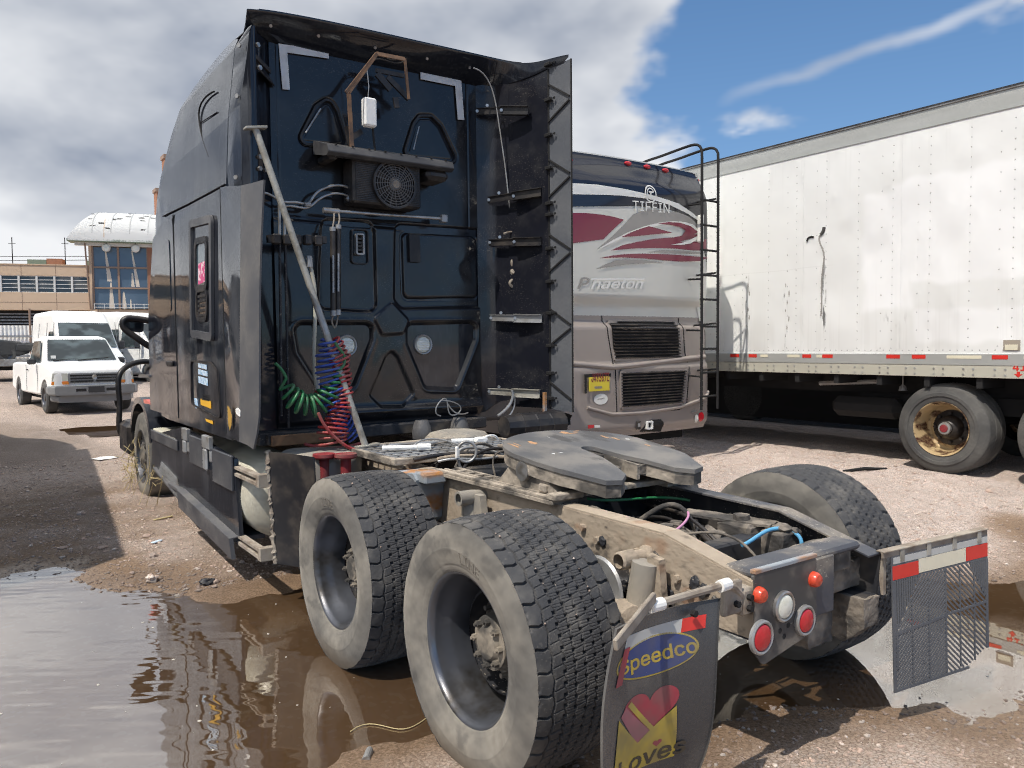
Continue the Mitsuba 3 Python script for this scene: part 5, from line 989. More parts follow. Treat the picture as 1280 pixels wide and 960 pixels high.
# curly air lines
def helix(P, turns, R, r, n=26, squash=1.0, seed=0, ph=0.0):
    rg = np.random.default_rng(seed); S = spline(P, int(turns*n)); T = np.gradient(S, axis=0); T /= np.linalg.norm(T, axis=1, keepdims=True); out = []
    R = np.broadcast_to(R, (len(S),)) if np.ndim(R) == 0 else np.interp(np.linspace(0, 1, len(S)), np.linspace(0, 1, len(R)), R)
    wob = np.interp(np.linspace(0, 1, len(S)), np.linspace(0, 1, int(turns)+2), rg.uniform(0.72, 1.22, int(turns)+2))
    ref = np.array([0.3, -0.9, 0.1])
    for i in range(len(S)):
        u = np.cross(T[i], ref); u /= np.linalg.norm(u); w = np.cross(T[i], u); a = 2*PI*turns*i/len(S)+ph
        out.append(S[i]+R[i]*wob[i]*(math.cos(a)*u+squash*math.sin(a)*w)+T[i]*0.010*math.sin(a+1.0))
    return np.array(out)
add(TR+'__blue_air_line', tube(helix([[-0.677,2.55,1.742],[-0.685,2.55,1.621],[-0.683,2.55,1.483],[-0.663,2.55,1.343],[-0.636,2.55,1.23],[-0.584,2.55,1.142],[-0.52,2.55,1.047]], 20, [0.055, 0.085, 0.088, 0.085, 0.08, 0.07], 0.01, seed=1), 0.0082, 7), 'm_hose_blue', 60, label='coiled blue air line hanging behind the cab')
add(TR+'__red_air_line', tube(helix([[-0.666,2.52,1.731],[-0.617,2.52,1.592],[-0.603,2.52,1.425],[-0.612,2.52,1.286],[-0.662,2.52,1.15],[-0.688,2.52,1.024]], 24, [0.05, 0.07, 0.06, 0.07, 0.085, 0.095], 0.01, seed=2, ph=1.0), 0.0082, 7), 'm_hose_red', 60, label='coiled red air line beside the blue one')
add(TR+'__green_power_line', tube(np.vstack([spline([[-1.076,2.5,1.58],[-1.035,2.5,1.537],[-1.004,2.5,1.478]], 12), helix([[-1.01,2.5,1.43],[-0.969,2.5,1.354],[-0.899,2.5,1.302],[-0.821,2.5,1.287],[-0.752,2.5,1.322],[-0.699,2.5,1.385],[-0.657,2.5,1.461],[-0.632,2.5,1.527]], 11.5, [0.06, 0.062, 0.075, 0.08, 0.08, 0.06, 0.04, 0.03], 0.01, seed=3)[4:], spline([[-0.649,2.46,1.528],[-0.613,2.46,1.565],[-0.607,2.46,1.609],[-0.64,2.46,1.665],[-0.674,2.46,1.714]], 14)]), 0.0105, 7), 'm_hose_green', 60, label='coiled green cable looping out to the left')
add(TR+'__red_air_line', tube(spline([[-0.827,2.4,1.245],[-0.773,2.4,1.14],[-0.679,2.4,1.04],[-0.575,2.4,0.977],[-0.522,2.4,0.967]], 24), 0.011, 8), 'm_hose_red', 60, label='red hose end lying on the deck')
add(TR+'__red_air_line', tube(spline([(-0.80, 2.75, 1.0), (-0.70, 2.7, 0.97), (-0.6, 2.6, 0.97), (-0.45, 2.55, 1.0)], 20), 0.012, 8), 'm_hose_red', 60)
add(TR+'__white_hose_end', cat(tube([(-0.50, 2.12, 1.010), (-0.38, 2.04, 1.012), (-0.30, 2.0, 1.012)], 0.016, 8), cyl((-0.30, 2.0, 1.012), (-0.22, 1.97, 1.01), 0.024, 8)), 'm_white_box', 40)
add(TR+'__white_hose_end', cat(tube(spline([(-0.36, 2.30, 1.0), (-0.15, 2.22, 1.006), (0.05, 2.15, 1.006)], 14), 0.011, 8)), 'm_galv', 40)
add(TR+'__white_hose_end', cat(tube([(0.05, 2.15, 1.008), (0.2, 2.1, 1.008)], 0.018, 8), box(0.2, 0.30, 2.05, 2.11, 0.99, 1.03, 0.01), tube(spline([(0.25, 2.08, 1.01), (0.33, 2.05, 1.04), (0.40, 2.08, 1.0)], 10), 0.008, 6)), 'm_white_box', 40)
# under the sleeper: floor beam, springs, exhaust
add(TR+'__sleeper_floor', cat(box(-1.05, 0.9, 2.98, 3.4, 0.98, 1.07, 0.01), box(-1.0, -0.55, 2.93, 2.985, 0.99, 1.06, 0.006)), 'm_frame_dark')
add(TR+'__floor_beam', box(-0.98, -0.52, 2.90, 2.93, 0.98, 1.055, 0.004), 'm_wood')
for x in (0.20, 0.55):
    add(TR+'__cab_air_spring', lathe([(0.93, 0.06), (0.95, 0.075), (1.0, 0.078), (1.05, 0.07), (1.1, 0.05)], 20, 2, (x, 2.86, 0)), 'm_plastic_grey', 40)
add(TR+'__wire_tangle', cat(tube(spline([[0.341,2.8,1.126],[0.35,2.8,1.253],[0.38,2.8,1.265],[0.43,2.8,1.133],[0.467,2.8,1.125],[0.35,2.8,1.253]], 30), 0.005, 5), tube(spline([[0.409,2.8,1.218],[0.497,2.8,1.136],[0.596,2.8,1.137]], 14), 0.006, 5), tube(spline([[0.82,2.7,1.104],[0.9,2.7,1.152],[0.966,2.7,1.229],[0.967,2.7,1.309]], 20), 0.012, 6), tube(spline([[0.883,2.7,1.067],[0.982,2.7,1.161],[0.991,2.7,1.261]], 20), 0.008, 6)), 'm_galv', kind='stuff')
add(TR+'__dome_cover', lathe([(0.86, 0.27), (0.96, 0.26), (1.0, 0.22), (1.02, 0.12), (1.025, 0.0)], 32, 2, (0.42, 2.68, 0)), 'm_drum', 40)
ex = lathe([(-0.30, 0.0), (-0.30, 0.085), (-0.18, 0.10), (-0.17, 0.105), (-0.16, 0.10), (-0.04, 0.10), (-0.03, 0.105), (-0.02, 0.10), (0.10, 0.10), (0.11, 0.105), (0.12, 0.10), (0.26, 0.095), (0.26, 0.08), (0.16, 0.075), (0.16, 0.0)], 12, 0, (0.92, 2.32, 1.055))
EXH = add(TR+'__corrugated_shroud', ex, 'm_black', 20); add(EXH+'__hanger', box(1.08, 1.10, 2.40, 2.43, 1.12, 1.30), 'm_rusty')
add(EXH+'__lip', lathe([(0.26, 0.095), (0.36, 0.07), (0.40, 0.05)], 12, 0, (0.92, 2.32, 1.055), -0.6, 1.2), 'm_dark')
# ---- left chassis side: skirt panels, step rail, tank, torn flap, drum, red stands
sk = [[6.057,0.78],[4.792,0.981],[4.315,0.972],[3.065,0.88],[2.94,0.33],[3.051,0.4],[4.496,0.449],[5.118,0.521],[5.86,0.49]]
SKT = add(TR+'__skirt_panel', extr(Polygon([(6.05, 0.80), (4.72, 0.985), (4.3, 0.965), (3.07, 0.89), (2.99, 0.34), (4.60, 0.38), (5.05, 0.45), (5.7, 0.47), (6.1, 0.5)]), 'x', -1.2, -1.17), 'm_paint_black', label='black skirt panel below the sleeper door, scraped at its front')
for (a, b, c) in ((4.55, 4.36, 0.78), (3.85, 3.63, 0.72)):
    add(SKT+'__clip_bracket', cat(box(-1.235, -1.2, b, a, 0.90, 1.0, 0.004), box(-1.235, -1.2, a-0.10, a, c, 0.9, 0.02), box(-1.225, -1.2, b, b+0.05, 0.8, 0.9, 0.01)), 'm_galv')
add(SKT+'__upper_plate', box(-1.222, -1.2, 3.90, 4.34, 0.72, 0.955, 0.006), 'm_plastic_side'); add(SKT+'__upper_plate', box(-1.222, -1.2, 3.08, 3.60, 0.66, 0.915, 0.006), 'm_plastic_side')
add(SKT+'__step_plate', box(-1.2, -0.92, 4.95, 6.0, 0.845, 0.875, 0.008), 'm_cream'); add(SKT+'__step_edge', box(-1.215, -1.2, 4.85, 6.05, 0.76, 0.86, 0.006), 'm_plastic_side')
add(SKT+'__scrape', jitter(cat(*[bar((-1.206, 4.78+0.02*k, 0.40+0.018*k), (-1.206, 5.75-0.03*k, 0.46+0.02*k), 0.006+0.004*(k % 3), 0.006, up=(1, 0, 0)) for k in range(7)]), 0.006, 12), 'm_galv', kind='stuff')
SR2 = add(TR+'__step_rail', cat(extr([(4.66, 0.44), (3.02, 0.335), (2.97, 0.20), (4.60, 0.30)], 'x', -1.265, -1.235), box(-1.235, -1.0, 3.05, 4.6, 0.30, 0.33)), 'm_plastic_side')
add(SR2+'__top', sheet([[(-1.262, 4.66, 0.445), (-1.16, 4.66, 0.455)], [(-1.262, 3.02, 0.338), (-1.16, 3.02, 0.35)]], 0.008, (0, 0, -1)), 'm_plastic_grey')
add(SR2+'__front_step', cat(box(-1.24, -1.16, 4.7, 5.15, 0.40, 0.445, 0.01), bar((-1.2, 5.9, 0.48), (-1.22, 4.7, 0.36), 0.06, 0.02)), 'm_plastic_grey')
TK = add(TR+'__fuel_tank', lathe([(2.86, 0.0), (2.865, 0.16), (2.89, 0.25), (2.95, 0.295), (3.05, 0.305), (4.7, 0.305)], 48, 1, (-0.87, 0, 0.60)), 'm_cream', 40, label='cream fuel tank end showing behind the skirt')
for z0 in (0.83, 0.34):
    add(TK+'__support_bar', cat(box(-1.20, -1.15, 2.55, 3.10, z0-0.012, z0+0.012, 0.003), box(-1.20, -1.15, 2.55, 3.10, z0-0.062, z0-0.035, 0.003), box(-1.20, -0.95, 2.52, 2.58, z0-0.07, z0+0.02, 0.004)), 'm_tan_bracket')
TF = add(TR+'__torn_flap', sheet([[(-1.14, 2.50-0.10*t, 1.0-0.72*t), (-1.06+0.02*math.sin(3*t), 2.30-0.05*t, 1.0-0.72*t), (-1.0, 2.06+0.06*t-0.2*t*(1-t), 1.0-0.72*t)] for t in np.linspace(0, 1, 12)], 0.012, (1, 0.3, 0)), 'm_black', 30, label='torn black splash guard in front of the forward left wheel')
add(TF+'__torn_edge', jitter(tube([(-1.142, 2.50-0.10*t, 1.0-0.72*t) for t in np.linspace(0, 1, 40)], 0.013, 6), 0.014, 45, 3), 'm_tan_bracket')
add(TR+'__drum', lathe([(0.35, 0.29), (0.90, 0.29), (0.945, 0.275), (0.97, 0.24), (0.98, 0.0)], 40, 2, (-0.76, 2.58, 0)), 'm_drum', 40, label='dusty grey drum behind the torn splash guard')
RS = group(TR+'__red_stand')
for (x, y) in [[-0.827,2.317],[-0.714,2.226]]:
    add(RS+'__disc', lathe([(0.945, 0.03), (0.95, 0.068), (0.96, 0.075), (0.98, 0.073), (0.985, 0.0)], 28, 2, (x, y, 0)), 'm_red', 30)
    add(RS+'__post', cyl((x, y, 0.55), (x, y, 0.95), 0.034, 16), 'm_red', 40)
add(TR+'__gusset', extr([(1.80, 0.985), (1.98, 0.90), (2.0, 0.80), (1.85, 0.84)], 'x', -0.44, -0.40), 'm_tan_bracket'); add(TR+'__gusset', extr([(-0.60, 0.80), (-0.42, 0.98), (-0.36, 0.96), (-0.44, 0.80)], 'y', 1.84, 1.86), 'm_tan_bracket')

# ------------------------------------------------------------------ motorhome beside the truck
RV = thing('motorhome', 'tan and cream motorhome seen from behind, with red swooshes and a roof ladder', 'motorhome')
RX0, RX1, RY = 2.60, 5.21, 4.12
mat('m_rv_cream', (0.62, 0.62, 0.57), 0.22, cc=0.7); mat('m_rv_taupe', lambda p, n, uv: dmix((0.285, 0.245, 0.222), (0.32, 0.28, 0.255), dfbm(p.x*1.5, p.y*1.5, p.z*1.5, 3)), 0.28, metallic=0.1, cc=0.7)
mat('m_rv_navy', (0.012, 0.015, 0.028), 0.07, cc=1.0, ccg=0.99); mat('m_rv_dark', (0.030, 0.030, 0.034), 0.12, cc=0.9, ccg=0.98); mat('m_rv_red', (0.20, 0.018, 0.045), 0.2, cc=0.7)
mat('m_rv_grey', (0.30, 0.285, 0.265), 0.25, cc=0.5); mat('m_rv_white', (0.76, 0.76, 0.72), 0.25, cc=0.6); mat('m_rv_silver', (0.55, 0.57, 0.57), 0.3, metallic=0.7)
def rv_y(x, z):
    """depth of the motorhome's rear skin"""
    x, z = np.asarray(x, float), np.asarray(z, float); q = (x-0.5*(RX0+RX1))/(0.5*(RX1-RX0))
    y = RY+0.10*q**2+0.11*np.clip((np.abs(q)-0.90)/0.10, 0, 1)**2
    y = y+0.15*sstep(3.42, 3.88, z)**1.5-0.02*np.sin(np.clip((z-2.2)/1.7, 0, 1)*PI)
    y = y+0.085*sstep(2.25, 2.12, z)*sstep(1.88, 1.96, z)+0.015*sstep(2.0, 1.9, z)
    y = y-0.045*sstep(1.46, 1.40, z)+0.06*sstep(0.72, 0.60, z)
    y = y-0.010*np.exp(-((z-1.44)/0.02)**2)
    return y
def rv_ring(z):
    """plan outline at height z: right side forward, rear, left side forward"""
    xs = np.concatenate([np.linspace(0, 0.10, 8)[:-1], np.linspace(0.10, 0.90, 26), np.linspace(0.90, 1.0, 8)[1:]])*(RX1-RX0)+RX0
    inset = 0.07*sstep(3.62, 3.89, z)
    return xs+(0.5*(RX0+RX1)-xs)*inset
def rv_skin(z0, z1, nz, mt, nm, lab=None):
    Z = np.linspace(z0, z1, nz); V = []
    for z in Z:
        xs = rv_ring(z); y = rv_y(xs, z); row = [(xs[0]-0.0, 13.6, z), (xs[0]-0.012, y[0]+0.12, z)]+list(zip(xs, y, xs*0+z))+[(xs[-1]+0.012, y[-1]+0.12, z), (xs[-1], 13.6, z)]; V.append(row)
    return add(RV+'__'+nm, sheet(V, 0.01, (0, 1, 0)), mt, 40, label=lab)
def rs(z): return z
BOD = rv_skin(2.02, 3.89, 60, 'm_rv_cream', 'rear_wall', 'cream rear wall with red and grey swooshes')
LOW = rv_skin(0.60, 2.02, 50, 'm_rv_taupe', 'lower_body', 'taupe lower body with two dark grilles')
add(RV+'__roof', cat(box(RX0+0.12, RX1-0.12, RY+0.36, 13.6, 3.85, 3.895, 0.02), box(RX0, RX1, 13.55, 13.65, 0.6, 3.85, 0.02)), 'm_white')
add(RV+'__chassis', box(RX0+0.2, RX1-0.2, RY+0.4, 13.0, 0.45, 0.75), 'm_dark')
for y in (7.0, 11.5):
    for x in (RX0+0.2, RX1-0.2): add(RV+'__wheel', lathe([(-0.15, 0.0), (-0.15, 0.45), (-0.12, 0.5), (0.12, 0.5), (0.15, 0.45), (0.15, 0.0)], 32, 0, (x, y, 0.66)), 'm_sidewall_dark', 30)
def rv_flat(P, off, step=0.09):
    g = P if hasattr(P, 'geom_type') else Polygon(P).buffer(0); out = []
    for q in getattr(g, 'geoms', [g]):
        if q.is_empty or q.area < 1e-5 or q.geom_type != 'Polygon': continue
        m = trimesh.creation.extrude_polygon(q, 0.001, engine='earcut'); top = m.submesh([np.where(m.face_normals[:, 2] > 0.9)[0]], append=True).subdivide_to_size(step)
        x, z = top.vertices[:, 0], top.vertices[:, 1]; out.append(trimesh.Trimesh(np.stack([x, rv_y(x, z)-off, z], 1), top.faces, process=False))
    return cat(*out)
def smooth2(P, n=8):
    """rounded closed outline through the points"""
    P = np.asarray(P, float); from_ = []
    return Polygon(P).buffer(-0.008).buffer(0.008, quad_segs=4)
def rvp(nm, P, mt, off, lab=None): return add(BOD+'__'+nm, rv_flat(P, off), mt, 30, label=lab)
navy = Polygon([(2.62, 3.875), (5.19, 3.875), (5.19, 2.52)]+[[4.976,3],[4.826,3.139],[4.65,3.234],[4.506,3.3],[4.282,3.319],[3.983,3.31],[3.746,3.306],[3.491,3.278],[2.841,3.221]])
rvp('dark_cap', navy, 'm_rv_dark', 0.003)
rvp('navy_panel', Polygon([(2.63, 3.72)]+[[3.185,3.613],[3.747,3.651],[4.077,3.642],[4.421,3.584],[4.463,3.55],[4.254,3.47],[4.036,3.448],[3.618,3.489],[3.184,3.501],[2.843,3.48]]), 'm_rv_navy', 0.0055)
rvp('top_shade', Polygon([[2.845,3.787],[3.369,3.834],[3.877,3.863],[4.421,3.875],[5.002,3.878],[5.063,3.825],[4.563,3.815],[3.877,3.798],[3.368,3.762],[2.844,3.695]]), 'm_rv_navy', 0.0055)
rvp('cream_sliver', Polygon([[2.843,3.48],[3.184,3.496],[3.618,3.484],[4.09,3.454],[4.506,3.408],[4.796,3.317],[4.96,3.241],[4.915,3.232],[4.679,3.301],[4.337,3.372],[3.983,3.409],[3.491,3.402],[2.842,3.357]]), 'm_rv_white', 0.0085)
rvp('navy_band', Polygon([[2.842,3.351],[3.184,3.375],[3.618,3.401],[3.877,3.399],[4.063,3.394],[3.876,3.338],[3.746,3.311],[3.366,3.272],[2.841,3.224]]), 'm_rv_navy', 0.0085)
rvp('red_swoosh', Polygon([[2.84,3.15],[3.039,3.164],[3.231,3.163],[3.415,3.152],[3.572,3.13],[3.427,3.02],[3.266,2.884],[3.061,2.852],[2.838,2.814]]), 'm_rv_red', 0.004)
rvp('grey_swoosh', Polygon([[3.162,2.755],[3.364,2.905],[3.553,3.057],[3.72,3.206],[3.943,3.287],[4.213,3.298],[4.492,3.299],[4.708,3.269],[4.855,3.202],[4.945,3.099],[4.796,3.177],[4.636,3.194],[4.393,3.183],[4.144,3.143],[3.876,3.074],[3.616,2.983],[3.389,2.879]]), 'm_rv_grey', 0.0075)
rvp('white_line', Polygon([[3.162,2.755],[3.389,2.879],[3.616,2.983],[3.876,3.074],[4.144,3.143],[4.393,3.183],[4.636,3.194],[4.796,3.177],[4.945,3.099],[4.9,3.095],[4.752,3.144],[4.592,3.16],[4.393,3.154],[4.158,3.115],[3.902,3.048],[3.642,2.957],[3.414,2.858]]), 'm_rv_white', 0.010)
rvp('red_swoosh', Polygon([[3.521,2.925],[3.68,2.993],[3.85,3.053],[3.969,3.086],[4.144,3.066],[4.386,3.041],[4.076,2.999],[3.745,2.951]]), 'm_rv_red', 0.0115)
rvp('red_swoosh', Polygon([[4.103,3.125],[4.309,3.165],[4.535,3.175],[4.738,3.152],[4.886,3.094],[4.782,3.046],[4.535,2.999],[4.593,3.052],[4.636,3.09],[4.535,3.121],[4.309,3.133]]), 'm_rv_red', 0.0115)
rvp('red_swoosh', Polygon([[3.376,2.764],[3.552,2.835],[3.771,2.887],[4.076,2.946],[4.422,2.99],[4.709,3.051],[4.916,3.066],[4.797,3.007],[4.535,2.949],[4.636,2.946],[4.886,2.974],[5.143,3.042],[5.144,2.879],[4.797,2.857],[4.422,2.853],[4.076,2.836],[3.744,2.81]]), 'm_rv_red', 0.0055)
rvp('white_curl', Polygon([[4.351,2.893],[4.564,2.932],[4.738,2.988],[4.945,3.068],[4.886,3.004],[4.738,2.938],[4.564,2.907]]), 'm_rv_white', 0.0085)
rvp('grey_swoosh', Polygon([[3.928,2.775],[4.199,2.82],[4.564,2.838],[5.098,2.846],[4.857,2.816],[4.493,2.799]]), 'm_rv_grey', 0.0055)
rvp('red_swoosh', Polygon([[3.204,2.667],[3.388,2.705],[3.564,2.731],[3.875,2.756],[4.352,2.776],[4.962,2.787],[5.129,2.791],[4.947,2.735],[4.565,2.702],[4.254,2.697],[3.875,2.7],[3.552,2.693]]), 'm_rv_red', 0.0085)
rvp('grey_swoosh', Polygon([[3.161,2.542],[3.314,2.609],[3.451,2.658],[3.615,2.678],[3.875,2.681],[4.24,2.674],[3.942,2.646],[3.679,2.624],[3.425,2.587]]), 'm_rv_grey', 0.0085)
# lettering and emblem
def rv_text(txt, h, p0, p1, off, slant=0, bold=False, mt='m_rv_white', nm='lettering'):
    g = text_poly(txt, h, 0, 0, 0, bold); g = affinity.scale(g, 1, -1, origin=(0, 0)); g = affinity.skew(g, slant, 0, origin=(0, 0)); b = g.bounds; w = b[2]-b[0]
    p0, p1 = np.array(p0), np.array(p1); L = np.linalg.norm(p1-p0); c = (p1-p0)/L; k = L/w
    g = affinity.affine_transform(affinity.translate(g, -b[0], 0), [k*c[0], -c[1]*0, k*c[1], 1.0, p0[0], p0[1]])
    return add(BOD+'__'+nm, rv_flat(g, off, 0.05), mt)
a, b = [[3.694,3.246],[4.323,3.269]]; rv_text('TIFFIN', 0.115, a, b, 0.016)
a, b = [[3.093,2.322],[3.888,2.349]]; rv_text('haeton', 0.105, a, b, 0.008, slant=16, bold=True)
a, b = [[2.916,2.316],[3.081,2.322]]; rv_text('P', 0.120, a, b, 0.008, slant=16, bold=True, mt='m_rv_grey')
a, b = [[3.094,2.426],[3.915,2.455]]; add(BOD+'__lettering_bar', rv_flat([(a[0], a[1]-0.012), (b[0], b[1]-0.012), (b[0], b[1]+0.01), (a[0], a[1]+0.012)], 0.009), 'm_rv_white')
ex_, ez_ = [[3.996,3.472]][0]
add(BOD+'__emblem', rv_flat(affinity.scale(Point(ex_, ez_).buffer(1, quad_segs=16), 0.098, 0.105).difference(affinity.scale(Point(ex_, ez_).buffer(1, quad_segs=16), 0.080, 0.088)), 0.016, 0.04), 'm_rv_white')
add(BOD+'__emblem', rv_flat(affinity.scale(Point(ex_, ez_).buffer(1, quad_segs=16), 0.066, 0.072).difference(affinity.scale(Point(ex_, ez_).buffer(1, quad_segs=16), 0.052, 0.058)).difference(Polygon([(ex_, ez_-0.02), (ex_+0.1, ez_-0.02), (ex_+0.1, ez_+0.03), (ex_, ez_+0.03)])), 0.016, 0.04), 'm_rv_white')
add(BOD+'__emblem', rv_flat(Polygon([(ex_-0.03, ez_+0.03), (ex_+0.05, ez_+0.03), (ex_+0.05, ez_+0.012), (ex_+0.012, ez_+0.012), (ex_+0.012, ez_-0.05), (ex_-0.008, ez_-0.05), (ex_-0.008, ez_+0.012), (ex_-0.03, ez_+0.012)]), 0.016, 0.04), 'm_rv_white')
# red marker lamps on the roof edge
for (x, z) in [[2.896,3.763],[3.779,3.85],[4.097,3.862],[4.428,3.865],[5.209,3.846]]:
    m = trimesh.creation.icosphere(2); m.apply_scale([0.055, 0.03, 0.026]); m.apply_translation([x, float(rv_y(x, min(z, 3.83)))-0.008, min(z, 3.83)]); add(BOD+'__marker_lamp', m, 'm_lens_red', True)
# lower body: grilles, number plate, hitch, reflectors, tail lamps
def rframe(P, w, off, nm, mt='m_rv_taupe', dep=0.03):
    g = Polygon(P); return g
def grille(P, nm, n):
    g = Polygon(P).buffer(0.0); b = g.bounds
    k = add(LOW+'__grille', rv_flat(g, 0.004, 0.2), 'm_dark', label=nm)
    add(k+'__frame', cat(*[bar((p[0], float(rv_y(p[0], p[1]))-0.012, p[1]), (q[0], float(rv_y(q[0], q[1]))-0.012, q[1]), 0.035, 0.022, up=(0, -1, 0)) for p, q in zip(P, P[1:]+P[:1])]), 'm_rv_taupe')
    for i in range(n):
        z = b[1]+(b[3]-b[1])*(i+0.7)/(n+0.4); L = LineString([(b[0]-0.1, z), (b[2]+0.1, z)]).intersection(g)
        if L.is_empty: continue
        x0, x1 = L.bounds[0], L.bounds[2]; xm = (x0+x1)/2
        for xa, xb in ((x0, xm), (xm, x1)):
            ya, yb = float(rv_y(xa, z))-0.02, float(rv_y(xb, z))-0.02
            add(k+'__slat', bar((xa, ya, z), (xb, yb, z), 0.030, 0.010, up=(0, -0.45, 1)), 'm_black')
grille([[3.408,1.947],[4.526,1.978],[4.57,1.522],[3.45,1.502]], 'upper dark grille', 12)
grille([[3.5,1.371],[4.628,1.371],[4.556,0.953],[3.511,0.939]], 'lower dark grille', 12)
rec = Polygon([[2.967,1.34],[3.386,1.327],[3.386,1.132],[2.971,1.141]])
rb = rec.bounds; ry0 = float(rv_y(3.2, 1.25))
LPK = add(LOW+'__plate_recess', cat(box(rb[0], rb[2], ry0-0.012, ry0-0.004, rb[3]-0.03, rb[3]+0.01), box(rb[0], rb[0]+0.03, ry0-0.012, ry0-0.004, rb[1], rb[3])), 'm_dark')
pb = Polygon([[3.024,1.313],[3.337,1.315],[3.336,1.157],[3.025,1.152]]).bounds
add(LPK+'__number_plate', box(pb[0], pb[2], ry0-0.020, ry0-0.012, pb[1], pb[3], 0.003), 'm_yellow', label='yellow number plate')
tm = meshkit.text_mesh('J49367Z', 0.11, 0.002, True); sx = (pb[2]-pb[0])*0.86/(tm.bounds[1][0]-tm.bounds[0][0])
add(LPK+'__plate_number', place(tm, (pb[0]+0.03, ry0-0.0205, pb[1]+0.11), (sx, 0, 0), (0, 0, 0.85), (0, -1, 0)), 'm_red')
add(LPK+'__plate_foot', box(pb[0]+0.08, pb[2]-0.12, ry0-0.0222, ry0-0.0205, pb[1]+0.03, pb[1]+0.055), 'm_tan_bracket')
ox, oz = [[3.212,1.057]][0]; add(LOW+'__oval_badge', rv_flat(affinity.scale(Point(ox, oz).buffer(1), 0.10, 0.062), 0.006, 0.05), 'm_rv_white')
add(LOW+'__oval_badge_line', rv_flat([(ox-0.05, oz-0.006), (ox+0.05, oz+0.004), (ox+0.05, oz+0.014), (ox-0.05, oz+0.004)], 0.008, 0.05), 'm_rv_grey')
def strip(P, r, nm, mt='m_rv_taupe'):
    Q = []
    for p, q in zip(P, P[1:]):
        for t in np.linspace(0, 1, 8)[:-1]: Q.append((p[0]+(q[0]-p[0])*t, p[1]+(q[1]-p[1])*t))
    Q.append(P[-1]); return add(LOW+'__'+nm, tube([(x, float(rv_y(x, z))-r*0.3, z) for x, z in Q], r, 8), mt, 60)
strip([[2.833,1.469],[3.374,1.42],[3.693,1.432],[4.512,1.483],[5.076,1.513]], 0.035, 'bumper_ledge', 'm_rv_taupe'); strip([[3.018,0.966],[3.372,0.872],[3.823,0.865],[4.513,0.895],[5.033,0.98],[5.14,1.058]], 0.022, 'bumper_lip', 'm_rv_taupe')
strip([[3.327,2.02],[3.363,1.781],[3.425,1.484],[3.448,0.896]], 0.006, 'panel_gap', 'm_dark'); strip([[4.627,2.009],[4.671,1.58],[4.716,1.459],[4.658,0.927],[4.513,0.865],[3.485,0.884]], 0.006, 'panel_gap', 'm_dark')
hp = Polygon([[3.849,0.632],[3.916,0.753],[3.996,0.772],[4.161,0.767],[4.216,0.724],[4.23,0.605]]); add(LOW+'__hitch_opening', rv_flat(hp, 0.006, 0.1), 'm_dark')
hx, hz = [[3.955,0.71]][0]; hy = float(rv_y(hx, hz))-0.03
HR = add(LOW+'__hitch_receiver', extr(rrect(hx-0.05, hx+0.05, hz-0.05, hz+0.05, 0.01).difference(rrect(hx-0.03, hx+0.03, hz-0.032, hz+0.032, 0.006)), 'y', hy, hy+0.06), 'm_white_box')
wx, wz = [[3.776,0.719]][0]; add(LOW+'__wiring_socket', cat(box(wx-0.035, wx+0.035, float(rv_y(wx, wz))-0.02, float(rv_y(wx, wz))-0.003, wz-0.05, wz+0.05, 0.004), ), 'm_black')
add(LOW+'__wiring_flap', box(wx-0.02, wx+0.02, float(rv_y(wx, wz))-0.026, float(rv_y(wx, wz))-0.0205, wz-0.02, wz+0.025, 0.003), 'm_galv')
add(LOW+'__red_reflector', rv_flat(Polygon([[3.029,0.769],[3.113,0.768],[3.113,0.732],[3.028,0.728]]), 0.008, 0.1), 'm_lens_red'); add(LOW+'__white_reflector', rv_flat(Polygon([[3.119,0.763],[3.198,0.758],[3.198,0.73],[3.119,0.731]]), 0.008, 0.1), 'm_rv_white')
add(LOW+'__red_reflector', rv_flat(affinity.scale(Point(*[[4.957,0.743]][0]).buffer(1), 0.06, 0.062), 0.010, 0.05), 'm_lens_red'); add(LOW+'__white_reflector', rv_flat(affinity.scale(Point(*[[4.859,0.728]][0]).buffer(1), 0.04, 0.055), 0.008, 0.05), 'm_rv_white')
add(LOW+'__small_lettering', rv_flat(Polygon([[4.747,0.842],[4.851,0.846],[4.851,0.815],[4.747,0.811]]), 0.008, 0.1), 'm_rv_silver')
TL = add(LOW+'__tail_lamp', rv_flat(Polygon([(2.64, 2.00), (2.74, 2.0), (2.80, 1.80), (2.83, 1.52), (2.80, 1.44), (2.64, 1.44)]), 0.012, 0.1), 'm_rv_white')
for z0, z1 in ((1.72, 1.60), (1.585, 1.47)): add(TL+'__red_lens', rv_flat([(2.65, z0), (2.80, z0), (2.82, z1), (2.65, z1)], 0.018, 0.1), 'm_lens_red')
add(LOW+'__tail_lamp', rv_flat(Polygon([[4.994,2.159],[5.07,2.15],[5.148,1.956],[5.211,1.781],[5.213,1.49],[5.15,1.491],[5.149,1.76],[5.087,1.935]]), 0.010, 0.1), 'm_rv_white')
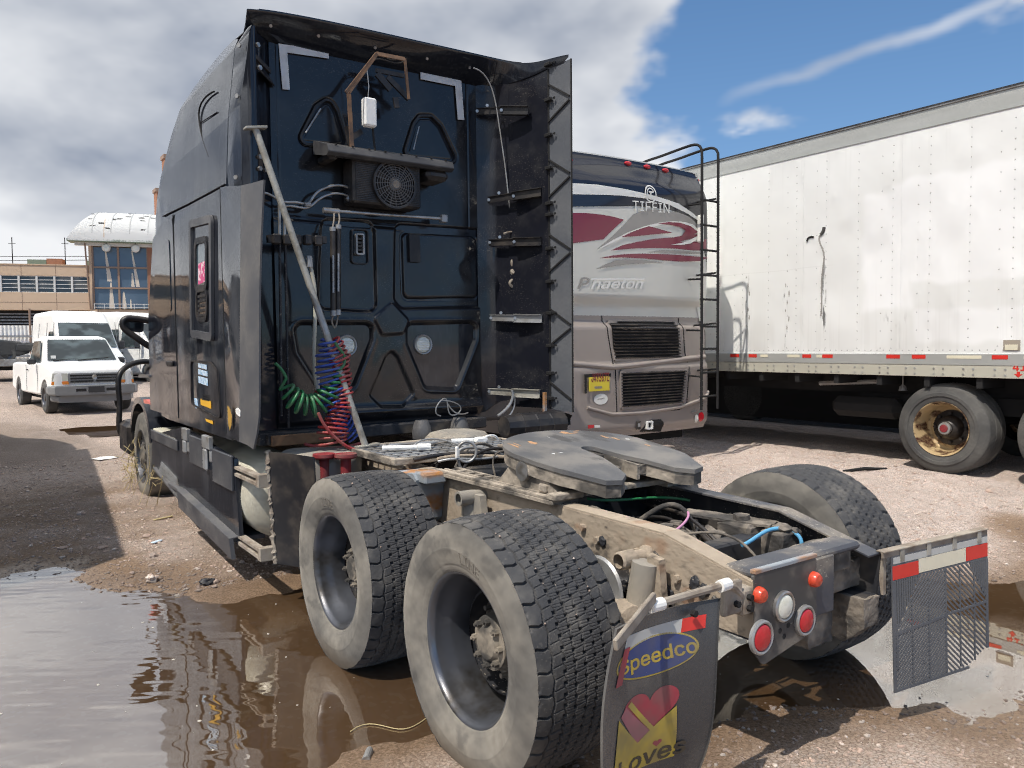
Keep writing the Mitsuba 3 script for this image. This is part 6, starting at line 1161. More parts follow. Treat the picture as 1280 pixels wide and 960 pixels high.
# ladder
def lad_rail(x): return [(x, 3.93, 0.86), (x, 3.93, 1.6), (x, 3.93, 2.4), (x, 3.93, 3.2), (x, 3.93, 3.95)]+[tuple(p) for p in spline([(x, 3.935, 4.05), (x-0.01, 3.99, 4.12), (x-0.03, 4.12, 4.13), (x-0.06, 4.6, 4.09), (x-0.10, 5.05, 4.02), (x-0.10, 5.15, 3.96), (x-0.10, 5.17, 3.89)], 30)]
LD = add(RV+'__ladder', cat(tube(lad_rail(4.712), 0.017, 8)), 'm_dark', 60, label='black tubular ladder from bumper to roof')
add(LD+'__rail', tube(lad_rail(5.012), 0.017, 8), 'm_dark', 60)
RUNG = [[4.692,3.93,3.45],[4.693,3.93,3.144],[4.694,3.93,2.838],[4.695,3.93,2.53],[4.696,3.93,2.231],[4.698,3.93,1.896],[4.699,3.93,1.619],[4.7,3.93,1.322],[4.701,3.93,1.024]]
RUNG = [(4.712, 3.93, q[2]) for q in RUNG]
for p in RUNG: add(LD+'__rung', tube([np.array(p)+[-0.02, 0, 0], np.array(p)+[0.33, 0.02, 0.0]], 0.014, 8), 'm_dark', 60)
for p in (RUNG[0], RUNG[3], RUNG[5], RUNG[7]):
    p = np.array(p); add(LD+'__standoff', cat(tube([p+[0, 0, -0.05], [p[0]-0.0, float(rv_y(p[0], p[2]))+0.0, p[2]-0.04]], 0.012, 8), tube([p+[0.29, 0.02, 0.04], [p[0]+0.17, float(rv_y(p[0]+0.17, p[2]))+0.01, p[2]+0.02]], 0.012, 8)), 'm_dark', 60)
add(BOD+'__ladder_light', cat(box(4.86, 4.91, 4.06, 4.14, 2.96, 3.30, 0.01)), 'm_rv_white')
# ------------------------------------------------------------------ white box trailer
TLR = thing('box_trailer', 'long white box trailer with riveted side panels and red and white reflective strips', 'trailer')
TX, TW, TY0, TY1, TZ0, TZ1 = 6.0, 2.55, -2.9, 12.2, 1.30, 4.255
def scuff(y, z, y0, z0, ry, rz): return dr.exp(-dr.square((y-y0)/ry)-dr.square((z-z0)/rz))
def trailer_white(p, n, uv):
    y, z = p.y, p.z
    base = dmix((0.80, 0.81, 0.805), (0.74, 0.75, 0.74), dfbm(y*0.9, z*0.9, 0.0, 3))
    edge = 0.07*(dn(y*6, z*6, 1.0)-0.5)
    def rect(y0, y1, z0, z1): return dss(0, 0.09, y-y0+edge)*dss(0, 0.09, y1-y+edge)*dss(0, 0.09, z-z0+edge)*dss(0, 0.09, z1-z+edge)
    patch = dr.maximum(rect(1.95, 2.62, 2.02, 3.46), rect(-3.0, 2.3, 2.28, 3.55)); patch = dr.maximum(patch, rect(-3.0, 2.0, 1.62, 2.08))
    c = dmix(base, (0.845, 0.855, 0.86), patch)
    grime = dss(0.52, 0.75, dfbm(y*3.0, z*0.8, 4.0, 4))*dss(2.6, 1.6, z)*0.18
    dark = dss(0.62, 0.75, dfbm(y*22, z*5, 2.0, 3))*(scuff(y, z, 3.10, 2.15, 0.025, 0.5)+0.8*scuff(y, z, 3.66, 2.1, 0.02, 0.35)+0.7*scuff(y, z, 4.25, 2.2, 0.03, 0.4)+0.5*scuff(y, z, 2.2, 1.95, 0.10, 0.06))
    runs = dss(0.60, 0.78, dfbm(y*26, z*0.6, 6.0, 3))*dss(2.9, 1.6, z)*0.07+dss(0.66, 0.8, dfbm(y*19, z*0.5, 8.0, 3))*dss(3.2, 4.0, z)*0.06
    lines = runs+0.12*dss(0.010, 0.0, dr.abs(z-2.62-0.02*dn(y*3, 0.0, 0.0)))*dss(2.9, 3.1, y)
    return dmix(c, (0.33, 0.31, 0.28), dr.minimum(1.0, grime+lines))*(1-0.8*dr.minimum(1.0, dark*1.6))
mat('m_trailer', trailer_white, 0.38, cc=0.2, bump=lambda p, n, uv: dfbm(p.y*1.6, p.z*1.1, 0.0, 3)+0.25*dfbm(p.y*6, p.z*3.0, 2.0, 2), bscale=0.055, eps=4e-3)
mat('m_trailer_rail', lambda p, n, uv: dmix((0.42, 0.43, 0.41), (0.52, 0.53, 0.52), dfbm(p.y*1.5, p.z*9, 0.0, 4)), 0.42, metallic=0.35)
mat('m_trailer_low', lambda p, n, uv: dmix((0.50, 0.49, 0.41), (0.42, 0.40, 0.34), dfbm(p.y*2.0, p.z*6, 3.0, 4)), 0.5)
add(TLR+'__shell', cat(box(TX+0.006, TX+TW-0.006, TY0+0.05, TY1, TZ0+0.05, TZ1-0.02), ), 'm_white')
SWL = group(TLR+'__side_wall'); npan = 12; pw = (TY1-TY0)/npan
for k in range(npan): add(SWL+'__panel', box(TX, TX+0.006, TY0+k*pw+0.001, TY0+(k+1)*pw-0.001, 1.548, 4.03), 'm_trailer')
rv_ = []
for k in range(npan*3):
    y = TY0+0.10+k*pw/3
    if y > 6.2: break
    for dy in ((0, 0.13) if k % 3 != 1 else (0,)):
        for z in np.arange(1.62, 4.0, 0.10 if dy == 0 else 0.2): rv_.append((TX, y+dy, z+0.01*math.sin(k*7+z*5)))
for y in np.arange(TY0+0.05, 6.5, 0.075): rv_.append((TX, y, 1.585))
def cone(p, r=0.008, h=0.005):
    a = np.arange(6)*PI/3; v = np.vstack([np.stack([a*0+p[0], p[1]+r*np.cos(a), p[2]+r*np.sin(a)], 1), [[p[0]-h, p[1], p[2]]]])
    return v, np.array([[i, 6, (i+1) % 6] for i in range(6)])
V = np.vstack([cone(p)[0] for p in rv_]); F = np.vstack([cone((0, 0, 0))[1]+7*i for i in range(len(rv_))])
add(SWL+'__rivet', trimesh.Trimesh(V, F, process=False), 'm_galv', kind='stuff')
add(TLR+'__top_rail', box(TX-0.012, TX+0.02, TY0, TY1, 4.03, TZ1-0.03, 0.004), 'm_trailer_rail'); add(TLR+'__roof_edge', box(TX-0.03, TX+TW+0.03, TY0, TY1, TZ1-0.03, TZ1, 0.006), 'm_galv')
add(TLR+'__roof_edge_trim', box(TX-0.036, TX-0.0302, TY0, TY1, TZ1-0.012, TZ1+0.004), 'm_frame_dark')
add(TLR+'__side_rail', box(TX-0.016, TX+0.03, TY0, TY1, 1.425, 1.548, 0.004), 'm_trailer_rail')
LR = add(TLR+'__lower_rail', box(TX-0.010, TX+0.03, TY0, TY1, 1.295, 1.423, 0.003), 'm_trailer_low')
add(LR+'__rail_bolt', bolts([(TX-0.010, y+dy, z) for y in np.arange(TY0+0.2, 6.0, 0.31) for dy in (0, 0.10) for z in (1.325, 1.385)], (-1, 0, 0), 0.012, 0.006), 'm_galv', kind='stuff')
ST_ = [[4.518,1.552],[4.368,1.552],[4.208,1.553],[4.077,1.553],[3.38,1.544],[3.255,1.544],[3.098,1.545],[2.957,1.545],[2.278,1.538],[2.118,1.539],[1.98,1.539],[1.829,1.54],[1.147,1.538],[0.996,1.539]]
for i in range(0, len(ST_), 2):
    y0, y1 = ST_[i+1][0], ST_[i][0]; q = add(TLR+'__red_strip', box(TX-0.020, TX-0.0165, y0, y1, 1.492, 1.535), 'm_refl_red')
for y0, y1 in ((3.9, 4.02), (3.42, 3.6), (3.1, 3.18), (1.25, 1.6), (0.3, 0.85)): add(TLR+'__white_strip', box(TX-0.020, TX-0.0165, y0, y1, 1.495, 1.530), 'm_refl_white')
tm = meshkit.text_mesh("41'", 0.075, 0.002, True); (ya, za) = [[0.959,1.433]][0]
add(TLR+'__length_mark', place(tm, (TX-0.011, ya, za-0.055), (0, -1, 0), (0, 0, 1), (-1, 0, 0)), 'm_refl_red')
add(TLR+'__length_arrow', extr(Polygon([(ya-0.045, za-0.065), (ya-0.075, za-0.065), (ya-0.075, za-0.09), (ya-0.10, za-0.09), (ya-0.06, za-0.125), (ya-0.02, za-0.09), (ya-0.045, za-0.09)]), 'x', TX-0.013, TX-0.011), 'm_refl_red')
cw = Polygon([[1.046,1.69],[0.891,1.685],[0.889,1.583],[1.041,1.588]]).bounds
CAPL = add(TLR+'__vent_cover', box(TX-0.012, TX, cw[0], cw[2], cw[1], cw[3], 0.003), 'm_tan_bracket'); add(CAPL+'__vent_hood', box(TX-0.016, TX-0.0125, cw[0]+0.02, cw[2]-0.02, cw[1]+0.005, cw[1]+0.06), 'm_refl_white')
gash = [[5.995,3.334,2.957],[5.995,3.323,2.996],[5.995,3.278,3.01],[5.995,3.244,3.001]]
GA = add(SWL+'__gash', tube(spline(gash, 12), [0.012]*12, 6), 'm_dark'); add(SWL+'__gash', tube(spline([[5.995,3.101,3.087],[5.995,3.133,3.032],[5.995,3.166,2.997],[5.995,3.166,2.957],[5.995,3.143,2.896],[5.995,3.109,2.823],[5.995,3.117,2.557],[5.995,3.125,2.261],[5.995,3.133,2.013]], 30), 0.010, 6), 'm_rv_grey'); add(SWL+'__gash', tube(spline([[5.995,3.101,3.107],[5.995,3.112,3.059],[5.995,3.144,3.024]], 8), 0.022, 6), 'm_sidewall_dark')
for (y, z, r, s) in ((3.62, 2.1, 0.02, 1), (4.24, 2.25, 0.02, 2), (0.75, 3.45, 0.05, 3)):
    add(SWL+'__scuff', cat(*[clod((TX-0.001, y+0.03*math.sin(i*2.1+s), z+0.11*(i-3)), r*(0.6+0.4*math.sin(i)**2), i+s, (0.12, 0.5, 1.6)) for i in range(7)]), 'm_rv_grey', kind='stuff')
# underframe and wheels
UF = add(TLR+'__underframe', cat(box(TX+0.55, TX+0.75, TY0+0.2, TY1-1.0, 1.05, 1.29), box(TX+TW-0.75, TX+TW-0.55, TY0+0.2, TY1-1.0, 1.05, 1.29)), 'm_dark')
for k in range(26): add(UF+'__cross_beam', box(TX+0.02, TX+TW-0.02, TY0+0.3+0.55*k, TY0+0.36+0.55*k, 1.18, 1.293), 'm_dark')
add(UF+'__hanging_lamp', cat(cyl((TX+0.4, 2.30, 1.28), (TX+0.4, 2.3, 1.17), 0.01, 6), lathe([(1.10, 0.0), (1.10, 0.05), (1.15, 0.035), (1.18, 0.0)], 14, 2, (TX+0.4, 2.3, 0))), 'm_galv', 40)
add(UF+'__cross_tube', cyl((TX+0.4, 3.4, 1.15), (TX+0.5, 2.5, 1.20), 0.03, 10), 'm_galv', 40)
for s in (0, 1):
    x = TX+0.5 if s == 0 else TX+TW-0.5; LG_ = add(TLR+'__landing_leg', cat(box(x-0.06, x+0.06, 9.0, 9.14, 0.3, 1.25, 0.01), box(x-0.14, x+0.14, 8.92, 9.22, 0.22, 0.25)), 'm_black')
add(TLR+'__bogie_frame', cat(box(TX+0.5, TX+0.62, -0.6, 2.9, 0.86, 1.05), box(TX+TW-0.62, TX+TW-0.5, -0.6, 2.9, 0.86, 1.05), box(TX+0.3, TX+0.6, 2.3, 3.2, 0.75, 1.0, 0.08)), 'm_dark')
def trailer_wheel(y, side):
    w = group(TLR+'__wheel'); s = 1 if side == 0 else -1; xf = TX+0.04 if side == 0 else TX+TW-0.04; c = (xf, y, 0.715)
    pr = [(0.02, 0.295), (0.005, 0.31), (0.0, 0.36), (-0.012, 0.365), (-0.012, 0.40), (0.0, 0.41), (0.012, 0.45), (0.03, 0.485), (0.05, 0.497), (0.15, 0.503), (0.155, 0.497), (0.162, 0.497), (0.167, 0.503), (0.27, 0.503), (0.275, 0.497), (0.282, 0.497), (0.287, 0.503), (0.39, 0.499), (0.42, 0.48), (0.44, 0.42), (0.42, 0.30)]
    add(w+'__tyre', lathe([(s*a, r) for a, r in pr], 72, 0, c), 'm_sidewall_dark', 40, )
    add(w+'__rim', lathe([(s*a, r) for a, r in [(0.02, 0.296), (0.0, 0.303), (-0.004, 0.300), (0.0, 0.292), (0.02, 0.285), (0.05, 0.278), (0.08, 0.270), (0.16, 0.262), (0.24, 0.255), (0.26, 0.235), (0.25, 0.20)]], 56, 0, c), 'm_rim_gold', 30)
    add(w+'__disc', lathe([(s*a, r) for a, r in [(0.25, 0.20), (0.24, 0.14), (0.18, 0.13), (0.15, 0.11), (0.12, 0.075), (0.10, 0.07), (0.098, 0.062)]], 40, 0, c), 'm_black', 30)
    add(w+'__hub_cap', lathe([(s*a, r) for a, r in [(0.10, 0.07), (0.075, 0.065), (0.07, 0.05), (0.068, 0.0)]], 28, 0, c), 'm_galv', 30)
    add(w+'__hub_centre', lathe([(s*a, r) for a, r in [(0.07, 0.045), (0.062, 0.04), (0.060, 0.0)]], 24, 0, c), 'm_red', 30)
    for k in range(8):
        a = k*PI/4; p = np.array(c)+[s*0.24, 0.165*math.cos(a), 0.165*math.sin(a)]; add(w+'__lug_nut', cyl(p, p-[s*0.035, 0, 0], 0.018, 6), 'm_black')
for y in (1.68, 0.44):
    for sd in (0, 1): trailer_wheel(y, sd)
    add(TLR+'__axle', cyl((TX+0.2, y, 0.715), (TX+TW-0.2, y, 0.715), 0.07, 16), 'm_dark')

# ------------------------------------------------------------------ unseen trailer added to darken the ground under the white one, and the lorry parked out of frame on the left
BT = thing('added_shade_trailer', 'added second trailer that darkens the ground under the white box trailer', 'trailer')
add(BT+'__body', box(9.35, 11.9, -1.0, 12.5, 1.25, 4.1, 0.03), 'm_rv_grey'); add(BT+'__underframe', box(9.9, 11.3, 0, 12, 0.95, 1.25), 'm_dark')
for y in (0.3, 1.55, 7.0):
    for x in (9.6, 11.6): add(BT+'__wheel', lathe([(-0.2, 0.0), (-0.2, 0.45), (-0.15, 0.5), (0.15, 0.5), (0.2, 0.45), (0.2, 0)], 28, 0, (x, y, 0.70)), 'm_sidewall_dark', 30)
add(BT+'__shade_skirt', box(9.40, 9.44, 2.4, 12.0, 0.30, 1.25), 'm_dark')  # dark sheet added to keep light from under the white trailer
PT = thing('parked_truck', 'truck parked out of view on the left, seen only by its shadow on the gravel', 'truck')
def pt(m): return moved(m, 0.22, rz=-0.085, about=(-4.6, 3.4, 0))
add(PT+'__cargo_box', pt(box(-6.6, -4.30, 3.45, 10.4, 1.0, 3.85, 0.04)), 'm_rv_grey')
add(PT+'__cab', pt(extr(Polygon([(10.42, 0.6), (10.42, 3.75), (11.0, 3.65), (11.8, 3.2), (12.6, 2.3), (13.4, 1.9), (13.5, 0.6)]).buffer(-0.1).buffer(0.1), 'x', -6.55, -4.4)), 'm_paint_black', 30)
add(PT+'__underframe', pt(box(-6.0, -4.9, 3.5, 13, 0.55, 1.0)), 'm_dark')
for y in (4.6, 5.9, 12.2):
    for x in (-6.35, -4.6): add(PT+'__wheel', pt(lathe([(-0.2, 0.0), (-0.2, 0.45), (-0.15, 0.5), (0.15, 0.5), (0.2, 0.45), (0.2, 0)], 28, 0, (x, y, 0.5))), 'm_sidewall_dark', 30)
# ------------------------------------------------------------------ vehicles at the back of the yard (local frame: +y is forward, x right)
class Car:
    def __init__(s, key, loc, rz): s.k, s.M = key, trimesh.transformations.translation_matrix(loc) @ trimesh.transformations.rotation_matrix(rz, [0, 0, 1])
    def add(s, nm, m, mt, sm=False, sub=None, label=None):
        m = m.copy(); m.apply_transform(s.M); return add((sub or s.k)+'__'+nm, m, mt, sm, label=label)
mat('m_car_white', dirty((0.78, 0.785, 0.77), (0.5, 0.45, 0.38), 0.12, 2.0), 0.28, cc=0.8); mat('m_car_glass', lambda p, n, uv: dmix((0.02, 0.03, 0.035), (0.09, 0.12, 0.13), dss(0.4, 0.7, dfbm(p.x*3, p.y*3, p.z*4, 3))), 0.05, cc=1.0, ccg=0.99)
mat('m_car_grey', (0.20, 0.205, 0.21), 0.45); mat('m_car_dark', (0.03, 0.032, 0.036), 0.4, cc=0.4); mat('m_headlamp', lambda p, n, uv: dmix((0.55, 0.55, 0.50), (0.42, 0.42, 0.36), dn(p.x*20, p.y*20, p.z*20)), 0.12, cc=1.0)
def loft(secs, nm=None):
    """secs: list of (y, outline [(x, z)]) with equal counts -> closed body"""
    n = len(secs[0][1]); V = np.vstack([[(x, y, z) for x, z in P] for y, P in secs]); F = []
    for i in range(len(secs)-1):
        for j in range(n):
            a, b, c, d = i*n+j, i*n+(j+1) % n, (i+1)*n+(j+1) % n, (i+1)*n+j; F += [[a, b, c], [a, c, d]]
    m = trimesh.Trimesh(V, F, process=False); c0, c1 = len(V), len(V)+1
    V = np.vstack([V, np.mean(V[:n], 0), np.mean(V[-n:], 0)])
    for j in range(n): F += [[c0, (j+1) % n, j], [c1, (len(secs)-1)*n+j, (len(secs)-1)*n+(j+1) % n]]
    m = trimesh.Trimesh(V, F, process=False); trimesh.repair.fix_normals(m); return m
def sec(w, z0, z1, r=0.08, taper=0.0, n=5):
    """rounded section of half width w; taper narrows the top"""
    out = []
    for cx, cz, a0 in ((w-r-taper, z1-r, 0), (-(w-r-taper), z1-r, PI/2), (-(w-r), z0+r, PI), (w-r, z0+r, 3*PI/2)):
        for a in np.linspace(a0, a0+PI/2, n): out.append((cx+r*math.cos(a), cz+r*math.sin(a)))
    return out
def car_wheel(c, nm, x, y, R, w, side):
    k = group(c.k+'__wheel'); s = side
    c.add('tyre', lathe([(-w/2, R*0.60), (-w/2, R*0.9), (-w/2+0.03, R), (w/2-0.03, R), (w/2, R*0.9), (w/2, R*0.60)], 36, 0, (x, y, R)), 'm_sidewall_dark', 30, sub=k)
    c.add('rim', lathe([(s*w/2, R*0.62), (s*(w/2-0.02), R*0.6), (s*(w/2-0.05), R*0.45), (s*(w/2-0.03), R*0.25), (s*(w/2-0.01), R*0.2), (s*(w/2), 0.0)], 28, 0, (x, y, R)), 'm_rim', 30, sub=k)
# white pickup, facing the camera
PKx, PKy = -0.40, 16.72; PKZ = gz(-0.4, 18.0)
PK = thing('pickup_truck', 'white pickup truck with grey bumper and amber lamps facing the camera', 'pickup truck')
c = Car(PK, (PKx, PKy, PKZ), PI+0.10)             # origin at the front bumper
Wp = 0.86
arch = lambda y: m3.Manifold.cylinder(2.4, 0.40, 0.40, 32).rotate([0, 90, 0]).translate([-1.2, y, 0.36])
def tm2man(m): m = m.copy(); m.merge_vertices(); trimesh.repair.fix_normals(m); return m3.Manifold(m3.Mesh(np.asarray(m.vertices, np.float32), np.asarray(m.faces, np.uint32)))
def man2tm(M): q = M.to_mesh(); return trimesh.Trimesh(q.vert_properties[:, :3], q.tri_verts)
FY, RYc = -0.86, -4.05                               # wheel centres behind the bumper
lowp = loft([(-0.13, sec(0.70, 0.50, 0.92, 0.10)), (-0.18, sec(0.80, 0.45, 0.97, 0.10)), (-0.45, sec(0.85, 0.40, 1.05, 0.09, 0.02)), (-1.25, sec(0.86, 0.38, 1.15, 0.08, 0.04)), (-1.5, sec(0.865, 0.38, 1.12, 0.07, 0.02)), (-3.0, sec(0.865, 0.38, 1.11, 0.06, 0.02)), (-4.6, sec(0.86, 0.40, 1.11, 0.06, 0.02)), (-5.0, sec(0.85, 0.45, 1.09, 0.06, 0.02))])
lb = tm2man(lowp)-arch(FY)-arch(RYc)-m3.Manifold.cube([1.42, 2.0, 0.55]).translate([-0.71, -4.9, 0.58])
c.add('body', man2tm(lb), 'm_car_white', 25)
cab = loft([(-1.15, sec(0.80, 1.0, 1.14, 0.02, 0.0)), (-1.75, sec(0.80, 1.0, 1.69, 0.09, 0.13)), (-2.2, sec(0.80, 1.0, 1.74, 0.10, 0.14)), (-2.75, sec(0.80, 1.0, 1.71, 0.10, 0.14)), (-2.98, sec(0.80, 1.0, 1.60, 0.08, 0.12)), (-3.05, sec(0.80, 1.0, 1.10, 0.04, 0.0))])
CA = c.add('cabin', cab, 'm_car_white', 30)
def quad(P, t=0.008):
    P = np.asarray(P, float); n = np.cross(P[1]-P[0], P[-1]-P[0]); n /= np.linalg.norm(n); k = len(P)
    V = np.vstack([P+n*t, P]); F = [[0, i, i+1] for i in range(1, k-1)]+[[k, k+i+1, k+i] for i in range(1, k-1)]
    for i in range(k): j = (i+1) % k; F += [[i, k+i, k+j], [i, k+j, j]]
    return trimesh.Trimesh(V, F, process=False)
c.add('windscreen', quad([(0.71, -1.165, 1.175), (-0.71, -1.165, 1.175), (-0.61, -1.67, 1.642), (0.61, -1.67, 1.642)], 0.012), 'm_car_glass')
c.add('windscreen_wiper', tube([(0.1, -1.15, 1.17), (-0.55, -1.19, 1.22)], 0.012, 5), 'm_dark'); c.add('windscreen_wiper', tube([(0.6, -1.15, 1.17), (0.05, -1.20, 1.21)], 0.012, 5), 'm_dark')
c.add('inspection_sticker', quad([(0.64, -1.18, 1.21), (0.54, -1.18, 1.21), (0.53, -1.245, 1.275), (0.63, -1.245, 1.275)], 0.010), 'm_refl_grey')
for s in (1, -1): c.add('side_window', quad([(s*0.815, -1.45, 1.13), (s*0.815, -2.75, 1.13), (s*0.715, -2.62, 1.62), (s*0.715, -1.85, 1.62)], s*0.012 if s < 0 else -0.012*-1), 'm_car_glass')
GRL = c.add('grille', box(-0.52, 0.52, -0.125, -0.10, 0.68, 0.90, 0.02), 'm_car_grey')
for k in range(3): c.add('grille_opening', cat(box(-0.48, -0.03, -0.1, -0.092, 0.70+0.063*k, 0.735+0.063*k), box(0.03, 0.48, -0.1, -0.092, 0.70+0.063*k, 0.735+0.063*k)), 'm_dark', sub=GRL)
c.add('emblem', lathe([(-0.095, 0.0), (-0.085, 0.05), (-0.10, 0.06)], 16, 1, (0, 0, 0.80)), 'm_steel', 30, sub=GRL)
for s in (1, -1):
    c.add('headlamp', quad([(s*0.53, -0.115, 0.90), (s*0.80, -0.185, 0.90), (s*0.82, -0.20, 0.73), (s*0.52, -0.115, 0.73)], 0.015*s), 'm_headlamp'); c.add('turn_signal', quad([(s*0.52, -0.112, 0.725), (s*0.82, -0.195, 0.725), (s*0.83, -0.20, 0.65), (s*0.50, -0.112, 0.66)], 0.015*s), 'm_lens_amber')
    c.add('mirror', box(s*0.86, s*1.03, -1.72, -1.62, 1.08, 1.22, 0.03), 'm_car_dark'); c.add('door_handle', box(s*0.862, s*0.88, -2.75, -2.62, 0.93, 0.96, 0.006), 'm_car_dark')
BMP = c.add('bumper', loft([(0.03, sec(0.55, 0.42, 0.62, 0.05)), (0.0, sec(0.80, 0.42, 0.63, 0.05)), (-0.16, sec(0.90, 0.42, 0.63, 0.05)), (-0.45, sec(0.89, 0.45, 0.62, 0.05))]), 'm_car_grey', 35)
c.add('number_plate', box(-0.16, 0.16, 0.03, 0.042, 0.47, 0.60), 'm_car_dark', sub=BMP); c.add('bumper_opening', cat(box(-0.40, -0.2, 0.026, 0.034, 0.50, 0.56), box(0.2, 0.4, 0.026, 0.034, 0.50, 0.56)), 'm_dark', sub=BMP)
c.add('valance', loft([(-0.05, sec(0.72, 0.26, 0.42, 0.05)), (-0.3, sec(0.84, 0.28, 0.44, 0.05))]), 'm_car_grey', 30)
c.add('underbody', box(-0.6, 0.6, -4.8, -0.5, 0.25, 0.5), 'm_dark')
for s in (1, -1):
    for y in (FY, RYc): car_wheel(c, 'w', s*0.745, y, 0.355, 0.23, s)
    c.add('door_seam', tube([(s*0.862, -1.52, 0.45), (s*0.862, -1.52, 1.06)], 0.006, 5), 'm_car_grey'); c.add('door_seam', tube([(s*0.868, -2.86, 0.45), (s*0.868, -2.86, 1.06)], 0.006, 5), 'm_car_grey')
# two white vans
def van(key, label, loc, rz, H, big_windows):
    V = thing(key, label, 'van', None); c = Car(V, loc, rz)
    b = loft([(-0.02, sec(0.80, 0.35, 0.85, 0.12)), (-0.15, sec(0.93, 0.28, 1.02, 0.12, 0.02)), (-0.95, sec(0.99, 0.28, 1.26, 0.10, 0.05)), (-1.75, sec(1.0, 0.28, H-0.45, 0.15, 0.14)), (-2.3, sec(1.0, 0.28, H-0.06, 0.18, 0.16)), (-3.0, sec(1.0, 0.28, H, 0.2, 0.16)), (-5.5, sec(1.0, 0.28, H, 0.2, 0.14)), (-5.7, sec(0.97, 0.32, H-0.15, 0.2, 0.14))])
    ar = lambda y: m3.Manifold.cylinder(2.4, 0.42, 0.42, 28).rotate([0, 90, 0]).translate([-1.2, y, 0.36])
    c.add('body', man2tm(tm2man(b)-ar(-0.95)-ar(-4.6)), 'm_car_white', 28)
    zt = H-0.50 if not big_windows else H-0.5
    c.add('windscreen', quad([(0.86, -0.97, 1.32), (-0.86, -0.97, 1.32), (-0.78, -1.66, zt+0.02), (0.78, -1.66, zt+0.02)], 0.02), 'm_car_glass')
    for s in (1, -1):
        c.add('side_window', quad([(s*0.985, -1.45, 1.30), (s*0.985, -2.45, 1.30), (s*0.925, -2.4, 1.86), (s*0.925, -1.80, 1.86)], 0.022 if s < 0 else -0.022*-1), 'm_car_glass')
        if big_windows:
            for y0 in (-2.6, -4.05): c.add('side_window', quad([(s*0.995, y0, 1.28), (s*0.995, y0-1.3, 1.28), (s*0.93, y0-1.3, 1.95), (s*0.93, y0, 1.95)], 0.022), 'm_car_glass')
        c.add('headlamp', quad([(s*0.55, -0.06, 0.95), (s*0.88, -0.22, 1.0), (s*0.88, -0.14, 0.80), (s*0.55, -0.01, 0.78)], 0.03*s), 'm_headlamp'); c.add('mirror', box(s*1.02, s*1.22, -1.45, -1.33, 1.25, 1.55, 0.04), 'm_car_dark')
        for y in (-0.95, -4.6): car_wheel(c, 'w', s*0.86, y, 0.36, 0.24, s)
        c.add('side_moulding', box(s*0.99, s*1.012, -4.0, -1.5, 0.66, 0.74, 0.01), 'm_car_grey')
        c.add('rear_mark', box(s*0.985, s*1.004, -5.2, -4.9, 1.02, 1.06), 'm_car_dark')
    for s in (1, -1):
        for yy in (-1.42, -2.55, -3.95): c.add('door_seam', tube([(s*1.003, yy, 0.5), (s*1.003, yy, 1.3), (s*0.93, yy, H-0.45)], 0.010, 5), 'm_car_grey')
        c.add('door_rail', box(s*0.985, s*1.008, -5.3, -3.95, 1.16, 1.19), 'm_car_grey'); c.add('door_handle', box(s*0.99, s*1.02, -2.5, -2.3, 1.05, 1.10), 'm_car_dark')
    c.add('grille', box(-0.5, 0.5, -0.06, 0.0, 0.62, 0.80, 0.02), 'm_car_dark'); c.add('bumper', loft([(0.06, sec(0.6, 0.32, 0.58, 0.06)), (0.0, sec(0.85, 0.3, 0.58, 0.06)), (-0.3, sec(0.98, 0.3, 0.58, 0.06))]), 'm_car_grey' if not big_windows else 'm_car_dark', 30)
    c.add('underbody', box(-0.7, 0.7, -5.4, -0.4, 0.22, 0.5), 'm_dark'); return V
van('white_van', 'white high roofed van standing right behind the white pickup', (0.80, 26.2, gz(0.6, 27)), PI+0.10, 2.62, False)
van('white_van', 'white van with dark side windows, half hidden by the black truck mirror', (4.0, 27.4, gz(3.6, 28)), PI+0.52, 2.62, True)
# dark wrecked car on a low flat trailer at the far left
WK = thing('wrecked_car', 'dark wrecked car at the left edge, raised on a low flat trailer', 'car')
fx0, fy0 = -2.05, 32.0; wz = gz(fx0, 33)
c = Car(WK, (fx0+1.15, fy0, wz+0.62), -PI/2+0.25)
c.add('body', loft([(-0.05, sec(0.7, 0.35, 0.62, 0.08)), (-0.4, sec(0.85, 0.25, 0.78, 0.10)), (-1.3, sec(0.88, 0.22, 0.88, 0.08)), (-3.4, sec(0.88, 0.22, 0.92, 0.08)), (-4.3, sec(0.8, 0.3, 0.85, 0.08))]), 'm_car_dark', 30)
c.add('cabin', loft([(-1.15, sec(0.78, 0.85, 0.90, 0.02)), (-1.95, sec(0.76, 0.85, 1.36, 0.08, 0.13)), (-2.9, sec(0.76, 0.85, 1.38, 0.08, 0.13)), (-3.7, sec(0.76, 0.85, 0.92, 0.02))]), 'm_car_glass', 30)
c.add('roof', loft([(-1.9, sec(0.66, 1.36, 1.40, 0.015)), (-2.95, sec(0.66, 1.38, 1.42, 0.015))]), 'm_car_dark', 30)
for s in (1, -1):
    for y in (-0.85, -3.4): car_wheel(c, 'w', s*0.76, y, 0.32, 0.2, s)
    c.add('crumpled_fender', jitter(box(s*0.6, s*0.9, -0.55, 0.12, 0.42, 0.72, 0.05).subdivide().subdivide(), 0.06, 5, 3), 'm_car_dark', 30)
FT = thing('flat_trailer', 'low silver flat trailer carrying the dark wrecked car', 'trailer')
c = Car(FT, (fx0+1.7, fy0-0.2, wz), -PI/2+0.25)
c.add('deck', box(-1.05, 1.05, -5.5, 0.0, 0.50, 0.61, 0.02), 'm_galv'); c.add('side_board', box(1.05, 1.09, -5.5, 0.0, 0.52, 0.76, 0.01), 'm_galv'); c.add('side_board', box(-1.09, -1.05, -5.5, 0.0, 0.52, 0.76, 0.01), 'm_galv'); c.add('frame', box(-0.6, 0.6, -5.2, 0.0, 0.36, 0.5), 'm_dark')
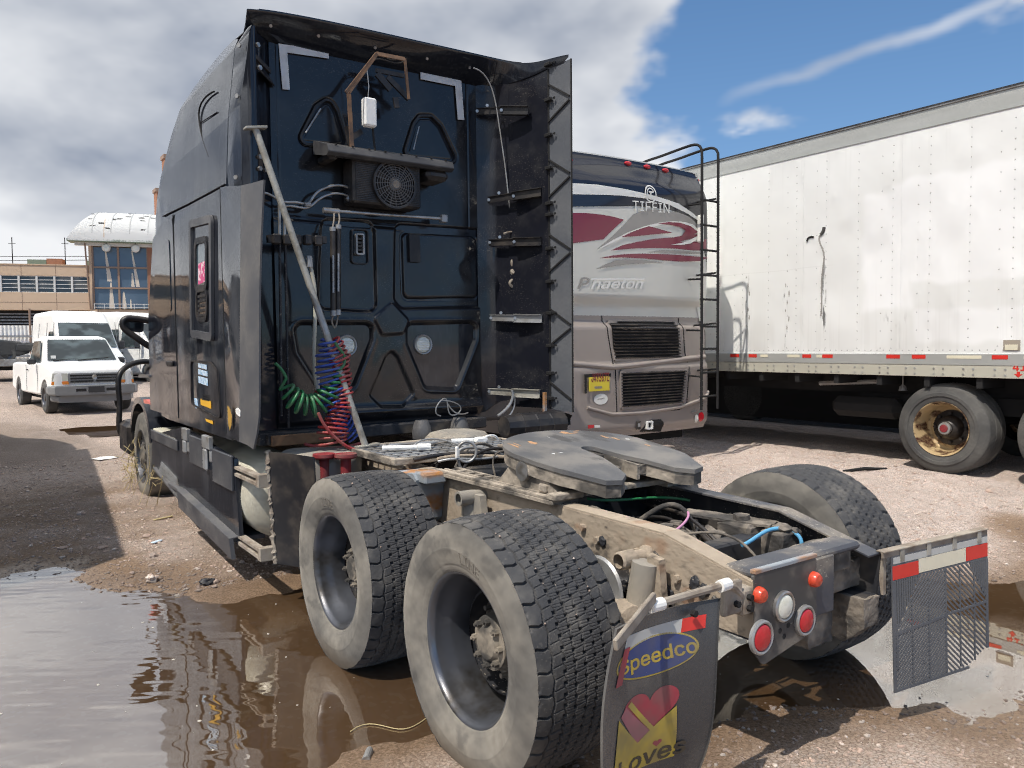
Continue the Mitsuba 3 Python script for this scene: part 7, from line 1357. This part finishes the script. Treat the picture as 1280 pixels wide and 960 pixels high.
for s in (1, -1):
    for y in (-2.6, -3.5): car_wheel(c, 'w', s*0.9, y, 0.33, 0.2, s)
# ------------------------------------------------------------------ buildings at the far left
BO = np.array([5.35, 65.6]); BU = np.array([math.cos(-0.29), math.sin(-0.29)]); BN = np.array([BU[1], -BU[0]])   # along the front, and towards the yard
if BN[1] > 0: BN = -BN
BZ = 1.0
def bld(m):
    """local (u along the front, d towards the yard, z) -> world"""
    v = m.vertices; w = np.stack([BO[0]+v[:, 0]*BU[0]+v[:, 1]*BN[0], BO[1]+v[:, 0]*BU[1]+v[:, 1]*BN[1], v[:, 2]], 1); f = m.faces
    t = trimesh.Trimesh(w, f, process=False)
    return trimesh.Trimesh(w, f[:, ::-1], process=False)
mat('m_stucco', lambda p, n, uv: dmix((0.60, 0.455, 0.325), (0.55, 0.41, 0.29), dfbm(p.x*0.5, p.y*0.5, p.z*0.7, 4)), 0.85)
mat('m_win_frame', (0.66, 0.66, 0.64), 0.5); mat('m_far_glass', lambda p, n, uv: dmix((0.025, 0.03, 0.035), (0.14, 0.13, 0.11), dss(0.5, 0.75, dn(p.x*1.1, p.y*1.1, p.z*1.8))), 0.08, cc=1.0)
mat('m_hall_glass', lambda p, n, uv: dmix((0.05, 0.085, 0.13), (0.10, 0.145, 0.20), dfbm(p.x*0.9, p.y*0.9, p.z*0.5, 3)), 0.12, cc=0.8); mat('m_curtain', (0.60, 0.54, 0.46), 0.7); mat('m_mullion', (0.28, 0.19, 0.14), 0.6)
mat('m_hall_roof', lambda p, n, uv: dmix((0.66, 0.67, 0.66), (0.55, 0.56, 0.55), dfbm(p.x*0.5, p.y*0.5, p.z, 4)), 0.7); mat('m_green_trim', (0.17, 0.22, 0.17), 0.6); mat('m_brick_far', (0.30, 0.145, 0.09), 0.85)
OB = thing('office_building', 'tan two storey building with a strip of windows, left of the glazed hall', 'building')
b = lambda *a: bld(box(*a))
add(OB+'__wall', bld(cat(box(-30, -0.05, -10, 0, 7.35, 8.15), box(-30, -0.05, -10, 0, 4.75, 6.08), box(-30, -0.05, -10, -0.5, 6.08, 7.35), box(-30, -0.05, -10, -1.0, BZ-1, 4.75))), 'm_stucco')
add(OB+'__roof_coping', b(-30.1, -0.05, -10.1, 0.06, 8.15, 8.22), 'm_stucco')
for k in range(8):
    u1 = -0.10-1.19*k; w = add(OB+'__window', b(u1-1.12, u1, -0.20, -0.16, 6.12, 7.32), 'm_far_glass')
    add(w+'__frame', b(u1-1.19, u1-1.06, -0.16, -0.02, 6.08, 7.35), 'm_win_frame')
    for z in (6.10, 6.42, 6.72, 7.04, 7.32): add(w+'__glazing_bar', b(u1-1.06, u1, -0.16, -0.10, z-0.025, z+0.025), 'm_win_frame')
add(OB+'__window_strip', cat(b(-30, -9.8, -0.2, -0.12, 6.1, 7.34)), 'm_far_glass')
add(OB+'__panel_joint', cat(*[b(-2.3*k-2.3-0.02, -2.3*k-2.3+0.02, 0.0, 0.01, z0, z1) for k in range(5) for z0, z1 in ((7.36, 8.14), (4.76, 6.06))], b(-30, -0.1, 0, 0.012, 5.30, 5.34)), 'm_mullion', kind='stuff')
for k in range(7): add(OB+'__louvre', b(-30, -0.1, -0.95, -0.9, 3.0+0.24*k, 3.08+0.24*k), 'm_galv')
add(OB+'__shade_sheet', b(-30, -0.1, -1.0, -0.96, 1.0, 4.74), 'm_dark')  # near-black sheet: the shade of the ground floor put into colour
RU = thing('roof_unit', 'grey green and rusty box on the flat roof of the tan building', 'roof unit')
add(RU+'__cabinet', b(-4.6, -3.3, -3.0, -1.8, 8.2, 8.75), 'm_green_trim'); add(RU+'__rusty_cabinet', b(-3.28, -2.2, -3.0, -1.8, 8.2, 8.85), 'm_brick_far'); add(RU+'__base', b(-4.6, -2.2, -3.1, -1.7, 8.16, 8.21), 'm_dark')
RU2 = thing('roof_unit', 'pale green box on the roof edge beside the glazed hall', 'roof unit'); add(RU2+'__cabinet', b(-0.55, 0.25, -3.0, -2.0, 8.2, 8.75), 'm_green_trim')
for i, (u, zt) in enumerate(((-5.75, 10.5), (-2.1, 10.6))):
    a = thing('roof_mast', ['thin pole mast on the tan roof, farther left of the two', 'thin pole mast on the tan roof, nearer the glazed hall'][i], 'mast'); add(a+'__pole', bld(cyl((u, -2.5, 8.1), (u, -2.5, zt), 0.035, 6)), 'm_dark'); add(a+'__arm', b(u-0.25, u+0.25, -2.52, -2.48, zt-0.5, zt-0.46), 'm_dark')
for i, z in enumerate((9.05, 9.35)):
    a = thing('overhead_wire', ['lower wire strung above the tan roof', 'upper wire strung above the tan roof'][i], 'wire'); add(a+'__line', bld(tube([(u, -4.0, z-0.25*math.sin(PI*(u+22)/22)) for u in np.linspace(-22, 0, 20)], 0.025, 5)), 'm_dark')
HB_ = thing('glazed_hall', 'tall glazed hall with a white patched curved roof and three floodlights', 'building')
Hw, ze = 12.0, 9.95
add(HB_+'__wall', bld(cat(box(0.0, Hw, -8, -0.35, 0, ze), box(0, Hw, -0.35, 0.12, 3.0, 4.78), box(0, 0.2, -8, 0.1, 0, ze))), 'm_stucco')
add(HB_+'__eave', b(-1.3, Hw, -0.5, 1.0, ze, ze+0.16), 'm_green_trim'); add(HB_+'__eave_beam', b(-0.9, Hw, 0.0, 0.3, ze-0.25, ze-0.002), 'm_win_frame')
ang = np.linspace(0.0, PI, 26)
arcr = [(1.0-5.6*(1-math.cos(a)), ze+0.16+2.75*math.sin(a)**0.85) for a in ang]
rowsH = [[(u, d, z) for u in np.linspace(-1.3+1.9*math.sin(t)**0.9, Hw, 14)] for t, (d, z) in zip(ang, arcr)]
add(HB_+'__roof', bld(sheet(rowsH, 0.12, (0, 0, -1))), 'm_hall_roof', 30)
add(HB_+'__gable', bld(extr(Polygon(arcr), 'x', 1.2, 1.3)), 'm_stucco')
for k in range(9):
    u = 0.4+1.3*k; add(HB_+'__roof_seam', bld(sheet([[(u, d, z+0.045), (u+0.07, d, z+0.045)] for d, z in arcr[1:-1]], 0.04, (0, 0, -1))), 'm_refl_grey')
rg = np.random.default_rng(4); pat = []
def roof_at(t): return np.interp(t, ang, [p[0] for p in arcr]), np.interp(t, ang, [p[1] for p in arcr])
for k in range(26):
    u, t, w, h = rg.uniform(-0.6, 8), rg.uniform(0.15, 1.25), rg.uniform(0.12, 0.4), rg.uniform(0.02, 0.06); t2 = t+h
    d0, z0 = roof_at(t); d1, z1 = roof_at(t2); sl = rg.uniform(-0.3, 0.3); pat.append(quad([(u, d0, z0+0.03), (u+w, d0, z0+0.03), (u+w+sl, d1, z1+0.03), (u+sl, d1, z1+0.03)], 0.01))
add(HB_+'__roof_patch', bld(cat(*pat)), 'm_sidewall_dark', kind='stuff')
cols = [0.25, 2.05, 4.15, 4.55, 6.4, 8.3, 10.2, 12.0]; rws = [4.82, 6.48, 8.08, 9.68]
for i in range(len(cols)-1):
    if i == 2: continue
    for j in range(3):
        p = add(HB_+'__pane', b(cols[i]+0.05, cols[i+1]-0.05, -0.10, -0.05, rws[j]+0.05, rws[j+1]-0.05), 'm_hall_glass')
rgc = np.random.default_rng(11)
for (u, w, z0, z1, tl) in ((1.22, 0.34, 7.0, 9.3, 0.2), (1.30, 0.38, 4.9, 6.9, 0.0), (2.9, 0.25, 6.6, 7.7, 0.0), (3.25, 0.28, 6.6, 9.4, 0.35), (2.2, 0.35, 4.9, 6.2, 0.0), (5.2, 0.35, 5.0, 9.2, 0.1), (2.75, 0.18, 4.9, 5.6, 0)):
    add(HB_+'__curtain', bld(quad([(u, -0.045, z0), (u+w, -0.045, z0), (u+w*0.6-tl, -0.045, z1), (u+w*0.3-tl, -0.045, z1)], 0.012)), 'm_curtain')
for u in cols: add(HB_+'__post', b(u-0.07, u+0.07, -0.05, 0.06, 4.7, ze), 'm_mullion')
add(HB_+'__post', b(4.15, 4.55, -0.06, 0.10, 4.7, ze), 'm_brick_far'); add(HB_+'__corner_pipe', bld(cyl((0.02, 0.2, 4.8), (-0.15, 0.5, ze-0.1), 0.06, 8)), 'm_mullion')
for z in (6.48, 8.08): add(HB_+'__transom', b(0.2, Hw, -0.04, 0.09, z-0.06, z+0.06), 'm_mullion')
add(HB_+'__balcony_rail', cat(*[b(0.3, Hw, 0.3, 0.34, z, z+0.04) for z in (4.95, 5.2)], *[b(u, u+0.04, 0.3, 0.34, 4.8, 5.25) for u in np.arange(0.3, 9, 0.7)]), 'm_win_frame', kind='stuff')
for k, u in enumerate((1.35, 4.15+0.1-1.1, 5.6)):
    u = (1.3, 3.35, 5.25)[k]; fl = add(HB_+'__floodlight', bld(lathe([(0.0, 0.0), (0.02, 0.26), (0.12, 0.32), (0.45, 0.20), (0.55, 0.0)], 24, 1, (0, 0, 0))), 'm_white', 30) if False else None
    m = lathe([(0.55, 0.0), (0.54, 0.24), (0.44, 0.31), (0.12, 0.20), (0.0, 0.0)], 24, 1, (u, 0.0, ze-0.40)); k2 = add(HB_+'__floodlight', bld(m), 'm_white', 30)
    add(k2+'__lens', bld(lathe([(0.552, 0.0), (0.548, 0.22), (0.53, 0.235)], 24, 1, (u, 0.0, ze-0.40))), 'm_lens_clear', 30); add(k2+'__arm', b(u-0.03, u+0.03, 0.0, 0.3, ze-0.2, ze-0.0), 'm_dark')
add(HB_+'__ground_wall', b(0, Hw, -0.1, 0.2, 0.0, 4.7), 'm_stucco')
CH = thing('brick_chimney', 'stepped brown brick chimney rising behind the black cab', 'chimney')
cx, cy = 12.35, 72.0
add(CH+'__stack', box(cx, cx+1.2, cy, cy+1.2, 6, 18.6), 'm_brick_far'); add(CH+'__lower_stack', box(cx-0.75, cx, cy, cy+1.2, 6, 15.6), 'm_brick_far'); add(CH+'__cap', box(cx-0.1, cx+1.3, cy-0.1, cy+1.3, 18.6, 18.95), 'm_mullion'); add(CH+'__lower_cap', box(cx-0.85, cx-0.003, cy-0.1, cy+1.3, 15.6, 15.9), 'm_mullion')
# white corrugated fence
FN = thing('corrugated_fence', 'white corrugated metal fence below the tan building', 'fence')
fz0 = gz(0.5, 44)
for k in range(22):
    x0 = -9.0+1.0*k; y0 = 45.5-0.25*k*0.8
    u = np.linspace(0, 1, 31); P = [[(x0+t, y0-0.2*t+0.03*math.sin(t*PI*12), z) for t in u] for z in (fz0+2.05, fz0-0.3)]
    add(FN+'__sheet_panel', sheet(P, 0.01, (0, 1, 0)), 'm_white')
    if k % 3 == 0: add(FN+'__post', cyl((x0, y0-0.1, fz0-0.3), (x0, y0-0.1, fz0+2.9), 0.05, 8), 'm_mullion')
for z in (0.5, 1.5): add(FN+'__rail', bar((-9, 45.4, fz0+z), (13, 40.95, fz0+z), 0.06, 0.10), 'm_galv')
# a grey lorry-like shape far behind the vans and small things on the ground
def debris(nm, label, cat_, mesh, mt, grp=None): k = thing(nm, label, cat_, grp); del_ = k; scene.pop(k, None); scene[k] = mikit.ply(mesh, mt, 30 if nm in ('stone', 'lump') else False); return k
x, y = [[-1.116,10.173]][0]; debris('paper_scrap', 'white paper scrap lying on the gravel left of the truck', 'paper', moved(jitter(box(-0.16, 0.16, -0.11, 0.11, 0, 0.006).subdivide().subdivide(), 0.012, 9), x, y, gz(x, y)+0.012, rz=0.5), 'm_white_box')
x, y = [[-1.697,3.446]][0]; debris('stone', 'pink rounded stone at the left puddle edge', 'stone', clod((x, y, gz(x, y)+0.02), 0.042, 31, (1, 1, .7)), 'm_stone')
x, y = [[-1.404,3.107]][0]; debris('lump', 'dark clod of mud on the gravel at the puddle edge', 'mud', clod((x, y, gz(x, y)+0.02), 0.036, 32, (1.4, 1, .7)), 'm_frame_dark')
x, y = [[-1.455,0.317]][0]; debris('crushed_can', 'small crushed grey can at the bottom of the puddle edge', 'can', jitter(moved(cyl((-0.035, 0, 0), (0.035, 0, 0), 0.016, 12), x, y, 0.014, rz=0.9), 0.006, 30), 'm_galv')
x, y = [[5.553,2.281]][0]; debris('stick', 'short dark stick on the gravel in front of the trailer', 'stick', tube([(x-0.28, y+0.08, gz(x, y)+0.02), (x, y, gz(x, y)+0.03), (x+0.26, y-0.12, gz(x, y)+0.02)], [0.014, 0.02, 0.012], 7), 'm_dark')
x, y = [[-1.233,5.449]][0]; debris('wood_chip', 'pale splinter lying on the gravel below the cab steps', 'splinter', moved(box(-0.10, 0.10, -0.012, 0.012, 0, 0.012, 0.003), x, y, gz(x, y)+0.006, rz=0.4), 'm_straw')
P = [[-1.426,0.555],[-1.307,0.547],[-1.241,0.445],[-1.008,0.515],[-0.821,0.52]]; debris('grass_stalk', 'thin pale stalk floating on the puddle beside the wheel', 'stalk', tube(spline([(a, bb, 0.006) for a, bb in P], 24), 0.0022, 5), 'm_straw')
x, y = [[-1.473,4.474]][0]; debris('blue_scrap', 'tiny blue scrap on the gravel near the puddle', 'scrap', moved(box(-0.05, 0.05, -0.02, 0.02, 0, 0.008, 0.002), x, y, gz(x, y)+0.008, rz=0.7), 'm_decal_blue')
x, y = [[11.189,8.844]][0]; debris('pallet_board', 'pale flat board on the ground under the ladder', 'board', moved(box(-0.5, 0.5, -0.25, 0.25, 0, 0.05, 0.01), x, y, gz(x, y)+0.01, rz=0.2), 'm_galv')
